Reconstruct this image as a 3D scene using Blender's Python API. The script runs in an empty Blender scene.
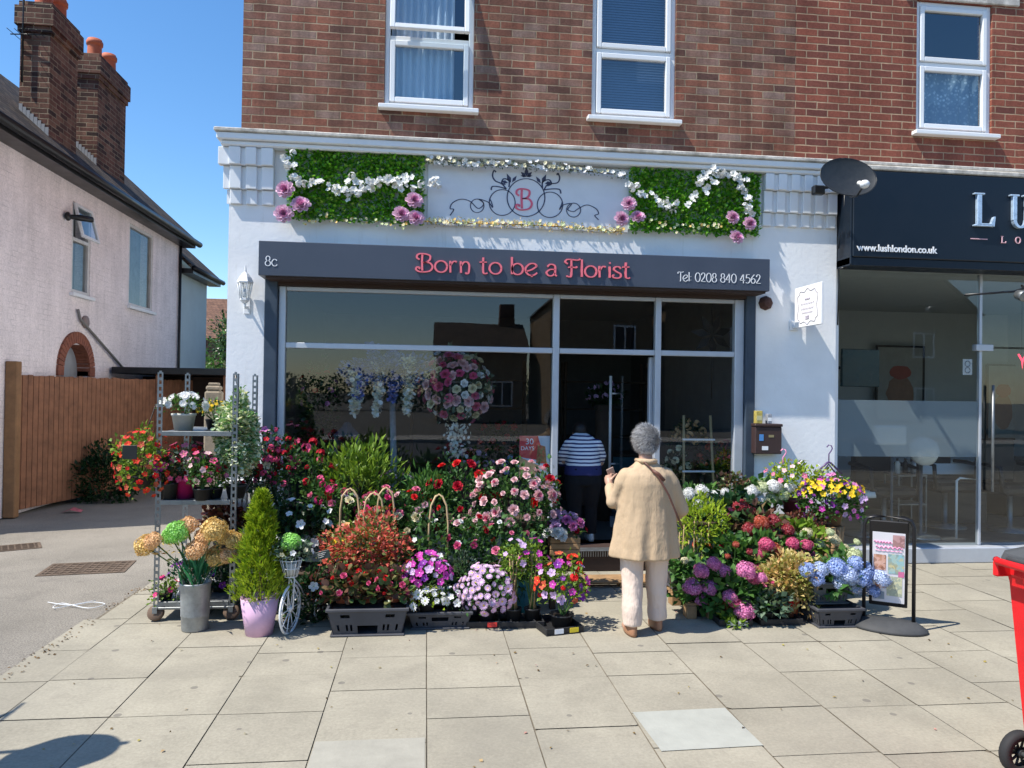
import bpy, math, random
import numpy as np
from mathutils import Vector, Matrix, Euler
R = math.radians
PI = math.pi
random.seed(7); rng = np.random.default_rng(7)
scn = bpy.context.scene
COL = scn.collection

# ------------------------------------------------------------------ camera
YAW, PITCH, ROLL, FPX = R(6.55), R(.62), R(.835), 744.
CP = Vector((0, -7.35, 1.75))
_f = Vector((math.sin(YAW)*math.cos(PITCH), math.cos(YAW)*math.cos(PITCH), math.sin(PITCH)))
_r0 = Vector((math.cos(YAW), -math.sin(YAW), 0)); _u0 = _r0.cross(_f)
_r = _r0*math.cos(ROLL) + _u0*math.sin(ROLL); _u = _u0*math.cos(ROLL) - _r0*math.sin(ROLL)
cam = bpy.data.cameras.new('camera'); co = bpy.data.objects.new('camera', cam); COL.objects.link(co)
cam.sensor_width = 36; cam.lens = FPX/1024*36; cam.clip_start = .05; cam.clip_end = 2000
co.matrix_world = Matrix(((_r.x, _u.x, -_f.x, CP.x), (_r.y, _u.y, -_f.y, CP.y), (_r.z, _u.z, -_f.z, CP.z), (0, 0, 0, 1)))
scn.camera = co

# ------------------------------------------------------------------ light
LD = Vector((.63, .212, -1.0)).normalized()          # way the sunlight travels
sun = bpy.data.lights.new('sun', 'SUN'); sun.energy = 4.9; sun.angle = R(.5); sun.color = (1, .94, .84)
so = bpy.data.objects.new('sun', sun); COL.objects.link(so)
so.rotation_euler = (-LD).to_track_quat('Z', 'Y').to_euler(); so.location = (-4, -4, 9)
w = bpy.data.worlds.new('World'); scn.world = w; w.use_nodes = True
nt = w.node_tree; bg = nt.nodes['Background']; sk = nt.nodes.new('ShaderNodeTexSky'); sk.sky_type = 'NISHITA'
sk.sun_disc = False; sk.sun_elevation = math.asin(-LD.z); sk.sun_rotation = math.atan2(-LD.x, -LD.y)
sk.air_density = 1.0; sk.dust_density = .25; sk.ozone_density = 3.0
hs = nt.nodes.new('ShaderNodeHueSaturation'); hs.inputs['Saturation'].default_value = 1.22; nt.links.new(sk.outputs[0], hs.inputs['Color'])
nt.links.new(hs.outputs[0], bg.inputs[0]); bg.inputs[1].default_value = .15
scn.view_settings.view_transform = 'Standard'; scn.view_settings.look = 'None'
scn.view_settings.gamma = 1; scn.view_settings.exposure = .52
scn.render.engine = 'CYCLES'
cy = scn.cycles
cy.max_bounces = 7; cy.diffuse_bounces = 3; cy.glossy_bounces = 3; cy.transparent_max_bounces = 12; cy.transmission_bounces = 4
cy.caustics_reflective = False; cy.caustics_refractive = False

# ------------------------------------------------------------------ geometry helpers
def at(px, py, Y=0.):
    d = _f + _r*((px-512)/FPX) - _u*((py-384)/FPX); t = (Y-CP.y)/d.y
    q = CP + d*t; return q.x, q.z
def gnd(px, py, z=0.):
    d = _f + _r*((px-512)/FPX) - _u*((py-384)/FPX); t = (z-CP.z)/d.z
    q = CP + d*t; return q.x, q.y

WORLDROOTS = {}
class MB:
    def __init__(s): s.v = []; s.f = []; s.m = []; s.sm = []
    def add(s, vs, fs, mi=0, smooth=False):
        o = len(s.v); s.v += [tuple(v) for v in vs]
        for f in fs: s.f.append(tuple(i+o for i in f)); s.m.append(mi); s.sm.append(smooth)
        return s
    def box(s, x0, x1, y0, y1, z0, z1, mi=0, M=None):
        vs = [Vector((x, y, z)) for z in (z0, z1) for y in (y0, y1) for x in (x0, x1)]
        if M: vs = [M @ v for v in vs]
        return s.add(vs, [(0, 2, 3, 1), (4, 5, 7, 6), (0, 1, 5, 4), (2, 6, 7, 3), (0, 4, 6, 2), (1, 3, 7, 5)], mi)
    def bbox(s, x0, x1, y0, y1, z0, z1, b=.006, mi=0, M=None):      # box with chamfered edges
        cx, cy_, cz = (x0+x1)/2, (y0+y1)/2, (z0+z1)/2; hx, hy, hz = abs(x1-x0)/2, abs(y1-y0)/2, abs(z1-z0)/2
        b = min(b, hx*.6, hy*.6, hz*.6); vs = []; idx = {}
        for sx in (-1, 1):
            for sy in (-1, 1):
                for sz in (-1, 1):
                    for a in range(3):
                        p = [sx*(hx-b), sy*(hy-b), sz*(hz-b)]; p[a] = (sx*hx, sy*hy, sz*hz)[a]
                        idx[(sx, sy, sz, a)] = len(vs); q = Vector((cx+p[0], cy_+p[1], cz+p[2])); vs.append(M @ q if M else q)
        fs = []
        for a in range(3):
            b1, b2 = [i for i in range(3) if i != a]
            for sg in (-1, 1):
                ring = []
                for (p, q) in ((-1, -1), (1, -1), (1, 1), (-1, 1)):
                    k = [0, 0, 0]; k[a] = sg; k[b1] = p; k[b2] = q; ring.append(idx[(k[0], k[1], k[2], a)])
                fl = (sg > 0) ^ (a == 1); fs.append(tuple(ring if fl else ring[::-1]))
        for a in range(3):                                           # edge strips
            b1, b2 = [i for i in range(3) if i != a]
            for p in (-1, 1):
                for q in (-1, 1):
                    def K(sa, ax):
                        k = [0, 0, 0]; k[a] = sa; k[b1] = p; k[b2] = q; return idx[(k[0], k[1], k[2], ax)]
                    fs.append((K(-1, b1), K(1, b1), K(1, b2), K(-1, b2)))
        for sx in (-1, 1):
            for sy in (-1, 1):
                for sz in (-1, 1): fs.append((idx[(sx, sy, sz, 0)], idx[(sx, sy, sz, 1)], idx[(sx, sy, sz, 2)]))
        return s.add(vs, fs, mi)
    def tube(s, pts, rad, n=8, mi=0, cap=True, sx=1.0, smooth=True):
        pts = [Vector(p) for p in pts]; k = len(pts)
        rad = rad if hasattr(rad, '__len__') else [rad]*k
        vs = []; ref = None
        for i, p in enumerate(pts):
            t = (pts[min(i+1, k-1)] - pts[max(i-1, 0)]).normalized()
            if ref is None: ref = Vector((0, 0, 1)) if abs(t.z) < .9 else Vector((1, 0, 0))
            a = t.cross(ref).normalized(); b = t.cross(a).normalized(); ref = -b if False else ref
            for j in range(n):
                an = 2*PI*j/n; vs.append(p + a*(math.cos(an)*rad[i]*sx) + b*(math.sin(an)*rad[i]))
        fs = [(i*n+j, i*n+(j+1) % n, (i+1)*n+(j+1) % n, (i+1)*n+j) for i in range(k-1) for j in range(n)]
        if cap: fs += [tuple(range(n))[::-1], tuple(range((k-1)*n, k*n))]
        return s.add(vs, fs, mi, smooth)
    def lathe(s, prof, c=(0, 0, 0), n=20, mi=0, M=None, smooth=True, sy=1.0, cap=True):
        vs = []
        for (r, z) in prof:
            for j in range(n):
                a = 2*PI*j/n; q = Vector((r*math.cos(a), r*math.sin(a)*sy, z))
                if M: q = M @ q
                vs.append(q + Vector(c))
        k = len(prof); fs = [(i*n+j, i*n+(j+1) % n, (i+1)*n+(j+1) % n, (i+1)*n+j) for i in range(k-1) for j in range(n)]
        if cap and prof[0][0] > 1e-6: fs.append(tuple(range(n))[::-1])
        if cap and prof[-1][0] > 1e-6: fs.append(tuple(range((k-1)*n, k*n)))
        return s.add(vs, fs, mi, smooth)
    def poly(s, pts, y0, y1, mi=0):                                  # an (x,z) outline extruded along y
        n = len(pts); vs = [(p[0], y0, p[1]) for p in pts] + [(p[0], y1, p[1]) for p in pts]
        return s.add(vs, [tuple(range(n)), tuple(range(2*n-1, n-1, -1))] + [(i, i+n, (i+1) % n+n, (i+1) % n) for i in range(n)], mi)
    def blob(s, c, r, n=8, m=6, mi=0):
        rr = r if hasattr(r, '__len__') else (r, r, r)
        vs = [(c[0], c[1], c[2]-rr[2])]
        for i in range(1, m):
            ph = PI*i/m
            for j in range(n):
                a = 2*PI*j/n; vs.append((c[0]+rr[0]*math.sin(ph)*math.cos(a), c[1]+rr[1]*math.sin(ph)*math.sin(a), c[2]-rr[2]*math.cos(ph)))
        vs.append((c[0], c[1], c[2]+rr[2])); L = len(vs)-1
        fs = [(0, 1+(j+1) % n, 1+j) for j in range(n)]
        fs += [(1+i*n+j, 1+i*n+(j+1) % n, 1+(i+1)*n+(j+1) % n, 1+(i+1)*n+j) for i in range(m-2) for j in range(n)]
        fs += [(1+(m-2)*n+j, 1+(m-2)*n+(j+1) % n, L) for j in range(n)]
        return s.add(vs, fs, mi, True)
    def mesh(s, name, mats):
        me = bpy.data.meshes.new(name); me.from_pydata(s.v, [], s.f)
        for m in (mats if isinstance(mats, (list, tuple)) else [mats]): me.materials.append(m)
        me.polygons.foreach_set('material_index', s.m); me.polygons.foreach_set('use_smooth', s.sm); me.update()
        return me
    def build(s, name, mats, parent=None): return put(name, s.mesh(name, mats), parent)

def put(name, me, parent=None, loc=None, rot=None, sc=None):
    o = bpy.data.objects.new(name, me); COL.objects.link(o)
    if parent is not None:
        o.parent = parent
        if parent.name in WORLDROOTS: o.location = -WORLDROOTS[parent.name]
    if loc is not None: o.location = loc
    if rot is not None: o.rotation_euler = rot
    if sc is not None: o.scale = (sc, sc, sc) if not hasattr(sc, '__len__') else sc
    return o
def tag(o, label=None, cat=None, group=None, kind=None):
    for k, v in (('label', label), ('category', cat), ('group', group), ('kind', kind)):
        if v: o[k] = v
    return o
def thing(name, label, cat, loc=(0, 0, 0), rz=0, group=None, world=False):
    o = bpy.data.objects.new(name, None); COL.objects.link(o); o.location = loc; o.rotation_euler = (0, 0, rz)
    o.empty_display_size = .1
    if world: WORLDROOTS[o.name] = Vector(loc)
    return tag(o, label, cat, group)
def struct(name, mb, m): o = mb.build(name, m); o['kind'] = 'structure'; return o

# ------------------------------------------------------------------ materials
def newmat(name):
    m = bpy.data.materials.new(name); m.use_nodes = True; t = m.node_tree; return m, t, t.nodes['Principled BSDF']
class N:
    def __init__(s, t): s.t = t
    def n(s, typ, **kw):
        x = s.t.nodes.new('ShaderNode'+typ)
        for k, v in kw.items():
            if k.startswith('i_'): x.inputs[int(k[2:])].default_value = v
            else: setattr(x, k, v)
        return x
    def link(s, a, b): s.t.links.new(a, b)
    def math(s, op, a, b=None, c=None):
        x = s.t.nodes.new('ShaderNodeMath'); x.operation = op
        for i, v in enumerate((a, b, c)):
            if v is None: continue
            if isinstance(v, (int, float)): x.inputs[i].default_value = v
            else: s.t.links.new(v, x.inputs[i])
        return x.outputs[0]
    def mix(s, f, a, b, mode='MIX'):
        x = s.t.nodes.new('ShaderNodeMix'); x.data_type = 'RGBA'; x.blend_type = mode
        for i, v in ((0, f), (6, a), (7, b)):
            if isinstance(v, (int, float)): x.inputs[i].default_value = v
            elif isinstance(v, (tuple, list)): x.inputs[i].default_value = (*v[:3], 1)
            else: s.t.links.new(v, x.inputs[i])
        return x.outputs[2]
    def ramp(s, f, stops, const=False):
        x = s.t.nodes.new('ShaderNodeValToRGB'); e = x.color_ramp
        if const: e.interpolation = 'CONSTANT'
        while len(e.elements) < len(stops): e.elements.new(.5)
        for el, (p, c) in zip(e.elements, stops):
            el.position = p; el.color = (*c[:3], 1) if hasattr(c, '__len__') else (c, c, c, 1)
        s.t.links.new(f, x.inputs[0]); return x.outputs[0]
    def noise(s, vec, scale, detail=4, rough=.6):
        x = s.t.nodes.new('ShaderNodeTexNoise'); x.inputs['Scale'].default_value = scale
        x.inputs['Detail'].default_value = detail; x.inputs['Roughness'].default_value = rough
        if vec is not None: s.t.links.new(vec, x.inputs['Vector'])
        return x.outputs[0]
    def bump(s, h, strength, dist, bsdf):
        x = s.t.nodes.new('ShaderNodeBump'); x.inputs['Strength'].default_value = strength; x.inputs['Distance'].default_value = dist
        s.t.links.new(h, x.inputs['Height']); s.t.links.new(x.outputs[0], bsdf.inputs['Normal'])
def sc_(c, k): return tuple(min(1, x*k) for x in c[:3])
def mat(name, c, rough=.6, metal=0, vary=.15, scale=6, bump=0, bscale=60, spec=.4, coat=0):
    m, t, b = newmat(name); g = N(t)
    b.inputs['Roughness'].default_value = rough; b.inputs['Metallic'].default_value = metal
    b.inputs['Specular IOR Level'].default_value = spec
    if coat: b.inputs['Coat Weight'].default_value = coat; b.inputs['Coat Roughness'].default_value = .1
    tc = g.n('TexCoord').outputs['Object']
    if vary:
        nz = g.noise(tc, scale, 5, .65); col = g.ramp(nz, [(.3, sc_(c, 1-vary)), (.7, sc_(c, 1+vary*.6))])
        g.link(col, b.inputs['Base Color'])
        rr = g.math('MULTIPLY_ADD', nz, .3, rough-.15); g.link(rr, b.inputs['Roughness'])
    else: b.inputs['Base Color'].default_value = (*c[:3], 1)
    if bump: g.bump(g.noise(tc, bscale, 3), bump, .01, b)
    return m
def leafmat(name, stops, rough=.5, trans=.35, spec=.35):
    m, t, b = newmat(name); g = N(t)
    rnd = g.n('NewGeometry').outputs['Random Per Island']
    col = g.ramp(rnd, stops); g.link(col, b.inputs['Base Color']); b.inputs['Roughness'].default_value = rough
    b.inputs['Specular IOR Level'].default_value = spec
    tr = g.n('BsdfTranslucent'); g.link(g.mix(.5, col, (.9, .9, .2), 'MULTIPLY') if trans > .3 else col, tr.inputs[0])
    mx = g.n('MixShader'); mx.inputs[0].default_value = trans
    g.link(b.outputs[0], mx.inputs[1]); g.link(tr.outputs[0], mx.inputs[2]); g.link(mx.outputs[0], t.nodes['Material Output'].inputs[0])
    return m
def petalmat(name, c, v=.25):
    return leafmat(name, [(0, sc_(c, 1-v)), (.5, c), (1, tuple(min(1, x*(1+v*.3)+.02) for x in c[:3]))], .6, .28, .2)
def cells(name, palette, mortar, bw, bh, msz, off=.5, rough=.85, bump=.6, src='xy', bond=2, grime=.25, vec_rot=False, mortar_noise=True):
    """masonry: random colour per unit, joints, grime; coordinates from world position"""
    m, t, b = newmat(name); g = N(t)
    pos = g.n('NewGeometry').outputs['Position']; sp = g.n('SeparateXYZ'); g.link(pos, sp.inputs[0]); x, y, z = sp.outputs
    u = g.math('ADD', x, y) if src == 'xy' else x
    v = z if src == 'xy' else y
    wob = g.math('MULTIPLY', g.math('SUBTRACT', g.noise(pos, 9, 2), .5), msz*1.1)
    u = g.math('ADD', u, wob); v = g.math('ADD', v, wob)
    vr = g.math('DIVIDE', v, bh); row = g.math('FLOOR', vr); fz = g.math('FRACT', vr)
    sh = g.math('MULTIPLY', g.math('FLOORED_MODULO', row, bond), off)
    ur = g.math('ADD', g.math('DIVIDE', u, bw), sh); colr = g.math('FLOOR', ur); fx = g.math('FRACT', ur)
    dx = g.math('MULTIPLY', g.math('MINIMUM', fx, g.math('SUBTRACT', 1, fx)), bw)
    dz = g.math('MULTIPLY', g.math('MINIMUM', fz, g.math('SUBTRACT', 1, fz)), bh)
    d = g.math('MINIMUM', dx, dz)
    mask = g.n('MapRange'); g.link(d, mask.inputs[0]); mask.inputs[1].default_value = msz*.35; mask.inputs[2].default_value = msz*.65
    cv = g.n('CombineXYZ'); g.link(colr, cv.inputs[0]); g.link(row, cv.inputs[1])
    wn = g.n('TexWhiteNoise', noise_dimensions='3D'); g.link(cv.outputs[0], wn.inputs[0])
    big = g.noise(pos, .9, 3); key = g.math('ADD', wn.outputs['Value'], g.math('MULTIPLY', g.math('SUBTRACT', big, .5), .7))
    n = len(palette); c = g.ramp(key, [(i/max(1, n-1), p) for i, p in enumerate(palette)])
    fine = g.noise(pos, 45, 4, .7)
    c = g.mix(1.0, c, g.ramp(fine, [(.25, .72), (.75, 1.22)]), 'MULTIPLY')
    mo = g.mix(1.0, mortar, g.ramp(g.noise(pos, 5, 3), [(.3, .7), (.7, 1.15)]), 'MULTIPLY')
    c = g.mix(mask.outputs[0], mo, c)
    if grime: 
        c = g.mix(1.0, c, g.ramp(g.noise(pos, 1.7, 5, .7), [(.35, 1-grime), (.65, 1.05)]), 'MULTIPLY')
        mq = g.n('Mapping'); mq.inputs['Scale'].default_value = (3.2, 3.2, .3); g.link(pos, mq.inputs[0]); c = g.mix(1.0, c, g.ramp(g.noise(mq.outputs[0], 1.5, 5, .7), [(.38, 1-grime*.8), (.6, 1.04)]), 'MULTIPLY')
    g.link(c, b.inputs['Base Color']); b.inputs['Roughness'].default_value = rough; b.inputs['Specular IOR Level'].default_value = .25
    h = g.math('ADD', g.math('MULTIPLY', mask.outputs[0], 1.0), g.math('MULTIPLY', fine, .35))
    g.bump(h, bump, .012, b)
    return m
def glass(name, tint=(.82, .88, .9), f0=.08, refl=1.0):
    m, t, b = newmat(name); g = N(t); t.nodes.remove(b)
    tr = g.n('BsdfTransparent'); tr.inputs[0].default_value = (*tint, 1); gl = g.n('BsdfGlossy'); gl.inputs['Roughness'].default_value = 0
    gl.inputs[0].default_value = (refl, refl, refl, 1)
    ge = g.n('NewGeometry'); dt = g.n('VectorMath', operation='DOT_PRODUCT'); g.link(ge.outputs['Incoming'], dt.inputs[0]); g.link(ge.outputs['Normal'], dt.inputs[1])
    c = g.math('ABSOLUTE', dt.outputs['Value']); k = g.math('POWER', g.math('SUBTRACT', 1, c), 5); fz = g.math('MULTIPLY_ADD', k, 1-f0, f0)
    wv = g.n('Bump'); wv.inputs['Strength'].default_value = .05; wv.inputs['Distance'].default_value = .02; g.link(g.noise(ge.outputs['Position'], 1.3, 1), wv.inputs['Height']); g.link(wv.outputs[0], gl.inputs['Normal'])
    mx = g.n('MixShader'); g.link(fz, mx.inputs[0]); g.link(tr.outputs[0], mx.inputs[1]); g.link(gl.outputs[0], mx.inputs[2])
    g.link(mx.outputs[0], t.nodes['Material Output'].inputs[0]); return m
def render_wall(name, c, stain=.25, warm=(.55, .5, .4)):            # painted render with faint streaks
    m, t, b = newmat(name); g = N(t); pos = g.n('NewGeometry').outputs['Position']
    mp = g.n('Mapping'); mp.inputs['Scale'].default_value = (5, 5, .5); g.link(pos, mp.inputs[0])
    st = g.noise(mp.outputs[0], 1.6, 6, .7); f = g.ramp(st, [(.58, 0.0), (.85, stain)])
    c1 = g.mix(f, c, tuple(a*b_ for a, b_ in zip(c, warm)))
    bl = g.noise(pos, 2.2, 4); c1 = g.mix(1, c1, g.ramp(bl, [(.3, .93), (.7, 1.03)]), 'MULTIPLY')
    g.link(c1, b.inputs['Base Color']); b.inputs['Roughness'].default_value = .75; b.inputs['Specular IOR Level'].default_value = .3
    g.bump(g.noise(pos, 22, 5, .6), .25, .01, b); return m

M_brick = cells('red_brick', [(.15, .075, .06), (.22, .10, .07), (.33, .12, .078), (.25, .13, .09), (.37, .14, .088), (.20, .092, .068), (.31, .15, .105), (.33, .22, .18), (.25, .10, .07)], (.40, .30, .205), .24, .077, .011, grime=.36)
M_brick2 = cells('dark_red_brick', [(.17, .06, .046), (.26, .083, .055), (.32, .098, .062), (.21, .07, .05), (.30, .10, .065)], (.46, .32, .21), .24, .077, .012, grime=.2)
M_chim = cells('chimney_brick', [(.05, .03, .026), (.11, .052, .04), (.18, .08, .055), (.24, .13, .09), (.13, .05, .04)], (.33, .26, .18), .235, .077, .012, grime=.35)
M_arch = mat('arch_brick', (.28, .10, .06), .85, vary=.35, scale=14, bump=.4)
M_pinkwall = cells('painted_brick', [(.88, .80, .80), (.89, .81, .81), (.885, .805, .80)], (.87, .79, .79), .24, .077, .009, bump=.09, grime=.1)
M_bluewall = render_wall('pale_green_render', (.50, .60, .62))
M_white = render_wall('white_render', (.87, .875, .88), .6)
M_whitep = mat('white_paint', (.78, .80, .82), .5, vary=.06, scale=3)
M_cap = mat('weathered_stone', (.55, .52, .47), .85, vary=.5, scale=9, bump=.3)
M_upvc = mat('white_upvc', (.80, .82, .84), .35, vary=.03)
M_alu = mat('silver_aluminium', (.54, .57, .62), .42, metal=.35, vary=.06)
M_navy = mat('dark_blue_steel', (.045, .065, .095), .45, vary=.2)
M_sign = mat('charcoal_board', (.062, .075, .105), .4, vary=.08, scale=2)
M_dark = mat('black_plastic', (.018, .018, .02), .4, vary=.2)
M_brownsof = mat('brown_soffit', (.05, .03, .025), .7)
M_salonnavy = mat('navy_panel', (.006, .012, .022), .38, vary=.1)
M_tile = cells('roof_tiles', [(.05, .04, .035), (.09, .07, .058), (.13, .10, .075), (.07, .06, .05)], (.015, .013, .012), .17, .11, .014, bump=1.0, grime=.3)
M_tilered = cells('red_roof_tiles', [(.16, .085, .06), (.22, .12, .08), (.19, .10, .07)], (.08, .05, .04), .25, .2, .02)
M_terra = mat('terracotta', (.52, .14, .07), .75, vary=.2, bump=.2)
M_gutter = mat('black_gutter', (.015, .016, .018), .35, vary=.2)
M_fence = mat('fence_wood', (.28, .128, .07), .8, vary=.35, scale=5, bump=.4, bscale=30)
M_post = mat('weathered_post', (.26, .21, .15), .85, vary=.3, scale=8, bump=.4)
M_newpost = mat('brown_post', (.28, .15, .07), .8, vary=.25, scale=7)
M_glass = glass('window_glass', (.72, .84, .92), .17)
M_glassd = glass('shop_glass', (.90, .94, .95), .075)
M_glassh = glass('house_glass', (.7, .75, .75), .06)
M_glasss = glass('salon_glass', (.80, .86, .86), .07)
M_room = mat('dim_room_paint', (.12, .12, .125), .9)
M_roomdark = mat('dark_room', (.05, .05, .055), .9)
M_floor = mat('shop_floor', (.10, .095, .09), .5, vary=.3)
M_concrete = mat('concrete', (.38, .36, .32), .9, vary=.25, scale=5, bump=.3)
M_metal = mat('galvanised_steel', (.23, .245, .255), .42, metal=.7, vary=.25, scale=12)
M_zinc = mat('zinc', (.34, .36, .37), .5, metal=.6, vary=.35, scale=9, bump=.1)
M_blackm = mat('black_metal', (.012, .012, .014), .35, vary=.2)
M_crate = mat('grey_plastic', (.062, .064, .075), .5, vary=.2)
M_potblk = mat('black_pot', (.02, .02, .022), .55, vary=.25)
M_wood = mat('pale_wood', (.36, .22, .11), .8, vary=.35, scale=7, bump=.3)
M_soil = mat('soil', (.045, .028, .018), .95, vary=.4, bump=.8)
# ------------------------------------------------------------------ ground
def paving_mat():
    m, t, b = newmat('york_paving'); g = N(t); pos = g.n('NewGeometry').outputs['Position']
    rnd = g.n('NewGeometry').outputs['Random Per Island']
    base = g.ramp(rnd, [(0, (.31, .285, .226)), (.3, (.352, .324, .256)), (.65, (.324, .298, .236)), (1, (.368, .34, .27))])
    n1 = g.noise(pos, 1.4, 6, .65); base = g.mix(1, base, g.ramp(n1, [(.3, .78), (.7, 1.12)]), 'MULTIPLY')
    n2 = g.noise(pos, 55, 5, .75); base = g.mix(1, base, g.ramp(n2, [(.28, .80), (.72, 1.13)]), 'MULTIPLY')
    vo = g.n('TexVoronoi'); g.link(pos, vo.inputs[0]); vo.inputs['Scale'].default_value = 4.6
    sp = g.math('LESS_THAN', vo.outputs['Distance'], .105)                      # old chewing gum spots
    sel = g.n('SeparateColor'); g.link(vo.outputs['Color'], sel.inputs[0]); sp = g.math('MULTIPLY', sp, g.math('GREATER_THAN', sel.outputs[0], .55))
    base = g.mix(g.math('MULTIPLY', sp, .6), base, (.12, .11, .10))
    n3 = g.noise(pos, 6, 6, .8); base = g.mix(g.ramp(n3, [(.52, 0.0), (.72, .5)]), base, (.21, .19, .155))
    n4 = g.noise(pos, .55, 4, .7); base = g.mix(g.ramp(n4, [(.45, 0.0), (.68, .30)]), base, (.24, .225, .19))
    hz_ = g.n('MapRange'); vo2 = g.n('TexVoronoi', feature='DISTANCE_TO_EDGE'); nw = g.n('VectorMath', operation='ADD'); nz = g.n('TexNoise'); nz.inputs['Scale'].default_value = 3; g.link(pos, nz.inputs['Vector']); g.link(pos, nw.inputs[0]); g.link(nz.outputs['Color'], nw.inputs[1]); g.link(nw.outputs[0], vo2.inputs[0]); vo2.inputs['Scale'].default_value = .62
    g.link(vo2.outputs['Distance'], hz_.inputs[0]); hz_.inputs[1].default_value = .0015; hz_.inputs[2].default_value = .005; hz_.inputs[3].default_value = .55; hz_.inputs[4].default_value = 0
    g.link(base, b.inputs['Base Color']); b.inputs['Roughness'].default_value = .88; b.inputs['Specular IOR Level'].default_value = .2
    g.bump(n2, .25, .004, b); return m
def asphalt_mat():
    m, t, b = newmat('worn_asphalt'); g = N(t); pos = g.n('NewGeometry').outputs['Position']
    n2 = g.noise(pos, 90, 4, .8); c = g.ramp(n2, [(.32, (.10, .093, .08)), (.5, (.23, .21, .18)), (.7, (.38, .35, .30))])
    n1 = g.noise(pos, .8, 5); c = g.mix(1, c, g.ramp(n1, [(.3, .78), (.7, 1.12)]), 'MULTIPLY'); n5 = g.noise(pos, 3.5, 6, .75); c = g.mix(g.ramp(n5, [(.55, 0.0), (.7, .5)]), c, (.13, .12, .105))
    g.link(c, b.inputs['Base Color']); b.inputs['Roughness'].default_value = .92; b.inputs['Specular IOR Level'].default_value = .2
    g.bump(n2, .6, .006, b); return m
M_pave = paving_mat(); M_asph = asphalt_mat()
M_joint = mat('sandy_joint', (.17, .145, .105), .95, vary=.4, scale=8)
M_patch = mat('smooth_concrete', (.36, .365, .325), .85, vary=.12, scale=5, bump=.15)

struct('ground', MB().add([(-400, -400, -.05), (400, -400, -.05), (400, 600, -.05), (-400, 600, -.05)], [(0, 1, 2, 3)]), mat('earth', (.12, .11, .09), .95))
struct('driveway', MB().add([(-14, -9.0, -.012), (-1.85, -9.0, -.012), (-1.85, 40, -.012), (-14, 40, -.012)], [(0, 1, 2, 3)]), M_asph)
mr = mat('road_asphalt', (.075, .075, .075), .9, vary=.2, scale=30)
rd = MB().add([(-60, -17.5, -.02), (60, -17.5, -.02), (60, -9.15, -.02), (-60, -9.15, -.02)], [(0, 1, 2, 3)])
struct('road', rd, mr)
km = MB()
for k in range(60): km.bbox(-27+k*.92, -27+k*.92+.91, -9.15, -9.0, -.05, .002, .012)
struct('kerb', km, M_concrete)
struct('far_pavement', MB().box(-60, 60, -20, -17.5, -.05, .1), M_concrete)
# paving slabs: columns run away from the camera, rows are staggered a little
def clip(poly, a, b, c):                                             # keep a*x+b*y<=c
    out = []
    for i in range(len(poly)):
        p, q = poly[i], poly[(i+1) % len(poly)]; dp, dq = a*p[0]+b*p[1]-c, a*q[0]+b*q[1]-c
        if dp <= 0: out.append(p)
        if (dp < 0) != (dq < 0) and abs(dp-dq) > 1e-9:
            k = dp/(dp-dq); out.append((p[0]+(q[0]-p[0])*k, p[1]+(q[1]-p[1])*k))
    return out
slabs = MB(); sw = .556; x0c = .028
PX0, PX1 = gnd(640, 712), gnd(762, 748)
g0 = .0024
for i in range(-5, 40):
    xa, xb = x0c+i*sw, x0c+(i+1)*sw
    y = -9.0 + (i*.37 % .5); 
    while y < 1.2:
        h = .54 if random.random() < .8 else (.40 if random.random() < .5 else .68)
        ya, yb = y, y+h; y = yb
        if xb < -1.9 and ya > -.55: continue
        if ya > .0 and xb < 4.2: continue
        if 1.10 < (xa+xb)/2 < 1.65 and -3.86 < (ya+yb)/2 < -3.3: pass
        J = lambda: random.uniform(0, .002)
        ck = lambda: random.uniform(.008, .03) if random.random() < .12 else .004
        X0, X1, Y0, Y1 = xa+g0+J(), xb-g0-J(), ya+g0+J(), yb-g0-J(); c1, c2_, c3, c4 = ck(), ck(), ck(), ck()
        q = [(X0+c1, Y0), (X1-c2_, Y0), (X1, Y0+c2_*.7), (X1, Y1-c3), (X1-c3*.8, Y1), (X0+c4, Y1), (X0, Y1-c4*.6), (X0, Y0+c1*.8)]
        q = clip(q, -1, 0, 2.52 if ya < -2 else 2.42)
        if len(q) < 3: continue
        z = random.uniform(-.0015, .0015)
        slabs.add([(a, b_, z) for a, b_ in q], [tuple(range(len(q)))])
struct('pavement', slabs, M_pave)
struct('paving_bed', MB().add([(-2.53, -9, -.005), (26, -9, -.005), (26, 1.0, -.005), (-1.9, 1.0, -.005), (-1.9, -.55, -.005), (-2.44, -.55, -.005)], [(0, 1, 2, 3, 4, 5)]), M_joint)
struct('concrete_patch', MB().add([(1.17, -3.80, .004), (1.70, -3.785, .004), (1.685, -3.34, .004), (1.15, -3.355, .004)], [(0, 1, 2, 3)]), M_patch)
struct('light_slab', MB().add([(-.52, -4.05, .004), (.02, -4.05, .004), (.02, -3.56, .004), (-.52, -3.56, .004)], [(0, 1, 2, 3)]), mat('pale_slab', (.335, .32, .27), .85, vary=.15, scale=5, bump=.15))

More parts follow.
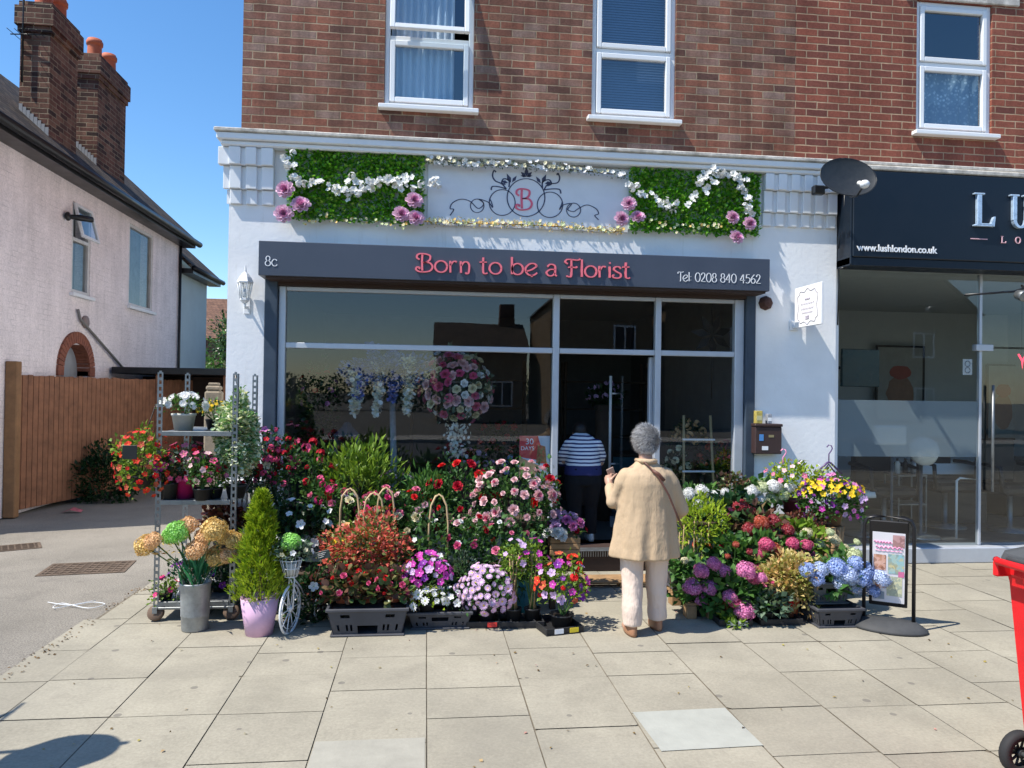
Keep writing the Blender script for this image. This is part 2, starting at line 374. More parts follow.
# drain covers on the driveway
def cover(loc, w_, d_, rz, label):
    t = thing('drain_cover', label, 'drain cover', (loc[0], loc[1], -.011), rz)
    fr = MB()
    for a in ((-w_/2, w_/2, -d_/2, -d_/2+.03), (-w_/2, w_/2, d_/2-.03, d_/2), (-w_/2, -w_/2+.03, -d_/2+.03, d_/2-.03), (w_/2-.03, w_/2, -d_/2+.03, d_/2-.03)): fr.box(a[0], a[1], a[2], a[3], 0, .006)
    fr.build('frame', M_rust, t)
    pl = MB(); pl.box(-w_/2+.031, w_/2-.031, -d_/2+.031, d_/2-.031, 0, .003)
    n = int(w_/.06)
    for i in range(1, n):
        x = -w_/2+w_*i/n; pl.box(x-.008, x+.008, -d_/2+.035, d_/2-.035, .0031, .007)
    for j in range(1, 6):
        y = -d_/2+d_*j/6; pl.box(-w_/2+.035, w_/2-.035, y-.006, y+.006, .0031, .009)
    pl.build('grate', M_rust, t)
M_rust = mat('rusty_iron', (.12, .085, .06), .85, vary=.4, scale=10)
cover((-3.22, .27), .75, .5, .15, 'wide rusty iron drain cover with square ribs in the driveway')
cover((-4.45, 1.25), .6, .35, .5, 'small rusty drain grate in shade near the wooden fence')

# ------------------------------------------------------------------ walls with openings
def wall_holes(mb, x0, x1, z0, z1, y0, y1, holes):
    xs = sorted({x0, x1, *[h[0] for h in holes], *[h[1] for h in holes]}); zs = sorted({z0, z1, *[h[2] for h in holes], *[h[3] for h in holes]})
    for a, b in zip(xs, xs[1:]):
        for c, d in zip(zs, zs[1:]):
            if any(h[0] <= (a+b)/2 <= h[1] and h[2] <= (c+d)/2 <= h[3] for h in holes): continue
            mb.box(a, b, y0, y1, c, d)
def framebox(mb, x0, x1, z0, z1, w_, y0, y1, b=.006):
    mb.bbox(x0, x0+w_, y0, y1, z0, z1, b); mb.bbox(x1-w_, x1, y0, y1, z0, z1, b)
    mb.bbox(x0+w_, x1-w_, y0+.001, y1-.001, z0, z0+w_, b); mb.bbox(x0+w_, x1-w_, y0+.001, y1-.001, z1-w_, z1, b)
M_net = leafmat('net_curtain', [(0, (.78, .82, .85)), (1, (.82, .85, .88))], .8, .2)
M_blind = mat('blue_grey_blind', (.16, .19, .27), .8, vary=.1)
def lace_mat():
    m, t, b = newmat('patterned_lace'); g = N(t); tc = g.n('NewGeometry').outputs['Position']
    vo = g.n('TexVoronoi'); g.link(tc, vo.inputs[0]); vo.inputs['Scale'].default_value = 26
    c = g.ramp(vo.outputs['Distance'], [(.2, (.85, .88, .9)), (.45, (.30, .36, .42))])
    c = g.mix(g.ramp(g.noise(tc, 4, 3), [(.45, 0.0), (.6, .7)]), c, (.16, .2, .26))
    g.link(c, b.inputs['Base Color']); b.inputs['Roughness'].default_value = .9; return m
M_lace = lace_mat()
def upstairs_window(bld, x0, x1, z0, z1, zt, wall_y, inside, opened=False):
    f = MB(); framebox(f, x0, x1, z0, z1, .05, wall_y+.03, wall_y+.10)
    f.bbox(x0+.05, x1-.05, wall_y+.035, wall_y+.095, zt-.025, zt+.025)
    fo = f.build('window', M_upvc, bld)
    s = MB(); framebox(s, x0+.052, x1-.052, z0+.052, zt-.027, .05, wall_y+.012, wall_y+.06); s.build('sash', M_upvc, fo)
    s = MB()
    framebox(s, x0+.052, x1-.052, zt+.027, z1-.052, .05, wall_y+.012, wall_y+.06)
    if opened:
        piv = Vector((0, wall_y+.03, z1-.05)); Mx = Matrix.Translation(piv) @ Matrix.Rotation(R(-9), 4, 'X') @ Matrix.Translation(-piv)
        s.v = [tuple(Mx @ Vector(v)) for v in s.v]
    s.build('sash', M_upvc, fo)
    g = MB(); yy = wall_y+.045
    g.add([(x0+.1, yy, z0+.1), (x1-.1, yy, z0+.1), (x1-.1, yy, zt-.07), (x0+.1, yy, zt-.07)], [(0, 1, 2, 3)]); g.build('pane', M_glass, fo)
    g = MB(); q = [(x0+.1, yy, zt+.07), (x1-.1, yy, zt+.07), (x1-.1, yy, z1-.1), (x0+.1, yy, z1-.1)]
    if opened: q = [tuple(Mx @ Vector(v)) for v in q]
    g.add(q, [(0, 1, 2, 3)]); g.build('pane', M_glass, fo)
    MB().bbox(x0-.05, x1+.05, wall_y-.075, wall_y+.03, z0-.045, z0-.002, .006).build('sill', M_upvc, fo)
    # what stands behind the glass
    if inside == 'net':
        c = MB(); n = 60; xe = x0+(x1-x0)*.78
        for i in range(n):
            a, b = x0+.06+(xe-x0-.06)*i/n, x0+.06+(xe-x0-.06)*(i+1)/n
            ya, yb = [wall_y+.13+.025*math.sin(k*.95)+.012*math.sin(k*.37) for k in (i, i+1)]
            c.add([(a, ya, z0), (b, yb, z0), (b, yb, z1), (a, ya, z1)], [(0, 1, 2, 3)], smooth=True)
        c.build('curtain', M_net, fo)
    elif inside == 'blind':
        c = MB(); k = int((z1-z0)/.027)
        for i in range(k): zz = z0+.01+i*.027; c.add([(x0+.05, wall_y+.15, zz), (x1-.05, wall_y+.15, zz), (x1-.05, wall_y+.165, zz+.026), (x0+.05, wall_y+.165, zz+.026)], [(0, 1, 2, 3)])
        c.build('blind', M_blind, fo)
    else:
        c = MB(); n = 40
        for i in range(n):
            a, b = x0+.06+(x1-x0-.12)*i/n, x0+.06+(x1-x0-.12)*(i+1)/n
            ya, yb = [wall_y+.14+.012*math.sin(k*.9) for k in (i, i+1)]
            c.add([(a, ya, z0), (b, yb, z0), (b, yb, zt-.03), (a, ya, zt-.03)], [(0, 1, 2, 3)], smooth=True)
        c.build('curtain', M_lace, fo)
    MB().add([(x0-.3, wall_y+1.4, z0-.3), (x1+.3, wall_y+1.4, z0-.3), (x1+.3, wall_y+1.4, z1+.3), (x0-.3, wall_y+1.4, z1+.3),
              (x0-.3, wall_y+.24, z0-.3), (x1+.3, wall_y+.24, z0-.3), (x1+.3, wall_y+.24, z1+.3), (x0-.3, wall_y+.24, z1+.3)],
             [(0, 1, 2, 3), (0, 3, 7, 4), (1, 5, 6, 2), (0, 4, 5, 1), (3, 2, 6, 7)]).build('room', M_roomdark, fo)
    return fo

# ------------------------------------------------------------------ florist building
FL = thing('florist_building', 'red brick building over a white rendered florist shopfront with two upstairs windows', 'building', (1.0, 0, 0), world=True)
BY = .04
W1 = (-.46, .42, 4.55, 6.15); W2 = (1.62, 2.50, 4.555, 6.15)
b = MB(); wall_holes(b, -1.81, 3.79, 4.15, 8.6, BY, BY+.23, [W1, W2]); b.box(-1.81, -1.58, BY+.23, 9, 4.15, 8.6)
b.build('brick_wall', M_brick, FL)
upstairs_window(FL, *W1, 5.24, BY, 'net', True)
upstairs_window(FL, *W2, 5.255, BY, 'blind')
# rendered wall of the ground floor, opening for the shopfront
wl = MB(); wall_holes(wl, -1.9, 4.25, 0, 4.14, 0, .25, [(-1.55, 3.36, 0, 2.98)]); wl.box(-1.9, -1.65, .25, 9, 0, 4.1)
wl.build('rendered_wall', M_white, FL)
MB().box(-1.94, 4.27, -.03, .02, 0, .16).build('plinth', M_white, FL) if False else None
cn = MB()
cn.bbox(-2.01, 26, -.17, .045, 4.150, 4.188, .008)
cn.build('cornice_cap', M_cap, FL)
c2 = MB(); c2.bbox(-1.99, 4.28, -.15, .04, 4.085, 4.149, .008); c2.bbox(-1.96, 4.262, -.115, 0, 4.035, 4.084, .012)
c2.box(-1.99, -1.9, .041, 9, 4.05, 4.149)
c2.build('cornice', M_whitep, FL)
def blocks(xa, cols, side):
    for (za, zb, p) in ((3.865, 4.03, .105), (3.645, 3.861, .065), (3.505, 3.641, .035)):
        q = MB(); n = len(cols)
        back = MB()
        q.bbox(cols[0][0]-(p if side < 0 else 0), cols[-1][1]+(.0 if side < 0 else p*.25), -p+.030, 0, za, zb, .004)
        for (c0, c1) in cols: q.bbox(c0, c1, -p, -p+.04, za, zb, .005)
        q.build('pilaster_block', M_whitep, FL)
blocks(-1.9, [(-1.885, -1.78), (-1.735, -1.635), (-1.59, -1.48)], -1)
blocks(3.4, [(3.42, 3.51), (3.56, 3.65), (3.70, 3.79), (3.84, 3.93), (3.98, 4.07), (4.12, 4.22)], 1)
# shopfront frame
x0, x1 = -1.55, 3.36
for a_, b_ in ((x0, x0+.12), (x1-.10, x1)): MB().bbox(a_, b_, -.03, .12, 0, 2.98, .006).build('shutter_rail', M_navy, FL)
al = MB()
for (a, b_) in ((x0+.122, x0+.19), (1.255, 1.32), (2.315, 2.375), (x1-.20, x1-.102)): al.bbox(a, b_, .02, .10, .2, 2.74, .006)
for (a, b_) in ((x0+.19, 1.255), (1.32, 2.315), (2.375, x1-.20)):
    al.bbox(a, b_, .03, .09, 2.145, 2.20, .005); al.bbox(a, b_, .03, .09, 2.70, 2.74, .005)
for (a, b_) in ((x0+.19, 1.255), (2.375, x1-.20)): al.bbox(a, b_, .03, .09, .45, .50, .005)
al.build('shopfront_frame', M_alu, FL)
for (a, b_, c, d) in ((x0+.19, 1.255, 2.2, 2.7), (1.32, 2.315, 2.2, 2.7), (2.375, x1-.2, 2.2, 2.7), (x0+.19, 1.255, .5, 2.145), (2.375, x1-.2, .5, 2.145)):
    MB().add([(a, .06, c), (b_, .06, c), (b_, .06, d), (a, .06, d)], [(0, 1, 2, 3)]).build('shop_pane', M_glassd, FL)
rs = MB(); rs.box(x0+.19, 1.255, .03, .2, .0, .45); rs.box(2.375, x1-.2, .03, .2, 0, .45); rs.build('stall_riser', M_navy, FL)
# door, standing open inwards
dr = MB(); Md = Matrix.Translation((2.30, .10, 0)) @ Matrix.Rotation(R(100), 4, 'Z')
for a in ((0, .05, .22, 2.13),): dr.bbox(a[0], a[1], -.02, .02, a[2], a[3], .005, M=Md)
dr.bbox(.05, .95, -.019, .019, .22, .34, .005, M=Md)
do = dr.build('door', M_alu, FL)
hd = MB(); hd.tube([Md @ Vector((.86, .07, .75)), Md @ Vector((.86, .07, 1.95))], .016, 10); hd.tube([Md @ Vector((.86, 0, .95)), Md @ Vector((.86, .07, .95))], .01, 8); hd.tube([Md @ Vector((.86, 0, 1.75)), Md @ Vector((.86, .07, 1.75))], .01, 8)
hd.build('door_handle', M_upvc, do)
MB().add([Md @ Vector(p) for p in ((.05, 0, .34), (.95, 0, .34), (.95, 0, 2.13), (.05, 0, 2.13))], [(0, 1, 2, 3)]).build('door_pane', M_glassd, do)
# soffit, threshold, step
MB().box(-1.5, 3.34, -.02, .13, 2.742, 2.79).build('soffit', M_brownsof, FL)
st = MB(); st.bbox(1.25, 2.38, -.16, .4, .0, .2, .01); st.build('doorstep', M_brownsof, FL)
nos = MB(); nos.bbox(1.25, 2.38, -.19, -.05, .201, .212, .003)
for i in range(46): nos.box(1.26+i*.024, 1.268+i*.024, -.192, -.188, .15, .205, M=None)
nos.build('step_edge', M_metal, FL)
# interior
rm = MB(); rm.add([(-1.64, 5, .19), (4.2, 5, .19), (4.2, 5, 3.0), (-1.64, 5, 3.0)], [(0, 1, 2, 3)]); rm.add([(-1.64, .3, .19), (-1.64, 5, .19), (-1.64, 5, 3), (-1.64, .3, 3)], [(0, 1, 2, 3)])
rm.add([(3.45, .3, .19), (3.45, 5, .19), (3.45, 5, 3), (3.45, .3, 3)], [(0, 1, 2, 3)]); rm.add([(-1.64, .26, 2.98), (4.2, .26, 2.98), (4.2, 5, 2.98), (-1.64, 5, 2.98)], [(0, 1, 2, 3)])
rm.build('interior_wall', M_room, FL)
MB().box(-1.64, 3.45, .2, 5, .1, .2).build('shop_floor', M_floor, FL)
rf = MB(); rf.add([(-1.95, -.1, 8.6), (3.79, -.1, 8.6), (3.79, 4.5, 11.4), (-1.95, 4.5, 11.4)], [(0, 1, 2, 3)]); rf.add([(-1.95, 9.1, 8.6), (3.79, 9.1, 8.6), (3.79, 4.5, 11.4), (-1.95, 4.5, 11.4)], [(0, 1, 2, 3)])
rf.build('roof', M_tile, FL)
bw_ = MB(); bw_.box(-1.8, 3.79, 8.77, 9, 0, 8.6); bw_.build('rear_wall', M_brick, FL)

# wooden ramp step in front of the door
t = thing('wooden_step', 'pale wooden pallet step on the paving before the dark doorway', 'step', (1.8, -.5, 0))
q = MB()
for i in range(4): q.bbox(-.42, .42, -.30+i*.07, -.30+i*.07+.062, .045, .06, .003)
q.build('tread', M_wood, t)
for xx in (-.37, 0, .37): MB().bbox(xx-.04, xx+.04, -.29, -.03, 0, .044, .004).build('bearer', M_wood, t)

# ------------------------------------------------------------------ salon building
SB = thing('salon_building', 'dark red brick building with a full glass hair salon front', 'building', (6.5, 0, 0), world=True)
W3 = (5.16, 6.04, 4.60, 6.02)
b = MB(); wall_holes(b, 3.791, 26, 4.15, 8.6, BY+.002, BY+.23, [W3, (8.2, 9.1, 4.6, 6.0), (11.4, 12.3, 4.6, 6.0)]); b.build('brick_wall', M_brick2, SB)
upstairs_window(SB, *W3, 5.345, BY, 'lace'); upstairs_window(SB, 8.2, 9.1, 4.6, 6.0, 5.34, BY, 'blind'); upstairs_window(SB, 11.4, 12.3, 4.6, 6.0, 5.34, BY, 'net')
MB().bbox(5.02, 6.35, BY-.02, BY+.1, 6.025, 6.19, .008).build('lintel', M_cap, SB)
pw = MB(); pw.box(4.25, 4.31, .05, .3, 0, 3.15); pw.box(4.25, 26, .24, .3, 3.15, 4.22); pw.box(9.6, 26, 0.0, .3, 0, 3.14); pw.build('party_wall', M_white, SB)
gp = MB(); gp.bbox(4.32, 5.955, .10, .115, .17, 3.10, .002)
MB().add([(4.32, .1, .17), (5.96, .1, .17), (5.96, .1, 3.1), (4.32, .1, 3.1)], [(0, 1, 2, 3)]).build('shop_pane', M_glasss, SB)
MB().add([(5.98, .1, .17), (6.95, .1, .17), (6.95, .1, 2.3), (5.98, .1, 2.3)], [(0, 1, 2, 3)]).build('glass_door', M_glasss, SB)
MB().add([(5.98, .1, 2.32), (6.95, .1, 2.32), (6.95, .1, 3.1), (5.98, .1, 3.1)], [(0, 1, 2, 3)]).build('shop_pane', M_glasss, SB)
MB().add([(6.97, .1, .17), (9.6, .1, .17), (9.6, .1, 3.1), (6.97, .1, 3.1)], [(0, 1, 2, 3)]).build('shop_pane', M_glasss, SB)

m, tt, bb = newmat('frosted_film'); g = N(tt); bb.inputs['Base Color'].default_value = (.20, .26, .29, 1); bb.inputs['Roughness'].default_value = .6
tr = g.n('BsdfTransparent'); mx = g.n('MixShader'); mx.inputs[0].default_value = .6; g.link(tr.outputs[0], mx.inputs[1]); g.link(bb.outputs[0], mx.inputs[2]); g.link(mx.outputs[0], tt.nodes['Material Output'].inputs[0])
MB().add([(4.33, .09, 1.12), (5.94, .09, 1.12), (5.94, .09, 1.72), (4.33, .09, 1.72)], [(0, 1, 2, 3)]).build('frosted_band', m, SB)
kk = MB(); kk.bbox(4.25, 9.6, -.02, .25, 0, .165, .01); kk.build('sill', M_alu, SB)
hh = MB(); hh.bbox(5.90, 6.10, .06, .13, 2.27, 2.34, .004); hh.bbox(5.955, 5.985, .085, .13, .17, 3.1, .003); hh.build('door_fitting', M_alu, SB)
hp = MB(); hp.tube([(6.08, .04, .75), (6.08, .04, 1.9)], .014, 8); hp.build('door_handle', M_metal, SB)
M_salonwall = mat('salon_wall', (.48, .50, .50), .8, vary=.05)
rm = MB(); rm.add([(4.3, 4, .15), (9.6, 4, .15), (9.6, 4, 3.15), (4.3, 4, 3.15)], [(0, 1, 2, 3)]); rm.add([(4.315, .3, .15), (4.315, 4, .15), (4.315, 4, 3.15), (4.315, .3, 3.15)], [(0, 1, 2, 3)])
rm.add([(9.6, .3, .15), (9.6, 4, .15), (9.6, 4, 3.15), (9.6, .3, 3.15)], [(0, 1, 2, 3)]); rm.add([(4.3, .2, 3.15), (9.6, .2, 3.15), (9.6, 4, 3.15), (4.3, 4, 3.15)], [(0, 1, 2, 3)])
rm.build('interior_wall', M_salonwall, SB)
MB().box(4.3, 9.6, .2, 4, .08, .16).build('salon_floor', mat('salon_floor_tile', (.10, .10, .11), .35, vary=.2), SB)
rf = MB(); rf.add([(3.79, -.1, 8.6), (26, -.1, 8.6), (26, 4.5, 11.4), (3.79, 4.5, 11.4)], [(0, 1, 2, 3)]); rf.add([(3.79, 9.1, 8.6), (26, 9.1, 8.6), (26, 4.5, 11.4), (3.79, 4.5, 11.4)], [(0, 1, 2, 3)])
rf.build('roof', M_tile, SB)
bw_ = MB(); bw_.box(3.79, 26, 8.77, 9, 0, 8.6); bw_.build('rear_wall', M_brick2, SB)

# ------------------------------------------------------------------ the house on the left
HX = -5.5
HS = thing('pink_house', 'pale pink painted two storey house side with black gutter behind the fence', 'house', (-7.6, 6, 0), world=True)
hw = MB()
def yz_wall(mb, xa, xb, y0, y1, z0, z1, holes):
    ys = sorted({y0, y1, *[h[0] for h in holes], *[h[1] for h in holes]}); zs = sorted({z0, z1, *[h[2] for h in holes], *[h[3] for h in holes]})
    for a, b_ in zip(ys, ys[1:]):
        for c, d in zip(zs, zs[1:]):
            if any(h[0] <= (a+b_)/2 <= h[1] and h[2] <= (c+d)/2 <= h[3] for h in holes): continue
            mb.box(xa, xb, a, b_, c, d)
HW = [(4.88, 5.52, 3.20, 4.62), (7.10, 8.30, 3.25, 4.78)]; DH = (4.64, 5.52, 0, 2.40)
yz_wall(hw, HX-.25, HX, 1.9, 9.9, 0, 5.0, HW+[DH])
hw.box(-10.2, HX-.25, 9.65, 9.9, 0, 5.0); hw.box(-10.2, HX-.25, 1.9, 2.15, 0, 5.0)
hw.add([(-10.2, 9.899, 5.0), (HX-.0, 9.899, 5.0), (-7.85, 9.899, 7.2)], [(0, 1, 2)])
hw.build('painted_wall', M_pinkwall, HS)
hr = MB(); K = .9; ex, ez, rx, rz = -5.22, 4.98, -7.85, 4.98+K*2.63
def slope(mb, xa, za, xb, zb, y0, y1, th=.09):
    mb.add([(xa, y0, za), (xa, y1, za), (xb, y1, zb), (xb, y0, zb), (xa, y0, za-th), (xa, y1, za-th), (xb, y1, zb-th), (xb, y0, zb-th)], [(0, 1, 2, 3), (7, 6, 5, 4), (0, 4, 5, 1), (1, 5, 6, 2), (2, 6, 7, 3), (3, 7, 4, 0)])
slope(hr, ex, ez+.1, rx, rz+.1, 1.7, 10.15); slope(hr, -10.5, ez+.1, rx, rz+.1, 1.7, 10.15)
hr.build('roof', M_tile, HS)
gt = MB(); gt.tube([(ex+.06, 1.7, ez), (ex+.06, 10.2, ez)], .065, 10); gt.box(HX, ex, 1.7, 10.1, 4.88, 4.97); gt.tube([(HX+.04, 9.85, 4.95), (HX+.04, 9.85, 0)], .03, 8)
gt.build('gutter', M_gutter, HS)
def house_window(y0, y1, z0, z1, split, pane_m, opened):
    f = MB(); w_ = .06
    for (a, b_, c, d) in ((y0, y0+w_, z0, z1), (y1-w_, y1, z0, z1), (y0+w_, y1-w_, z0, z0+w_), (y0+w_, y1-w_, z1-w_, z1)): f.bbox(HX-.09, HX-.01, a, b_, c, d, .005)
    if split: f.bbox(HX-.09, HX-.01, y0+w_, y1-w_, split-.03, split+.03, .005)
    fo = f.build('window', mat('window_white', (.66, .64, .62), .5), HS)
    MB().bbox(HX-.03, HX+.07, y0-.06, y1+.06, z0-.06, z0-.004, .006).build('sill', M_whitep, fo)
    MB().add([(HX-.05, y0, z0), (HX-.05, y1, z0), (HX-.05, y1, split or z1), (HX-.05, y0, split or z1)], [(0, 1, 2, 3)]).build('pane', pane_m, fo)
    MB().add([(HX-.24, y0-.0, z0), (HX-.24, y1, z0), (HX-.24, y1, z1), (HX-.24, y0, z1)], [(0, 1, 2, 3)]).build('blind', mat('grey_inside', (.16, .17, .17), .9, vary=.5, scale=4), fo)
    if split:
        s = MB(); o = .0
        Mx = Matrix.Translation((HX, 0, z1-.02)) @ Matrix.Rotation(R(-14), 4, 'Y') @ Matrix.Translation((-HX, 0, -z1+.02))
        for (a, b_, c, d) in ((y0+.02, y0+.07, split, z1-.02), (y1-.07, y1-.02, split, z1-.02), (y0+.07, y1-.07, split, split+.05), (y0+.07, y1-.07, z1-.07, z1-.02)): s.bbox(HX-.01, HX+.03, a, b_, c, d, .005, M=Mx)
        s.build('sash', M_whitep, fo)
        MB().add([Mx @ Vector(p) for p in ((HX+.01, y0+.05, split+.03), (HX+.01, y1-.05, split+.03), (HX+.01, y1-.05, z1-.04), (HX+.01, y0+.05, z1-.04))], [(0, 1, 2, 3)]).build('pane', M_glass, fo)
house_window(4.88, 5.52, 3.20, 4.62, 4.05, M_glassh, True); house_window(7.10, 8.30, 3.25, 4.78, None, M_glassh, False)
# arched doorway ring and door
ar = MB(); n = 22; yc, zc, r1, r2 = 5.08, 1.98, .44, .62
for i in range(n):
    a0, a1 = PI*i/n+.01, PI*(i+1)/n-.01
    pts = [(yc+math.cos(a)*r, zc+math.sin(a)*r) for a, r in ((a0, r1), (a1, r1), (a1, r2), (a0, r2))]
    vs = [(HX-.2, p[0], p[1]) for p in pts]+[(HX+.035, p[0], p[1]) for p in pts]
    ar.add(vs, [(0, 3, 2, 1), (4, 5, 6, 7), (0, 1, 5, 4), (1, 2, 6, 5), (2, 3, 7, 6), (3, 0, 4, 7)])
for k in range(20):
    for sg in (-1, 1): ar.bbox(HX-.2, HX+.035, *sorted((yc+sg*r1, yc+sg*r2)), k*.1, k*.1+.09, .004)
ar.build('door_arch', M_arch, HS)
MB().poly([(0, 0)], 0, 0) if False else None
dd = MB(); pts = [(yc-r1, 0), (yc+r1, 0)]+[(yc+math.cos(a)*r1, zc+math.sin(a)*r1) for a in [PI*i/16 for i in range(17)]]
dd.add([(HX-.17, p[0], p[1]) for p in pts], [tuple(range(len(pts)))]); dd.build('door', mat('grey_door', (.35, .38, .42), .5), HS)
pp = MB(); pp.tube([(HX+.03, 5.05, 2.95), (HX+.04, 5.12, 2.8), (HX+.04, 6.9, 2.05)], .022, 6); pp.build('waste_pipe', mat('grey_pipe', (.20, .19, .18), .6), HS)
pp = MB(); pp.lathe([(.0, 0), (.10, 0), (.10, .04), (0, .04)], (HX, 5.35, 2.78), 14, M=Matrix.Rotation(R(90), 4, 'Y')); pp.build('vent_cover', mat('brown_vent', (.28, .22, .2), .7), HS)
cm = MB(); cm.blob((HX+.05, 4.62, 4.32), (.04, .07, .07)); cm.tube([(HX+.05, 4.62, 4.32), (HX+.18, 4.75, 4.33), (HX+.28, 4.9, 4.34)], [.03, .05, .045], 10); cm.build('security_light', M_gutter, HS)
# chimneys
def chimney(x, y, sx, sy, z0, z1, npots):
    c = MB(); c.box(x-sx, x, y, y+sy, z0, z1-.45); c.box(x-sx-.03, x+.03, y-.03, y+sy+.03, z1-.45, z1-.36); c.box(x-sx-.06, x+.06, y-.06, y+sy+.06, z1-.359, z1-.08)
    c.box(x-sx-.02, x+.02, y-.02, y+sy+.02, z1-.079, z1)
    co_ = c.build('chimney', M_chim, HS)
    for i in range(npots):
        yy = y+sy*(i+.5)/npots; pz = [(.125, 0), (.12, .03), (.115, .25), (.118, .27), (.135, .275), (.138, .34), (.12, .35), (.118, .38), (.09, .38), (.09, .2)]
        MB().lathe(pz, (x-sx/2, yy, z1), 16).build('chimney_pot', M_terra, co_)
    fl_ = MB(); k = 8                                     # stepped lead flashing down the roof slope
    for i in range(k):
        xx = x-sx*i/k; zr = ez+.1+K*(ex-xx)
        fl_.box(xx-sx/k+.005, xx, y-.012, y-.002, zr-.05, zr+.13)
    fl_.build('lead_flashing', mat('lead', (.30, .31, .32), .6), co_)
chimney(-5.62, 4.35, .42, .86, 4.9, 7.42, 2)
chimney(-5.85, 6.5, .40, 1.22, 4.9, 7.62, 2)
c = MB(); c.tube([(-5.98, 4.3, 6.2), (-5.98, 4.3, 8.2)], .015, 6); c.tube([(-6.15, 4.3, 6.9), (-5.7, 4.25, 6.9)], .01, 5)
for k in range(5): c.tube([(-6.1+k*.1, 4.1, 6.9), (-6.1+k*.1, 4.5, 6.9)], .006, 4)
c.build('aerial', M_gutter, HS)
# rear extension, lower roof, pale wall
E2 = thing('rear_extension', 'pale green rendered house wall with a low tiled roof beyond the pink house', 'house', (-6, 12, 0), world=True)
q = MB(); q.box(-9, -5.5, 9.91, 12.0, 0, 4.45); q.add([(-5.5, 11.9, 4.45), (-8.2, 11.9, 4.45), (-7.2, 11.9, 6.1)], [(0, 1, 2)]); q.add([(-5.35, 9.96, 4.40), (-8.2, 9.96, 4.40), (-7.2, 9.96, 6.15)], [(0, 1, 2)]); q.build('rendered_wall', M_bluewall, E2)
q = MB(); slope(q, -5.25, 4.50, -7.2, 6.25, 9.91, 12.3); q.build('roof', M_tile, E2)
q = MB(); q.tube([(-5.2, 9.95, 4.42), (-5.2, 12.35, 4.42)], .06, 8); q.box(-5.5, -5.22, 9.95, 12.2, 4.30, 4.41); q.build('gutter', M_gutter, E2)
# far house roof peeping over the hedge
FH = thing('distant_house', 'far brown tiled roof over the garden hedge', 'house', (-8, 40, 0), world=True)
q = MB(); q.box(-16, 2, 42, 50, 0, 5.0); q.build('wall', M_chim, FH)
q = MB(); q.add([(-16.3, 41.7, 4.9), (2.3, 41.7, 4.9), (2.3, 46, 7.9), (-16.3, 46, 7.9)], [(0, 1, 2, 3)]); q.build('roof', M_tilered, FH)
# dark shed with flat roof behind the fence
SH = thing('garden_shed', 'low dark timber shed with a black flat roof behind the fence', 'shed', (-4, 8, 0), world=True)
q = MB(); q.box(-5.4, -2.6, 7.6, 9.8, 0, 1.95); q.build('wall', mat('dark_timber', (.035, .02, .015), .8, vary=.4), SH)
q = MB(); q.bbox(-5.45, -2.3, 6.3, 10, 1.97, 2.09, .01); q.build('roof', M_gutter, SH)
q = MB(); [q.bbox(xx, xx+.09, 6.4, 6.5, 0, 1.97, .005) for xx in (-4.75, -3.6, -2.45)]; q.build('post', M_fence, SH)

# fence: panels from the near end to the far end
def fence(p0, p1, h, label, name='wooden_fence'):
    p0, p1 = Vector((*p0, 0)), Vector((*p1, 0)); L = (p1-p0).length; an = math.atan2(p1.y-p0.y, p1.x-p0.x)
    t = thing(name, label, 'fence', p0, an)
    n = int(L/.098); q = MB()
    for i in range(n):
        x = i*L/n; dz = random.uniform(-.012, .012)
        q.bbox(x, x+L/n*.90, -.012, .008, .06, h+dz, .003); q.bbox(x-.012, x+L/n*.12, .0085, .018, .06, h+dz-.004, .002)
    q.bbox(0, L, .03, .06, .3, .37); q.bbox(0, L, .03, .06, 1.0, 1.07); q.bbox(0, L, .03, .06, h-.25, h-.18)
    q.build('boards', M_fence, t)
    k = max(1, int(L/1.85))
    for i in range(k+1): MB().bbox(i*L/k-.04, i*L/k+.04, .06, .14, 0, h-.03, .006).build('post', M_fence, t)
    return t
fence((-5.50, 3.25), (-4.35, 8.2), 1.88, 'tall brown close board fence running back along the driveway')
fence((-5.95, 1.7), (-5.56, 3.1), 1.62, 'shorter brown fence panel at the near end of the driveway')
t = thing('fence_post', 'tall square brown timber post at the near end of the fence', 'post', (-5.42, 3.16, 0)); q = MB(); q.bbox(-.075, .075, -.06, .06, 0, 2.06, .01); q.bbox(-.16, -.08, -.03, .03, 0, 1.95, .008); q.build('post_shaft', M_newpost, t)
px_, _z = at(214, 400, .35)
t = thing('gate_post', 'weathered round topped timber gate post beside the white wall', 'post', (px_, .35, 0))
q = MB(); q.bbox(-.08, .08, -.06, .06, 0, 1.72, .02); q.bbox(-.07, .07, -.05, .05, 1.721, 1.77, .03); q.bbox(-.05, .05, -.035, .035, 1.771, 1.80, .02); q.build('post_shaft', M_post, t)

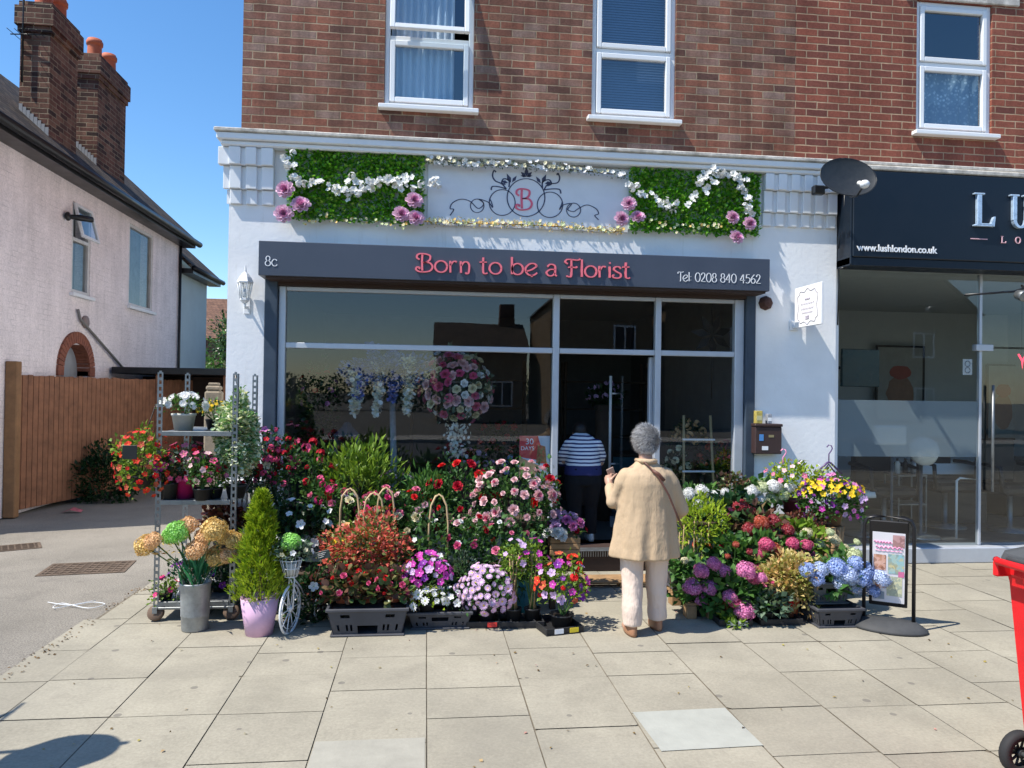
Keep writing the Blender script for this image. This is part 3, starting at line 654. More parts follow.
# houses across the road (they show only as reflections in the glass)
M_stock = cells('stock_brick', [(.22, .15, .09), (.30, .21, .12), (.26, .18, .11)], (.35, .30, .22), .24, .077, .012)
OP = [(.6, 5.6, -34, 4.0, 0), (6.3, 11.6, -30, 6.4, 1), (12.3, 18, -30, 6.4, 1), (18.5, 30, -30, 6.4, 1)]
OPL = ['low roofed house with a single chimney across the road',
       'taller yellow brick gabled house across the road facing the door', 'second tall brick gabled house across the road, facing the salon', 'wide tall brick house at the far right end across the road']
for (xa, xb, yy, h, gable), lb in zip(OP, OPL):
    t = thing('opposite_house', lb, 'house', ((xa+xb)/2, yy, 0), group='houses across the road'); W_ = xb-xa
    q = MB(); q.box(-W_/2, W_/2, -8, 0, 0, h)
    if gable: q.poly([(-W_/2, h), (W_/2, h), (0, h+W_*.42)], -8, 0)
    q.build('wall', M_stock, t)
    q = MB()
    if gable:
        for s in (-1, 1): q.add([(s*(W_/2+.2), .3, h-.1), (0, .3, h+W_*.42+.08), (0, -8.2, h+W_*.42+.08), (s*(W_/2+.2), -8.2, h-.1)], [(0, 1, 2, 3)])
    else:
        q.add([(-W_/2-.2, .3, h), (W_/2+.2, .3, h), (W_/2+.2, -4, h+1.9), (-W_/2-.2, -4, h+1.9)], [(0, 1, 2, 3)]); q.add([(-W_/2-.2, -8.3, h), (W_/2+.2, -8.3, h), (W_/2+.2, -4, h+1.9), (-W_/2-.2, -4, h+1.9)], [(0, 1, 2, 3)])
    r_ = q.build('roof', M_tile, t)
    MB().box(W_*.25, W_*.25+.9, -4.4, -3.6, h, h+3.1).build('chimney', M_chim, r_)
    for wx in ((W_*.22,) if gable else (-W_*.25, W_*.22)):
        for wz in ((.9, 3.9) if gable else (.9,)):
            f = MB(); framebox(f, wx-.6, wx+.6, wz, wz+1.4, .09, .0, .06); f.box(wx-.04, wx+.04, .0, .05, wz+.09, wz+1.31)
            fo = f.build('window', M_upvc, t); MB().box(wx-.5, wx+.5, .005, .012, wz+.1, wz+1.3).build('pane', M_salonnavy, fo)
# ------------------------------------------------------------------ lettering: hand drawn strokes
def catmull(p, closed=False, k=7):
    if len(p) < 3: return [Vector(q) for q in p]
    P = [Vector(q) for q in p]; out = []; n = len(P)
    rngi = range(n) if closed else range(n-1)
    for i in rngi:
        a, b, c, d = (P[(i-1) % n], P[i], P[(i+1) % n], P[(i+2) % n]) if closed else (P[max(i-1, 0)], P[i], P[i+1], P[min(i+2, n-1)])
        for j in range(k):
            t = j/k; out.append(.5*((2*b)+(c-a)*t+(2*a-5*b+4*c-d)*t*t+(3*b-a-3*c+d)*t**3))
    out.append(P[0] if closed else P[-1]); return out
def ribbon(mb, pts, wd, y0, y1, mi=0, callig=.45):
    """pts (x,z); flat stroke standing out from y0 to y1 (y1<y0 = nearer the street)"""
    n = len(pts); L = []; Rr = []
    for i in range(n):
        t = (pts[min(i+1, n-1)]-pts[max(i-1, 0)])
        if t.length < 1e-9: t = Vector((1, 0))
        t.normalize(); nn = Vector((-t.y, t.x)); ww = wd*(1-callig+callig*abs(t.y))/2*2
        ww *= .5; L.append(pts[i]+nn*ww); Rr.append(pts[i]-nn*ww)
    vs = []
    for i in range(n): vs += [(L[i].x, y1, L[i].y), (Rr[i].x, y1, Rr[i].y), (L[i].x, y0, L[i].y), (Rr[i].x, y0, Rr[i].y)]
    fs = []
    for i in range(n-1):
        a, b = i*4, i*4+4; fs += [(a, a+1, b+1, b), (a, b, b+2, a+2), (a+1, a+3, b+3, b+1)]
    fs += [(0, 2, 3, 1), ((n-1)*4, (n-1)*4+1, (n-1)*4+3, (n-1)*4+2)]
    mb.add(vs, fs, mi)
def ring(cx, cy_, rx, ry=None, a0=0, a1=360, n=12): ry = ry or rx; return [(cx+rx*math.cos(R(a0+(a1-a0)*i/n)), cy_+ry*math.sin(R(a0+(a1-a0)*i/n))) for i in range(n+1)]
G = {
 'B': ([[(.32, 1.5), (.30, .9), (.33, .08)], [(.12, 1.05), (-.06, 1.2), (-.05, 1.42), (.15, 1.56), (.5, 1.56), (.86, 1.42), (.86, 1.08), (.62, .86), (.34, .83)],
        [(.40, .84), (.86, .78), (1.06, .45), (.90, .10), (.50, -.02), (.10, .0), (-.12, .18), (-.05, .38), (.12, .34), (.10, .22)]], 1.22),
 'o': ([ring(.46, .5, .44, .5)], 1.02),
 'r': ([[(.10, 1.02), (.12, 0)], [(.12, .62), (.28, .92), (.46, 1.0), (.56, .92)]], .78),
 'n': ([[(.08, 1.02), (.12, 0)], [(.12, .62), (.30, .93), (.55, .96), (.70, .72), (.70, .30), (.66, .02), (.52, -.06), (.44, .05)]], .92),
 't': ([[(.26, 1.42), (.26, .22), (.38, .0), (.58, .06)], [(.0, 1.0), (.52, 1.02)]], .70),
 'b': ([[(.10, 1.55), (.12, .04)], ring(.52, .5, .41, .49)], 1.08),
 'e': ([[(.06, .32), (.5, .5), (.88, .82)], [(.88, .82), (.70, 1.02), (.36, 1.0), (.06, .66), (.06, .32), (.28, .02), (.62, .0), (.90, .22)], [(.52, .0), (.50, -.16)]], 1.02),
 'a': ([[(.10, .80), (.26, 1.0), (.52, 1.0), (.68, .80), (.68, .14), (.82, .0)], [(.68, .56), (.30, .56), (.04, .30), (.18, .02), (.46, .02), (.66, .26)]], .95),
 'F': ([[(.38, 1.5), (.40, .15), (.24, -.04), (.04, .04)], [(.12, 1.12), (-.06, 1.26), (.02, 1.48), (.30, 1.52), (.85, 1.48), (1.05, 1.6)], [(.14, .80), (.40, .84), (.74, .80), (.80, .92)]], 1.08),
 'l': ([[(.10, 1.55), (.12, 0)]], .32),
 'i': ([[(.10, 1.0), (.12, 0)], [(.06, 1.28), (.16, 1.36)]], .34),
 's': ([[(.60, .84), (.46, 1.0), (.18, .98), (.08, .76), (.32, .54), (.58, .38), (.60, .12), (.36, -.02), (.06, .04), (.0, .22), (.12, .26)]], .74),
 'T': ([[(.50, 1.5), (.50, .12), (.36, -.02)], [(.02, 1.22), (.04, 1.46), (.30, 1.52), (.80, 1.48), (1.0, 1.6)]], .92),
 ':': ([[(.06, .18), (.13, .22)], [(.06, .78), (.13, .82)]], .36),
 'c': ([[(.80, .80), (.60, 1.0), (.28, .96), (.04, .6), (.08, .26), (.34, .0), (.66, .02), (.86, .22)]], .95),
 '0': ([ring(.46, .72, .44, .76)], 1.04),
 '2': ([[(.08, 1.1), (.22, 1.44), (.56, 1.46), (.72, 1.14), (.52, .66), (.04, .02)], [(.04, .02), (.84, .02)]], .98),
 '8': ([ring(.44, 1.12, .30, .36), ring(.44, .37, .40, .39)], 1.0),
 '4': ([[(.62, 1.48), (.0, .44)], [(.0, .44), (.92, .46)], [(.64, 1.48), (.64, -.05)]], 1.02),
 '5': ([[(.76, 1.46), (.22, 1.46)], [(.22, 1.46), (.14, .82)], [(.14, .82), (.44, .94), (.78, .74), (.80, .34), (.48, .0), (.06, .08)]], .98),
 '6': ([[(.66, 1.48), (.26, 1.04), (.06, .5), (.20, .08), (.52, .0), (.80, .26), (.74, .66), (.42, .80), (.12, .56)]], .98),
}
def write(mb, text, x, z, s, wd, y0, y1, width=None, slope=0.):
    tot = sum(.55 if c == ' ' else G[c][1] for c in text); k = (width/(tot*s)) if width else 1
    for c in text:
        if c == ' ': x += .55*s*k; continue
        for st in G[c][0]:
            p = [(x+a*s*k, z+b*s) for a, b in st]
            ribbon(mb, catmull(p) if len(p) > 2 else [Vector(q) for q in p], wd, y0, y1)
        x += G[c][1]*s*k
def letters(name, text, x, z, s, wd, y0, y1, m, parent, width=None):
    tot = sum(.55 if c == ' ' else G[c][1] for c in text); k = (width/(tot*s)) if width else 1
    for c in text:
        if c == ' ': x += .55*s*k; continue
        mb = MB(); write(mb, c, x, z, s, wd, y0, y1, G[c][1]*s*k); mb.build(name, m, parent); x += G[c][1]*s*k
def bfont(text, size, x, y, z, m, parent, name='lettering', th=.003, bold=0, sx=1):
    cu = bpy.data.curves.new('t', 'FONT'); cu.body = text; cu.size = size; cu.extrude = th; cu.offset = bold
    tmp = bpy.data.objects.new('t', cu); COL.objects.link(tmp); dg = bpy.context.evaluated_depsgraph_get()
    me = bpy.data.meshes.new_from_object(tmp.evaluated_get(dg)); bpy.data.objects.remove(tmp)
    me.transform(Matrix.Translation((x, y, z)) @ Matrix.Rotation(R(90), 4, 'X') @ Matrix.Scale(sx, 4, (1, 0, 0)))
    me.materials.clear(); me.materials.append(m); return put(name, me, parent)

M_pinkl = mat('coral_pink_letter', (.90, .19, .235), .35, vary=.05)
M_whitel = mat('white_letter', (.85, .86, .88), .4, vary=.03)
M_silver = mat('silver_letter', (.50, .64, .80), .3, metal=.3, vary=.25, scale=20)
M_rosel = mat('pale_pink_letter', (.75, .45, .50), .4)
M_ink = mat('navy_ink', (.05, .06, .12), .6)
M_pinkink = mat('pink_ink', (.75, .14, .22), .6)

# florist fascia: shutter box with raised letters
SG = thing('shop_sign', 'charcoal shop sign reading Born to be a Florist in raised coral pink letters', 'sign', (.92, 0, 2.78), world=True)
q = MB(); q.bbox(-1.56, 3.39, -.27, -.003, 2.795, 3.115, .004); q.build('board', M_sign, SG)
q = MB(); q.box(-1.50, 3.36, -.24, -.005, 2.775, 2.794); q.build('underside', M_brownsof, SG)
letters('letter', 'Born to be a Florist', -.10, 2.875, .108, .0185, -.271, -.288, M_pinkl, SG, 2.07)
letters('phone_digit', 'Tel: 0208 840 4562', 2.44, 2.868, .058, .0085, -.271, -.274, M_whitel, SG, .86)
letters('street_number', '8c', -1.50, 2.885, .060, .009, -.271, -.274, M_whitel, SG, .115)

# fascia with the painted emblem
EM = thing('emblem_board', 'pale board with a pink letter B inside navy scrollwork above the shop sign', 'sign', (.98, 0, 3.7), world=True)
q = MB(); q.bbox(-.02, 2.0, -.022, -.003, 3.38, 4.02, .003); q.build('board', mat('pale_grey_board', (.70, .73, .78), .6, vary=.05), EM)
S2 = 4.876
def W(pts, Y=-.024): return [Vector(at(430+a/S2, 150+b_/S2, Y)) for a, b_ in pts]
sc = MB()
def scroll(pts, wd=.010, closed=False): ribbon(sc, catmull(W(pts), closed), wd, -.0221, -.026, callig=.35)
def circ(cx, cy_, r_): return [(cx+r_*math.cos(2*PI*i/12), cy_+r_*math.sin(2*PI*i/12)) for i in range(12)]
scroll(circ(468, 232, 92), .011, True); scroll(circ(352, 256, 63), .010, True); scroll(circ(585, 267, 62), .010, True)
scroll(circ(230, 272, 33), .009, True); scroll(circ(700, 293, 34), .009, True)
scroll([(98, 318), (116, 290), (98, 285), (110, 258), (150, 240), (195, 250), (235, 285), (262, 262), (240, 240), (285, 255), (305, 280), (300, 255), (292, 240)], .010)
scroll([(822, 340), (803, 320), (822, 310), (808, 285), (765, 268), (725, 285), (700, 300), (672, 290), (690, 262), (650, 268), (632, 290), (640, 270), (644, 255)], .010)
for k in ([(372, 190), (350, 165), (318, 150), (305, 125), (312, 100), (322, 108)], [(372, 190), (340, 180), (305, 178), (298, 195)], [(385, 180), (385, 150), (360, 140), (350, 160), (368, 168)],
          [(556, 195), (575, 168), (620, 160), (632, 138), (625, 115), (618, 122)], [(556, 195), (590, 190), (630, 192), (638, 212)], [(548, 185), (550, 155), (580, 145), (592, 165), (572, 175)]): scroll(k, .014)
def petal2(cx, cy_, an, L_, w_):
    pts = [(0, 0), (w_, L_*.45), (0, L_), (-w_, L_*.45)]; ca, sa = math.cos(R(an)), math.sin(R(an))
    P = W([(cx+a*ca-b_*sa, cy_-(a*sa+b_*ca)) for a, b_ in pts]); sc.add([(v.x, -.026, v.y) for v in P], [(0, 1, 2, 3)])
for a in ((470, 130, 0, 48, 10), (468, 130, 48, 34, 9), (472, 130, -48, 34, 9), (470, 130, 80, 30, 6), (470, 130, -80, 30, 6), (395, 160, 25, 50, 10), (400, 158, -35, 40, 8), (545, 165, -25, 52, 10), (540, 163, 35, 42, 8), (560, 165, -75, 34, 8), (380, 160, 75, 34, 8)): petal2(*a)
sc.build('scrollwork', M_ink, EM)
e = MB(); k = .0105/2.2
for st in G['B'][0]: ribbon(e, catmull([(at(517.5+a*13.5, 209.5-b_*13.2, -.026)) for a, b_ in st]), .022, -.0221, -.028)
e.build('emblem_letter', M_pinkink, EM)

# salon fascia
LS = thing('salon_sign', 'glossy dark navy salon fascia with big silver letters and a web address', 'sign', (6.5, 0, 3.2), world=True)
q = MB(); q.bbox(4.275, 9.62, -.26, .02, 3.175, 4.06, .008); q.bbox(4.255, 4.274, -.25, .02, 3.10, 4.05, .004); q.bbox(4.255, 9.62, -.24, .02, 3.09, 3.174, .004); q.build('board', M_salonnavy, LS)
q = MB(); q.bbox(4.275, 9.62, -.26, 0, 4.07, 4.12, .01); q.build('top_trim', M_cap, LS)
def serif(mb, ch, x, z, h, w_, y0, y1):
    t_ = h*.16; s_ = h*.05
    def bar(a, b_, c, d): mb.bbox(x+a*w_, x+b_*w_, y1, y0, z+c*h, z+d*h, .004)
    if ch == 'L': bar(.14, .36, .05, .95); bar(0, .5, .95, 1); bar(0, .9, 0, .05); bar(.36, .82, .05, .09); mb.poly([(x+.78*w_, z+.05*h), (x+.95*w_, z), (x+1.0*w_, z+.30*h), (x+.94*w_, z+.30*h)], y1, y0)
    if ch == 'U': bar(.12, .32, .22, .95); bar(0, .44, .95, 1); bar(.74, .84, .22, .95); bar(.62, .98, .95, 1); ribbon(mb, [Vector((x+a*w_, z+b_*h)) for a, b_ in ring(.50, .24, .28, .22, 180, 360)], h*.10, y0, y1)
    if ch == 'S': ribbon(mb, catmull([(x+a*w_, z+b_*h) for a, b_ in ((.85, .78), (.62, .97), (.25, .93), (.14, .70), (.45, .52), (.84, .33), (.78, .08), (.42, .0), (.10, .2))]), h*.13, y0, y1)
    if ch == 'H': bar(.1, .3, .05, .95); bar(.7, .9, .05, .95); bar(0, .4, .95, 1); bar(.6, 1, .95, 1); bar(0, .4, 0, .05); bar(.6, 1, 0, .05); bar(.3, .7, .48, .54)
    if ch in 'OC': ribbon(mb, [Vector((x+a*w_, z+b_*h)) for a, b_ in ring(.5, .5, .42, .46, 0 if ch == 'O' else 40, 360 if ch == 'O' else 320, 20)], h*.14, y0, y1)
    if ch == 'N': bar(.12, .22, .05, .95); bar(.78, .88, .05, 1); mb.poly([(x+.05*w_, z+h), (x+.25*w_, z+h), (x+.88*w_, z), (x+.74*w_, z)], y1, y0)
    if ch == 'D': bar(.15, .33, 0, 1); ribbon(mb, [Vector((x+a*w_, z+b_*h)) for a, b_ in ring(.3, .5, .55, .46, -90, 90, 12)], h*.13, y0, y1)
xl, zl = at(974, 226, -.29)
for i, ch in enumerate('LUSH'): q = MB(); serif(q, ch, xl+i*.405, zl, .345, .235, -.262, -.30); q.build('letter', M_silver, LS)
xl2, zl2 = at(1001, 243, -.27); q = MB()
for i, ch in enumerate('LONDON'): serif(q, ch, xl2+i*.165, zl2, .072, .062, -.262, -.27)
xr, zr = at(971, 239, -.27); q.bbox(xr, xr+.19, -.267, -.262, zr, zr+.010, .002); q.bbox(7.2, 7.39, -.267, -.262, zr, zr+.010, .002); q.build('small_lettering', M_rosel, LS)
xw, zw = at(857.5, 250.5, -.27); bfont('www.lushlondon.co.uk', .098, xw, -.265, zw+.002, M_whitel, LS, 'web_address', bold=.0022, sx=.96)

# ------------------------------------------------------------------ wall fixtures
t = thing('wall_lantern', 'white carriage lantern on the white wall left of the shop sign', 'lantern', (-1.715, -.10, 2.72))
q = MB(); q.lathe([(.075, .02), (.078, .03), (.055, .075), (.03, .11), (.012, .125), (.012, .14), (.005, .19), (0, .2)], n=6, smooth=False); q.build('cap', M_whitep, t)
q = MB()
for k in range(6):
    a = PI/3*k; q.tube([(.068*math.cos(a), .068*math.sin(a), .02), (.042*math.cos(a), .042*math.sin(a), -.13)], .005, 5)
q.lathe([(.02, -.17), (.046, -.14), (.046, -.125), (.02, -.12)], n=6, smooth=False); q.tube([(0, .0, -.17), (0, .03, -.21), (0, .10, -.19)], .012, 8); q.bbox(-.03, .03, .09, .10, -.26, -.1, .008); q.build('bracket', M_whitep, t)
q = MB(); q.lathe([(.04, -.12), (.063, .018)], n=6, smooth=False); q.build('lantern_glass', glass('lantern_glass', (.85, .87, .88), .05), t)
q = MB(); q.lathe([(.012, -.12), (.014, -.05), (.0, -.02)], n=8); q.build('bulb', M_whitep, t)

t = thing('bracket_sign', 'small white projecting sign with a scalloped outline on the wall right of the shop sign', 'sign', (3.78, -.31, 2.65))
q = MB(); q.bbox(-.012, .012, -.26, .26, -.20, .21, .004); q.build('panel', mat('white_sign_panel', (.84, .84, .85), .4, vary=.02), t)
q = MB(); fr_ = [(-.20, .10), (-.16, .13), (-.14, .16), (-.06, .15), (0, .18), (.06, .15), (.14, .16), (.16, .13), (.20, .10), (.18, 0), (.20, -.10), (.16, -.13), (.14, -.16), (.06, -.15), (0, -.18), (-.06, -.15), (-.14, -.16), (-.16, -.13), (-.20, -.10), (-.18, 0)]
for sx in (-.0135, .0135):
    pts = catmull(fr_, True, 5)
    for a, b_ in zip(pts, pts[1:]):
        q.tube([(sx, a.x, a.y), (sx, b_.x, b_.y)], .003, 4)
q.build('scalloped_outline', mat('grey_ink', (.25, .22, .27), .6), t)
q = MB()
for z_, hw_ in ((.075, .05), (.03, .13), (-.02, .12), (-.06, .10), (-.10, .035), (-.12, .035)):
    pts = [(-.0135, -hw_+i*2*hw_/26, z_+.012*math.sin(i*1.9)) for i in range(27)]; q.tube(pts, .0028, 4)
q.build('faint_script', mat('faint_ink', (.50, .46, .54), .6), t)
q = MB(); q.bbox(-.02, .02, .23, .31, -.20, -.17, .004); q.bbox(-.045, .045, .29, .308, -.22, -.12, .004); q.build('bracket', M_whitep, t)

bx, bz = at(766, 303, -.02)
t = thing('rusty_vent', 'small rusty brown round vent cap on the white wall below the sign end', 'vent', (bx, -.002, bz))
q = MB(); q.lathe([(.075, 0), (.075, .02), (.06, .05), (.045, .075), (0, .085)], n=8, M=Matrix.Rotation(R(90), 4, 'X'), smooth=False); q.build('cap', mat('rust', (.085, .04, .032), .8, vary=.5), t)

mx0, mz0 = at(755, 454, -.12); mx1, mz1 = at(782, 424, -.12)
t = thing('letterbox', 'dark brown wall mailbox with small stickers below the rusty vent', 'mailbox', ((mx0+mx1)/2, -.003, mz0)); hw_ = (mx1-mx0)/2; hh_ = mz1-mz0
q = MB(); q.bbox(-hw_, hw_, -.12, 0, 0, hh_-.03, .008); q.build('box', mat('brown_box', (.055, .032, .03), .45, vary=.1), t)
q = MB(); q.bbox(-hw_-.006, hw_+.006, -.13, 0, hh_-.029, hh_, .006); q.build('lid', mat('brown_lid', (.05, .03, .028), .4, vary=.1), t)
for (a, b_, c, d, m_, nm) in ((-.10, -.055, .135, .20, mat('blue_sticker', (.10, .30, .65), .4), 'blue_sticker'), (.0, .055, .17, .195, mat('brass', (.45, .38, .2), .4, metal=.5), 'name_plate'), (-.07, -.005, .04, .08, M_whitel, 'white_sticker')):
    MB().box(a, b_, -.123, -.1205, c, d).build(nm, m_, t)
for (a, b_, h_, y_, m_, nm, lb) in ((-.125, -.055, .13, -.07, mat('yellow_carton', (.50, .40, .10), .6, vary=.4, scale=30), 'carton', 'small brown and yellow carton standing on the brown mailbox'), (.005, .05, .10, -.06, mat('grey_carton', (.30, .32, .36), .6, vary=.3, scale=40), 'packet', 'small grey and white packet standing on the brown mailbox')):
    t2 = thing(nm, lb, nm, ((mx0+mx1)/2+(a+b_)/2, y_, mz0+hh_+.001)); w2 = (b_-a)/2
    MB().bbox(-w2, w2, -.03, .03, 0, h_, .004).build('box', m_, t2)
    MB().box(-w2*.8, w2*.8, -.032, -.0302, h_*.25, h_*.62).build('printed_label', M_whitel if nm == 'packet' else mat('pale_label', (.6, .55, .3), .6), t2)

# satellite dish on the corner
dx_, dz_ = at(846, 180, -.55)
t = thing('satellite_dish', 'dark grey oval satellite dish on the corner between the two shops', 'satellite dish', (dx_, -.55, dz_))
Mx = Matrix.Rotation(R(-4), 4, 'Z') @ Matrix.Rotation(R(70), 4, 'X') @ Matrix.Scale(1.05, 4)
q = MB(); n = 32; prof = [(.0, .0), (.08, .003), (.16, .018), (.22, .034), (.255, .048), (.262, .052), (.262, .046), (.22, .026), (.12, .0), (.0, -.01)]
q.lathe(prof, n=n, M=Mx, sy=.78)
q.build('reflector', mat('mesh_grey', (.022, .026, .03), .5, vary=.25, scale=30), t)
q = MB(); pts = [Mx @ Vector((.264*math.cos(2*PI*i/32), .206*math.sin(2*PI*i/32), .05)) for i in range(33)]; q.tube(pts, .004, 5, cap=False); q.build('rim', M_gutter, t)
q = MB(); q.tube([Mx @ Vector((0, -.2, .02)), Mx @ Vector((0, -.26, .12)), Mx @ Vector((0, -.24, .26))], .01, 6); q.tube([Mx @ Vector((0, 0, -.01)), (-.03, .15, -.02), (-.06, .27, .0)], .018, 8); q.bbox(-.16, -.04, .30, .37, -.06, .03, .01); q.build('mounting_arm', M_gutter, t)
q = MB(); q.blob(Mx @ Vector((0, -.24, .27)), (.045, .045, .04)); q.tube([Mx @ Vector((0, -.24, .27)), Mx @ Vector((0, -.17, .19))], .022, 8); q.build('receiver', M_whitep, t)

# loose black cables down the corner
q = MB(); q.tube([(4.262, -.02, 4.05), (4.27, -.03, 3.8), (4.258, -.012, 3.4), (4.268, -.014, 2.9), (4.262, -.012, 2.5)], .008, 5); q.tube([(4.245, -.15, 3.9), (4.268, -.1, 3.6), (4.25, -.03, 3.3)], .006, 5)
tag(q.build('cable', M_gutter), 'thin black cable running down the corner between the two shops', 'cable')
# ------------------------------------------------------------------ foliage and flowers
LEAF = (np.array([(0, 0, 0), (0, .52, .05), (0, 1, -.08), (.5, .42, .10), (-.5, .42, .10)]), [(0, 3, 1), (3, 2, 1), (0, 1, 4), (1, 2, 4)])
BLADE = (np.array([(0, 0, 0), (0, .5, .03), (0, 1, -.05), (.5, .5, .05), (-.5, .5, .05)]), [(0, 3, 1), (3, 2, 1), (0, 1, 4), (1, 2, 4)])
ROUND = (np.array([(0, 0, 0), (.42, .25, .08), (.5, .62, .10), (.2, .98, -.02), (-.2, .98, -.02), (-.5, .62, .10), (-.42, .25, .08), (0, .5, 0)]), [(0, 1, 7), (1, 2, 7), (2, 3, 7), (3, 4, 7), (4, 5, 7), (5, 6, 7), (6, 0, 7)])
def frames(dirs, twist=None):
    """rotation matrices whose Y axis follows dirs and whose Z (upper side) faces up/outwards"""
    y = dirs/np.linalg.norm(dirs, axis=1, keepdims=True); up = np.tile([0, 0, 1.], (len(y), 1)) + rng.normal(0, .45, (len(y), 3))
    x = np.cross(y, up); x /= np.linalg.norm(x, axis=1, keepdims=True)+1e-9; z = np.cross(x, y); return np.stack([x, y, z], axis=2)
def scatter_mesh(name, tmpl, pos, dirs, size, width, m, jitter=.3):
    tv, tf = tmpl; n = len(pos); M_ = frames(dirs); s = size*(1+rng.uniform(-jitter, jitter, n))
    loc = tv[None, :, :]*np.stack([s*width, s, s], axis=1)[:, None, :]
    V = np.einsum('nij,nkj->nki', M_, loc)+pos[:, None, :]
    k = len(tv); sizes = [len(f) for f in tf]; flat = np.concatenate([np.array(f) for f in tf])
    L = (flat[None, :]+(np.arange(n)*k)[:, None]).ravel()
    me = bpy.data.meshes.new(name); me.vertices.add(n*k); me.vertices.foreach_set('co', V.ravel())
    me.loops.add(len(L)); me.loops.foreach_set('vertex_index', L)
    st = np.concatenate([[0], np.cumsum(np.tile(sizes, n))[:-1]]); me.polygons.add(n*len(tf)); me.polygons.foreach_set('loop_start', st)
    me.materials.append(m); me.update(calc_edges=True); me.validate(); return me
def lobes(k=5, amp=.22):
    D = rng.normal(size=(k, 3)); D /= np.linalg.norm(D, axis=1, keepdims=True); ph = rng.uniform(0, 6.28, k); fq = rng.uniform(2, 5, k)
    return lambda d: 1+amp*np.mean([np.sin(fq[i]*(d@D[i])*2+ph[i]) for i in range(k)], axis=0)*1.8
def cloud(n, rad, low=-.7, shell=.5, amp=.22, shape='dome'):
    """points and outward directions in an uneven ellipsoid"""
    d = rng.normal(size=(n*2, 3)); d /= np.linalg.norm(d, axis=1, keepdims=True); d = d[d[:, 2] > low][:n]
    f = lobes(5, amp)(d); u = rng.uniform(0, 1, len(d)); r = (shell+(1-shell)*u**.6)*f
    p = d*r[:, None]*np.array(rad)[None, :]; return p, d
def foliage(parent, c, rad, n, size, width, m, tmpl=LEAF, low=-.7, shell=.5, amp=.25, up=.35, name='foliage', stuff=False):
    p, d = cloud(n, rad, low, shell, amp); dirs = d*.8+rng.normal(0, .5, d.shape)+np.array([0, 0, up])
    o = put(name, scatter_mesh(name, tmpl, p+np.array(c)[None, :], dirs, size, width, m), parent); return o
def stems(parent, base, c, rad, n, m, r=.004, name='stems', low=-.2):
    q = MB(); p, d = cloud(n, rad, low, .6, .2)
    for v in p:
        e_ = Vector(v)+Vector(c); b_ = Vector(base)+Vector((v[0]*.15, v[1]*.15, 0)); mid = (b_+e_)/2+Vector((v[0]*.25, v[1]*.25, 0))
        q.tube([b_, mid, e_], [r, r*.8, r*.5], 4, cap=False)
    return q.build(name, m, parent)
# --- flower heads, shared meshes
def petal_ring(mb, n, L, wd, tilt, lift=0, mi=0, cup=.15, ph=0, base=0.0, tip=.8):
    for i in range(n):
        a = 2*PI*i/n+ph; Mx = Matrix.Rotation(a, 4, 'Z') @ Matrix.Translation((0, 0, lift)) @ Matrix.Rotation(tilt, 4, 'X')
        j = random.uniform(.9, 1.1); c_ = cup*L
        vs = [(-wd*.18, base, 0), (wd*.18, base, 0), (wd*.5*j, L*.55, c_), (-wd*.5*j, L*.55, c_), (wd*.3*tip, L*j, c_*.6), (-wd*.3*tip, L*j, c_*.6), (0, L*.55, 0), (0, L*j*1.02, c_*.2)]
        mb.add([Mx @ Vector(v) for v in vs], [(0, 1, 2, 6), (0, 6, 3), (6, 2, 4, 7), (3, 6, 7, 5)], mi)
def head_rose(r, m):
    q = MB(); petal_ring(q, 6, r, r*1.1, R(12), 0, cup=.25); petal_ring(q, 5, r*.8, r*.95, R(38), r*.05, cup=.3, ph=.5); petal_ring(q, 5, r*.62, r*.75, R(58), r*.1, cup=.3, ph=.2); petal_ring(q, 4, r*.5, r*.5, R(75), r*.15, cup=.3)
    return q.mesh('rose_bloom', m)
def head_peony(r, m):
    q = MB()
    for k, (n, l, tl) in enumerate(((8, 1, 5), (8, .92, 22), (8, .8, 38), (7, .66, 52), (6, .5, 66), (5, .38, 78))): petal_ring(q, n, r*l, r*.75*l+.1*r, R(tl), r*.05*k, cup=.3, ph=k*.4, mi=0 if k < 3 else 1)
    return q.mesh('peony_bloom', m)
def head_disc(r, m, n=5, wd=.98, cup=.16, tilt=12, ctr=.16):
    q = MB(); petal_ring(q, n, r*1.08, r*wd, R(tilt), 0, cup=cup, tip=1.0)
    q.blob((0, 0, r*.06), (r*ctr, r*ctr, r*.1), 6, 4, 1); return q.mesh('open_bloom', m)
def head_daisy(r, m, n=14):
    q = MB(); petal_ring(q, n, r, r*.36, R(8), 0, cup=.05, tip=1.3); petal_ring(q, n-3, r*.8, r*.34, R(20), r*.04, cup=.05, tip=1.3, ph=.2); q.blob((0, 0, r*.1), (r*.26, r*.26, r*.12), 8, 4, 1); return q.mesh('daisy_bloom', m)
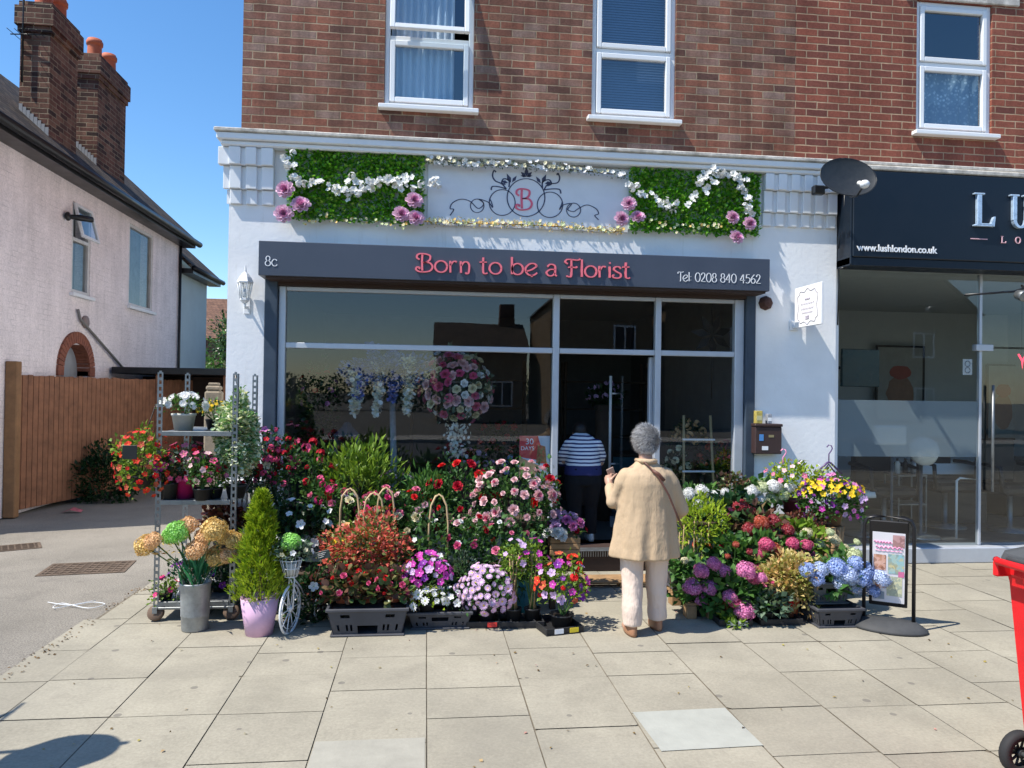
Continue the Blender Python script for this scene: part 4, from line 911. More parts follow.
def head_hydrangea(r, m, flat=.75, n=100):
    q = MB(); q.blob((0, 0, -r*.05), (r*.64, r*.64, r*.56*flat), 12, 8, 1); lx, ly = random.uniform(0, 6), random.uniform(0, 6)
    for i in range(n):
        z = 1-1.45*(i+.5)/n; rr = math.sqrt(max(0, 1-z*z)); a = i*2.39996
        d = Vector((rr*math.cos(a), rr*math.sin(a), z)); p = Vector((d.x*r, d.y*r, d.z*r*flat))*random.uniform(.84, 1.1)*(1+.13*math.sin(3*d.x+lx)*math.sin(4*d.y+ly))
        Mx = Matrix.Translation(p) @ d.to_track_quat('Z', 'Y').to_matrix().to_4x4() @ Matrix.Rotation(random.uniform(0, 6), 4, 'Z') @ Matrix.Rotation(random.uniform(-.3, .3), 4, 'X'); s = r*random.uniform(.22, .30)
        vs = []; fs = []
        for k in range(4):
            b_ = k*PI/2; o = len(vs)
            for (rr_, aa) in ((.08, 0), (.85, -.55), (1.12, 0), (.85, .55)): vs.append(Mx @ Vector((s*rr_*math.cos(b_+aa), s*rr_*math.sin(b_+aa), .12*s*(rr_ > .5)*(1 if aa else -1))))
            fs.append((o, o+1, o+2, o+3))
        for j in range(4): q.add(vs[j*4:j*4+4], [(0, 1, 2, 3)], 0)
    return q.mesh('hydrangea_bloom', m)
def head_tuft(r, m, n=9):                                    # ragged orchid or pelargonium cluster
    q = MB()
    for i in range(n):
        d = Vector((random.gauss(0, 1), random.gauss(0, 1), random.gauss(.5, .8))).normalized()
        sub = MB(); petal_ring(sub, 5, r*.42, r*.42, R(15), 0, cup=.12, tip=1.3)
        Mx = Matrix.Translation(d*r*.6) @ d.to_track_quat('Z', 'Y').to_matrix().to_4x4()
        q.add([Mx @ Vector(v) for v in sub.v], sub.f, 0)
    return q.mesh('clustered_bloom', m)
def blooms(parent, heads, c, rad, n, low=-.1, name='flower', size=(.85, 1.2), shell=.9, face=.5, toward=(-.15, -.6, .45), amp=.12, pts=None):
    """copies of shared flower heads over a crown; they face outwards and to the light"""
    if pts is None:
        K = 14; best = []; p, d = cloud(n*K, rad, low, shell, amp); tw = np.array([0, -1., .35]); keep = (d@tw) > -.45; p, d = p[keep], d[keep]
        sel = [0]
        if len(p) > n:                                       # spread out
            dist = np.linalg.norm(p-p[0], axis=1)
            for _ in range(n-1):
                j = int(np.argmax(dist*rng.uniform(.15, 1, len(p)))); sel.append(j); dist = np.minimum(dist, np.linalg.norm(p-p[j], axis=1))
        P = [(Vector(p[i])+Vector(c), Vector(d[i])) for i in sel]
    else: P = [(Vector(a), Vector(a)-Vector(c)) for a in pts]
    for i, (a, d) in enumerate(P):
        dd = (d.normalized()+Vector(toward)*face+Vector((random.gauss(0, .2), random.gauss(0, .2), random.gauss(0, .2)))).normalized()
        me = heads[i % len(heads)] if len(heads) < 9 else random.choice(heads)
        s = random.uniform(*size); a = a+Vector((0, -.012, .006))
        qt = dd.to_track_quat('Z', 'Y') @ Euler((0, 0, random.uniform(0, 6))).to_quaternion()
        put(name, me, parent, a, qt.to_euler(), s)

# leaf colours
L_rose = leafmat('rose_leaf', [(0, (.022, .065, .02)), (.6, (.05, .13, .035)), (1, (.11, .23, .06))], .38)
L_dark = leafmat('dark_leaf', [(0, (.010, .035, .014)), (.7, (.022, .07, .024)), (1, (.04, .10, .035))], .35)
L_mid = leafmat('mid_green_leaf', [(0, (.035, .10, .022)), (.6, (.07, .18, .04)), (1, (.14, .28, .06))], .45)
L_lime = leafmat('lime_leaf', [(0, (.10, .19, .02)), (.6, (.18, .30, .03)), (1, (.26, .38, .05))], .5)
L_yel = leafmat('yellow_green_leaf', [(0, (.20, .32, .02)), (.6, (.33, .46, .03)), (1, (.45, .55, .05))], .55, .4)
L_gold = leafmat('golden_leaf', [(0, (.16, .22, .04)), (.25, (.45, .42, .12)), (.6, (.68, .56, .24)), (.85, (.72, .48, .22)), (1, (.45, .22, .08))], .5)
L_var = leafmat('variegated_leaf', [(0, (.10, .24, .07)), (.3, (.22, .40, .16)), (.45, (.66, .74, .50)), (1, (.86, .88, .72))], .5)
L_burg = leafmat('burgundy_leaf', [(0, (.05, .02, .018)), (.5, (.12, .035, .03)), (.8, (.20, .06, .04)), (1, (.10, .12, .04))], .4)
L_bronze = leafmat('bronze_leaf', [(0, (.08, .045, .035)), (.35, (.17, .085, .055)), (.6, (.08, .15, .05)), (.85, (.14, .22, .07)), (1, (.26, .15, .09))], .35)
L_redshrub = leafmat('red_bract_leaf', [(0, (.08, .18, .04)), (.34, (.26, .28, .09)), (.42, (.50, .10, .06)), (.75, (.72, .13, .10)), (1, (.80, .25, .20))], .5)
L_faux = leafmat('plastic_leaf', [(0, (.04, .18, .012)), (.45, (.11, .38, .025)), (.8, (.22, .54, .05)), (1, (.46, .68, .14))], .4)
L_silver = leafmat('grey_green_leaf', [(0, (.08, .14, .09)), (1, (.20, .28, .20))], .6)
M_stem = mat('green_stem', (.06, .13, .03), .6); M_bark = mat('brown_stem', (.16, .10, .055), .85, vary=.3); M_cane = mat('bamboo_cane', (.42, .30, .15), .7)
PBASE = dict(red=(.72, .018, .022), crimson=(.50, .008, .03), scarlet=(.80, .055, .025), pink=(.80, .22, .36), palepink=(.86, .56, .58), hotpink=(.72, .045, .22), magenta=(.60, .06, .42),
     lilac=(.64, .44, .70), palelilac=(.72, .50, .72), purple=(.26, .04, .36), white=(.86, .86, .84), cream=(.80, .74, .50), yellow=(.88, .62, .03), blue=(.34, .47, .84), paleblue=(.52, .63, .88),
     peach=(.88, .62, .22), peachpink=(.88, .55, .27), limegreen=(.30, .68, .12), dustyred=(.40, .035, .05), brick=(.55, .10, .05), mauve=(.66, .22, .50), creamgreen=(.66, .72, .42), rosepink=(.70, .10, .24), mauvepink=(.78, .24, .50))
P = {k: petalmat('petal_'+k, v) for k, v in PBASE.items()}
M_ycen = mat('yellow_centre', (.75, .50, .05), .8); M_dcen = mat('dark_centre', (.10, .02, .05), .8); M_gcen = mat('green_centre', (.35, .40, .10), .8); M_wcen = mat('white_centre', (.8, .75, .7), .8)
H = {}
def hd_(key, fn):
    if key not in H: H[key] = fn()
    return H[key]
def rose(c, r=.038): return hd_(('rose', c, r), lambda: head_rose(r, P[c]))
def peony(c, c2, r=.075): return hd_(('peony', c, r), lambda: head_peony(r, [P[c], P[c2]]))
def disc(c, r=.025, cen=M_ycen, n=5, **k): return hd_(('disc', c, r, cen.name, n), lambda: head_disc(r, [P[c], cen], n, **k))
def daisy(c, r=.03, cen=M_ycen, n=14): return hd_(('daisy', c, r, cen.name), lambda: head_daisy(r, [P[c], cen], n))
PH = {}
def hyd(c, r=.075, flat=.75):
    if c not in PH: b = PBASE.get(c, (.6, .2, .4)); PH[c] = (leafmat('floret_'+c, [(0, sc_(b, .5)), (.45, b), (1, tuple(x*.6+.36 for x in b) if 'blue' in c else tuple(min(.92, x*.9+.14) for x in b))], .6, .28, .2), petalmat('inner_'+c, sc_(b, .6), .1))
    return hd_(('hyd', c, r, flat), lambda: head_hydrangea(r, list(PH[c]), flat))
def tuft(c, r=.04): return hd_(('tuft', c, r), lambda: head_tuft(r, P[c]))
def pot(parent, r, h, m, z=0, x=0, y=0, rim=True, taper=.75, name='pot', soil=True):
    q = MB(); pr = [(r*taper, 0), (r, h)] + ([(r*1.07, h-.0), (r*1.07, h+.012)] if False else [])
    pr = [(r*taper, 0), (r*.97, h*.86), (r*1.03, h*.87), (r*1.05, h), (r*.96, h), (r*.93, h*.9), (r*.6, h*.88)] if rim else [(r*taper, 0), (r, h), (r*.96, h), (r*.92, h*.92), (.01, h*.9)]
    q.lathe(pr, (x, y, z), 20); o = q.build(name, m, parent)
    if soil: s = MB(); s.lathe([(0, h*.89), (r*.93, h*.885)], (x, y, z), 16); s.build('soil', M_soil, o)
    return o

def place(cx, cy_, Y): x, z = at(cx, cy_, Y); return x, z
PXM = lambda Y: FPX/(7.35+Y)                                 # pixels per metre at depth Y
def plant(name, label, cx, cy_, hw_, hh_, Y, base, leaf=L_rose, n=420, ls=.05, lw=.6, tmpl=LEAF, heads=(), nf=0, potm=M_potblk, potr=.08, poth=.13, low=-.65, shell=.45, amp=.28, flow=-.1, fsize=(.65, 1.3),
          cat='plant', group=None, up=.35, fshell=.98, leafname='foliage', ry=None, face=.55, potx=0, ns=9, leaf_k=None, potshape=None, fname='flower'):
    """a potted plant: centre and half extent of its crown in the photograph at depth Y, its pot standing on BASE"""
    k = PXM(Y); x, z = at(cx, cy_, Y); rx, rz = hw_/k, hh_/k; ry_ = ry or min(rx, .26)*.9
    t = thing(name, label, cat, (x, Y, base), 0, group); c = (0, 0, z-base)
    foliage(t, c, (rx, ry_, rz), n, ls, lw, leaf, tmpl, low, shell, amp, up, leafname)
    if potm is not None:
        poth = min(poth, max(.05, z-base-rz*.35)); pot(t, potr, poth, potm, x=potx)
        stems(t, (potx, 0, poth*.9), c, (rx*.8, ry_*.8, rz*.8), ns, M_stem)
    if nf: blooms(t, list(heads), c, (rx*1.0, ry_*1.02, rz*1.02), nf, flow, shell=fshell, size=fsize, face=face, amp=.12, name=fname)
    return t
# ------------------------------------------------------------------ faux green panels and garlands on the fascia
def spray(parent, pts_px, Y, heads, n, jit, name='white_blossom'):
    P_ = catmull([at(a, b_, Y) for a, b_ in pts_px], k=12); out = []
    for i in range(n):
        a = P_[int(i*(len(P_)-1)/n)]; out.append((a.x+random.gauss(0, jit), Y-random.uniform(0, .05), a.y+random.gauss(0, jit)))
    k = MB()
    for i, p in enumerate(out):
        me = random.choice(heads); dd = Vector((random.gauss(-.1, .4), -1, random.gauss(.35, .4))).normalized()
        o = put(name, me, parent, Vector(p)-WORLDROOTS[parent.name], (dd.to_track_quat('Z', 'Y') @ Euler((0, 0, random.uniform(0, 6))).to_quaternion()).to_euler(), random.uniform(.8, 1.2))
def faux(label, x0, x1, z0, z1, sprays, peonies, low_px):
    t = thing('faux_leaf_panel', label, 'leaf panel', ((x0+x1)/2, 0, z0), group='artificial leaf panels beside the emblem', world=True)
    MB().bbox(x0, x1, -.035, -.003, z0+.03, z1+.03, .004).build('backing_board', mat('pale_backing', (.45, .55, .5), .6), t)
    n = 5200; p = np.stack([rng.uniform(x0+.01, x1-.01, n), -.04-rng.uniform(0, .055, n)*(.4+.6*rng.uniform(0, 1, n)), rng.uniform(z0, z1, n)], axis=1)
    d = np.stack([rng.normal(0, .6, n), -np.abs(rng.normal(.7, .4, n)), rng.normal(.3, .6, n)], axis=1)
    put('leaves', scatter_mesh('leaves', ROUND, p, d, .033, .8, L_faux), t)
    wh = [disc('white', .034, M_gcen, 5), disc('white', .028, M_wcen, 5), tuft('white', .04), disc('white', .03, M_gcen, 5)]
    for pts, n_ in sprays: spray(t, pts, -.10, wh, n_, .034)
    crm = [disc('cream', .015, M_ycen, 5), disc('peach', .013, M_ycen, 5), disc('creamgreen', .015, M_gcen, 5)]
    spray(t, low_px, -.085, crm, 34, .022, 'small_blossom')
    for (a, b_, r_) in peonies:
        x, z = at(a, b_, -.16); dd = Vector((random.gauss(0, .25), -1, random.gauss(.25, .2)))
        put('peony', peony('palepink2', 'mauvepink', .092), t, Vector((x, -.15, z))-WORLDROOTS[t.name], dd.to_track_quat('Z', 'Y').to_euler(), r_)
P['palepink2'] = petalmat('petal_peony', (.86, .58, .74)); P['mauvepink'] = petalmat('petal_peony_centre', (.74, .30, .54))
faux('left artificial leaf panel with a white blossom spray and six pink peonies', -1.36, -.05, 3.36, 4.03,
     [([(288, 153), (293, 168), (305, 182), (325, 186), (340, 190), (352, 182), (372, 187), (390, 180), (410, 185), (430, 180), (440, 184)], 58), ([(345, 192), (360, 193), (375, 182), (398, 186), (412, 176)], 26)],
     [(286, 190, 1), (301, 206, 1.05), (284, 214, 1), (414, 201, .95), (401, 215, .95), (416, 219, .95)], [(305, 222), (340, 219), (375, 222), (410, 226)])
faux('right artificial leaf panel with a draped white blossom spray and six pink peonies', 2.0, 3.38, 3.38, 4.01,
     [([(630, 188), (648, 196), (662, 205), (680, 207), (697, 196), (705, 183), (718, 175), (735, 178), (742, 190), (748, 205), (748, 214)], 62), ([(700, 180), (712, 170), (730, 178), (745, 182)], 18)],
     [(629, 204, .85), (621, 219, .9), (638, 218, .85), (732, 218, .85), (749, 224, .85), (736, 238, .9)], [(650, 222), (675, 228), (700, 226), (722, 226)])
def garland(label, pts_px, Y, heads, n, m_leaf, jit):
    t = thing('flower_garland', label, 'garland', (.98, 0, at(*pts_px[0], Y)[1]), world=True)
    L_ = catmull([at(a, b_, Y) for a, b_ in pts_px], k=20)
    q = MB(); q.tube([(v.x, Y+.02, v.y) for v in L_], .006, 5); q.build('wire', M_bark, t)
    m_ = 900; idx = rng.integers(0, len(L_), m_); p = np.array([[L_[i].x, Y, L_[i].y] for i in idx])+rng.normal(0, [.01, .02, .018], (m_, 3)); p[:, 1] = np.minimum(p[:, 1], -.02)
    put('leaves', scatter_mesh('leaves', LEAF, p, rng.normal(0, 1, (m_, 3))+np.array([0, -.5, -.1]), .026, .45, m_leaf), t)
    spray(t, pts_px, Y-.01, heads, n, jit, 'blossom')
garland('white blossom garland along the top edge of the emblem board', [(428, 160), (470, 164), (520, 165), (570, 169), (626, 175)], -.09, [disc('white', .022, M_wcen, 5), disc('cream', .018, M_gcen, 5)], 95, L_silver, .016)
garland('cream blossom garland along the bottom edge of the emblem board', [(424, 221), (470, 223), (520, 224), (570, 227), (622, 231)], -.08, [disc('cream', .017, M_ycen, 5), disc('peach', .014, M_ycen, 5), disc('creamgreen', .017, M_gcen)], 95, L_gold, .013)

# ------------------------------------------------------------------ display stands
def bench(name, label, x0, x1, y0, y1, z, m=M_wood):
    t = thing(name, label, 'stand', ((x0+x1)/2, (y0+y1)/2, 0)); hx, hy = (x1-x0)/2, (y1-y0)/2
    q = MB(); n = max(2, int((y1-y0)/.11))
    for i in range(n): q.bbox(-hx, hx, -hy+i*2*hy/n, -hy+(i+.9)*2*hy/n, z-.025, z-.001, .004)
    q.build('top', m, t)
    for a in (-hx+.04, hx-.04):
        for b_ in (-hy+.04, hy-.04): MB().bbox(a-.025, a+.025, b_-.025, b_+.025, 0, z-.026, .004).build('leg', m, t)
    q = MB(); q.bbox(-hx+.07, hx-.07, -hy+.03, -hy+.05, z-.10, z-.03, .003); q.build('rail', m, t); return t
M_dkwood = mat('dark_wood', (.07, .045, .03), .8, vary=.3)
bench('display_bench', 'low dark wooden bench under the roses left of the door', -1.2, 1.08, -1.42, -1.0, .32, M_dkwood)
bench('display_bench', 'higher dark wooden bench against the left shop window', -1.3, 1.1, -.96, -.42, .62, M_dkwood)
bench('display_bench', 'low dark wooden bench under the red hydrangeas right of the door', 2.42, 3.62, -1.3, -.92, .30, M_dkwood)
bench('display_bench', 'higher dark wooden bench against the right shop window and white wall', 2.3, 3.75, -.88, -.40, .60, M_dkwood)

def crate(name, label, x, y, w_, d_, h, m=M_crate, z=0, rz=0, upturned=False, cat='crate'):
    t = thing(name, label, cat, (x, y, z), rz); q = MB(); a, b_ = (.86, 1.0)
    def P4(s, zz): return [(-w_/2*s, -d_/2*s, zz), (w_/2*s, -d_/2*s, zz), (w_/2*s, d_/2*s, zz), (-w_/2*s, d_/2*s, zz)]
    lo, hi = P4(a, .012), P4(b_, h-.02); 
    def wall(p0, p1, p2, p3, nin, holes):          # panel with cut-outs
        U = [0]+sorted({v for hh in holes for v in hh[:2]})+[1]; V_ = [0]+sorted({v for hh in holes for v in hh[2:]})+[1]
        p0, p1, p2, p3 = map(Vector, (p0, p1, p2, p3)); th = Vector(nin)*.006
        f = lambda u, v: (p0*(1-u)+p1*u)*(1-v)+(p3*(1-u)+p2*u)*v
        for u0, u1 in zip(U, U[1:]):
            for v0, v1 in zip(V_, V_[1:]):
                if u1-u0 < 1e-6 or v1-v0 < 1e-6 or any(hh[0]-1e-6 <= u0 and u1 <= hh[1]+1e-6 and hh[2]-1e-6 <= v0 and v1 <= hh[3]+1e-6 for hh in holes): continue
                A = [f(u0, v0), f(u1, v0), f(u1, v1), f(u0, v1)]; q.add(A+[p+th for p in A], [(0, 1, 2, 3), (7, 6, 5, 4), (0, 4, 5, 1), (1, 5, 6, 2), (2, 6, 7, 3), (3, 7, 4, 0)])
    hl = [(.08, .11, .15, .42), (.20, .23, .15, .42), (.26, .29, .15, .42), (.36, .64, .0 if upturned else .5, .38 if upturned else .8), (.71, .74, .15, .42), (.77, .80, .15, .42), (.89, .92, .15, .42), (.15, .27, .72, .86), (.73, .85, .72, .86)]
    ins = ((0, 1, 0), (-1, 0, 0), (0, -1, 0), (1, 0, 0))
    for i in range(4): wall(lo[i], lo[(i+1) % 4], hi[(i+1) % 4], hi[i], ins[i], hl)
    q.build('side_walls', m, t)
    rm_ = MB(); o = .012
    for (x0_, x1_, y0_, y1_) in ((-w_/2-o, w_/2+o, -d_/2-o, -d_/2+.01), (-w_/2-o, w_/2+o, d_/2-.01, d_/2+o), (-w_/2-o, -w_/2+.01, -d_/2+.01, d_/2-.01), (w_/2-.01, w_/2+o, -d_/2+.01, d_/2-.01)): rm_.bbox(x0_, x1_, y0_, y1_, h-.022, h, .004)
    rm_.build('rim', m, t)
    bs = MB(); bs.bbox(-w_/2*a-.02, w_/2*a+.02, -d_/2*a-.02, d_/2*a+.02, 0, .014, .004); bs.bbox(-w_/2*.97, w_/2*.97, -d_/2*.97, d_/2*.97, h-.04, h-.03, .003) if upturned else None
    bs.build('base', m, t); return t
crate('plastic_crate', 'upturned dark grey crate with slotted sides carrying the red begonias', -.39, -1.80, .56, .36, .20, upturned=True)
crate('plastic_crate', 'shallow grey crate holding the white and magenta pots', .125, -1.70, .46, .32, .13)
crate('plastic_crate', 'black slotted crate on the paving under the blue hydrangeas', 3.14, -1.86, .36, .34, .15, M_crate, upturned=True)
crate('plastic_crate', 'upper dark grey crate full of blue hydrangea pots', 3.12, -1.78, .30, .30, .17, mat('dark_grey_plastic', (.07, .08, .085), .5), z=.151)
def tray(label, x, y, w_, d_, rz=0, h=.05, z=0, sticker=None):
    t = thing('plant_tray', label, 'tray', (x, y, z), rz); q = MB()
    q.bbox(-w_/2, w_/2, -d_/2, d_/2, 0, .012, .004)
    for (a, b_, c, d) in ((-w_/2, w_/2, -d_/2, -d_/2+.012), (-w_/2, w_/2, d_/2-.012, d_/2), (-w_/2, -w_/2+.012, -d_/2+.012, d_/2-.012), (w_/2-.012, w_/2, -d_/2+.012, d_/2-.012)): q.bbox(a, b_, c, d, .012, h, .003)
    q.build('tray_body', M_potblk, t)
    if sticker: 
        for i, (c, m_) in enumerate(sticker): MB().box(c-.035, c+.035, -d_/2-.004, -d_/2-.001, .01, h-.006).build('printed_label', m_, t)
M_yell = mat('yellow_card', (.80, .62, .04), .5); M_redc = mat('red_card', (.75, .05, .04), .45)
tray('black tray with white and yellow labels under the mixed busy lizzies', .985, -1.86, .30, .34, .25, sticker=[(-.05, M_whitel), (.07, M_yell)])
tray('black tray under the two cane grown climbers', .73, -1.76, .34, .22)
tray('black tray under the lilac daisies with a red card', .49, -1.72, .34, .26, sticker=[(.02, M_redc)])
tray('black tray under the single red rose', 2.72, -1.80, .34, .28)
tray('black tray under the golden leaved pots beside the black crate', 2.90, -1.72+.0, .01, .01) if False else None
tray('white labelled tray under the front pink hydrangea', 2.36, -1.83, .26, .22, -.05, sticker=[(-.04, M_whitel), (.05, M_whitel)])

# ------------------------------------------------------------------ plants left of the door
K = 'plants massed left of the door'
def PL(label, *a, **k): return plant(k.pop('name', 'potted_plant'), label, *a, **k)
PL('pink and scarlet flowered hibiscus bush at the left end under the window', 298, 478, 37, 34, -.70, .62, L_rose, 560, .05, heads=[tuft('rosepink', .042), tuft('crimson', .036)], nf=26, name='hibiscus')
t = PL('hibiscus with one large scarlet bloom below the pink ones', 314, 498, 14, 16, -.92, .62, L_rose, 160, .05, heads=[disc('scarlet', .062, M_redc, 5, cup=.2)], nf=1, name='hibiscus', flow=.2)
PL('dark leaved periwinkle with white flowers left of the wicker handles', 298, 535, 36, 34, -1.12, .32, L_dark, 700, .05, heads=[disc('white', .032, M_gcen), disc('white', .03, M_wcen)], nf=20, name='periwinkle')
PL('low dark leafy plant with a few white flowers behind the white bicycle', 312, 600, 34, 34, -1.50, 0, L_dark, 900, .05, heads=[disc('white', .028, M_gcen)], nf=7, name='periwinkle', low=-.9)
PL('dark leafy shrub with small red flowers behind the lime conifer', 272, 545, 26, 42, -.95, 0, L_dark, 700, .055, heads=[disc('crimson', .026, M_dcen)], nf=5, name='shrub')
PL('bright green lance leaved bush standing highest under the window', 357, 478, 46, 34, -.68, .62, L_lime, 1100, .085, .28, BLADE, name='evergreen_bush', up=.9, shell=.25)
PL('second green lance leaved bush left of the red roses', 428, 497, 27, 26, -.80, .62, L_mid, 500, .085, .28, BLADE, name='evergreen_bush', up=.9, shell=.25)
PL('small grey basket of faded mauve flowers behind the wicker handles', 395, 480, 15, 8, -.55, .72, L_silver, 160, .03, heads=[tuft('mauve', .025), tuft('palelilac', .028)], nf=9, potm=M_zinc, potr=.10, poth=.12, name='flower_basket')
PL('cream carnations beside the first wicker handle', 348, 522, 24, 24, -1.05, .32, L_mid, 420, .05, .4, heads=[rose('cream', .034), disc('white', .03, M_gcen)], nf=13, name='carnation')
PL('pink roses among the wicker handles', 382, 515, 24, 24, -1.0, .32, L_mid, 420, .045, heads=[rose('pink', .034), rose('hotpink', .03)], nf=16, name='rose_bush')
PL('pale yellow rose bush right of the wicker handles', 408, 528, 18, 20, -1.1, .32, L_rose, 320, .045, heads=[rose('cream', .042)], nf=8, name='rose_bush')
PL('tall dark red climbing rose against the window', 462, 510, 38, 50, -.85, .62, L_rose, 900, .048, heads=[rose('crimson', .04), rose('red', .036)], nf=30, name='rose_bush', low=-.8, flow=-.3, poth=.2)
PL('pale pink rose bush in full bloom in front of the poster', 515, 508, 44, 42, -1.1, .32, L_rose, 900, .045, heads=[rose('palepink', .044), rose('palepink', .038), peony('palepink', 'pink', .05)], nf=46, name='rose_bush', flow=-.2, fsize=(.55, 1.2))
PL('deep red rose bush to the right of the pale pink roses', 545, 500, 15, 34, -1.0, .32, L_rose, 320, .045, heads=[rose('crimson', .042), rose('red', .038)], nf=6, name='rose_bush')
PL('leafy rose bush with few buds below the red roses', 440, 562, 42, 44, -1.35, 0, L_rose, 950, .055, heads=[rose('white', .024), disc('white', .022, M_gcen)], nf=12, name='rose_bush', low=-.9)
PL('leafy rose bush with single pink blooms behind the lilac daisies', 503, 562, 38, 42, -1.42, 0, L_rose, 850, .055, heads=[rose('pink', .03), rose('white', .02)], nf=14, name='rose_bush', low=-.9)
PL('large spreading shrub of coral red bracts in the middle of the display', 368, 549, 43, 34, -1.52, .0, L_redshrub, 2400, .040, .6, name='red_shrub', shell=.35, low=-.85, up=.2)
PL('dark leafy shrub low behind the upturned crate', 340, 590, 30, 26, -1.45, 0, L_burg, 420, .05, name='shrub')
for i, (a, lb) in enumerate(((343, 'bronze leaved begonia at the left end of the upturned crate'), (368, 'bronze leaved begonia in the middle of the upturned crate'), (393, 'bronze leaved begonia at the right end of the upturned crate'))):
    PL(lb, a, 588, 20, 17, -1.80, .201, L_bronze, 230, .055, .8, ROUND, heads=[tuft('red', .026), rose('rosepink', .024)], nf=13, potm=M_terra, potr=.065, poth=.08, name='begonia', group='begonias on the upturned crate')
PL('magenta and violet cyclamens in the grey crate', 426, 575, 27, 18, -1.66, .13, L_mid, 300, .035, heads=[disc('magenta', .028, M_wcen), disc('magenta', .026, M_dcen), disc('purple', .026, M_wcen), disc('lilac', .028, M_wcen), disc('magenta', .03, M_wcen)], nf=52, name='cyclamen')
PL('white petunias hanging over the left of the grey crate', 427, 599, 21, 10, -1.79, .10, L_yel, 130, .035, heads=[daisy('white', .032, M_gcen, 10)], nf=20, name='petunia', potr=.06, poth=.09, flow=-.3)
PL('white petunias at the right end of the grey crate', 455, 597, 18, 10, -1.72, .09, L_mid, 130, .035, heads=[disc('white', .026, M_gcen)], nf=15, name='petunia', potr=.06, poth=.09, flow=-.3)
PL('grey green lavender between the cyclamens and the daisies', 460, 568, 14, 18, -1.5, .1, L_silver, 500, .028, .3, BLADE, name='lavender', up=1.3)
PL('dome of pale lilac daisies with a red card', 487, 592, 28, 25, -1.74, .014, L_mid, 420, .03, heads=[daisy('palelilac', .027, M_ycen, 13), daisy('palelilac', .024, M_wcen, 12)], nf=95, name='daisy_plant', flow=-.55, face=.35)
for (a, lb, c_) in ((514, 'cane grown climber with lilac flowers in the left black pot', 'lilac'), (533, 'cane grown climber with magenta flowers in the right black pot', 'magenta')):
    t = PL(lb, a, 563, 15, 22, -1.76, .014, L_lime, 330, .035, heads=[disc(c_, .024, M_wcen)], nf=7, potr=.062, poth=.11, name='climber')
    q = MB(); k = PXM(-1.76)
    for j in range(5): q.tube([(.025*math.cos(j*1.26), .025*math.sin(j*1.26), .1), (.04*math.cos(j*1.26+2), .04*math.sin(j*1.26+2), .52)], .006, 5)
    q.build('canes', M_cane, t)
xb, yb = gnd(527, 612); t = thing('flower_bucket', 'bright blue plastic bucket behind the cane grown climbers', 'bucket', (xb, yb, 0)); q = MB(); q.lathe([(.08, 0), (.115, .27), (.12, .275), (.11, .275), (.09, .2), (0, .2)], n=20); q.build('bucket_body', mat('blue_plastic', (.04, .26, .42), .45), t)
t = PL('mixed red, pink and purple busy lizzies in the front tray', 562, 585, 25, 27, -1.86, .014, L_lime, 420, .042, heads=[disc('magenta', .03, M_wcen), disc('scarlet', .034, M_ycen), disc('purple', .028, M_wcen), tuft('red', .03), disc('lilac', .03, M_dcen), disc('brick', .026, M_ycen)], nf=38, name='busy_lizzie', flow=-.4, potr=.09, poth=.09)
PL('cerise pelargonium behind the top of the lime conifer', 277, 470, 20, 20, -.62, .62, L_rose, 320, .045, heads=[tuft('rosepink', .042), tuft('crimson', .04), tuft('hotpink', .04)], nf=16, name='pelargonium')
PL('hot pink geranium behind the left end of the coral red shrub', 330, 500, 18, 16, -.98, .32, L_mid, 260, .045, heads=[tuft('hotpink', .036), rose('pink', .034)], nf=11, name='geranium')
PL('red and pink roses between the second wicker handle and the tallest handle', 412, 512, 20, 20, -1.0, .32, L_rose, 300, .045, heads=[rose('red', .036), rose('pink', .036), rose('palepink', .034)], nf=13, name='rose_bush')
PL('scarlet roses low beside the tallest wicker handle', 468, 540, 24, 22, -1.38, .1, L_rose, 380, .045, heads=[rose('crimson', .036), rose('rosepink', .034), rose('palepink', .032)], nf=13, name='rose_bush')
PL('yellow and coral flowers above the coral red shrub', 352, 538, 22, 14, -1.3, .32, L_lime, 240, .04, heads=[rose('cream', .032), rose('peachpink', .032), disc('yellow', .026, M_ycen)], nf=12, name='carnation')
# boxed arrangement on a thin stand by the door
xs, zs = at(563, 553, -1.0)
t = thing('plant_stand', 'thin black metal stand left of the doorway', 'stand', (xs, -1.0, 0)); q = MB()
for a in (-.11, .11):
    for b_ in (-.08, .08): q.tube([(a, b_, 0), (a, b_, zs-.004)], .006, 5)
q.tube([(-.11, -.08, zs-.01), (.11, -.08, zs-.01), (.11, .08, zs-.01), (-.11, .08, zs-.01), (-.11, -.08, zs-.01)], .006, 5); q.build('wire_frame', M_blackm, t)
t = thing('flower_box', 'small wooden box of lilac and white peonies on the thin black stand', 'flower box', (xs, -1.0, zs-.003)); q = MB(); 
for i in range(3): q.bbox(-.13, .13, -.10, .10, .002+i*.052, .05+i*.052, .004)
q.build('box', M_wood, t); foliage(t, (0, 0, .22), (.17, .12, .10), 160, .05, .6, L_mid)
blooms(t, [peony('lilac', 'mauve', .055), peony('mauve', 'mauve', .05)], (0, 0, .24), (.15, .1, .10), 9); blooms(t, [peony('white', 'white', .05)], (-.08, -.08, .17), (.07, .04, .05), 4); blooms(t, [rose('creamgreen', .03), rose('crimson', .025)], (.14, 0, .2), (.06, .06, .07), 4)
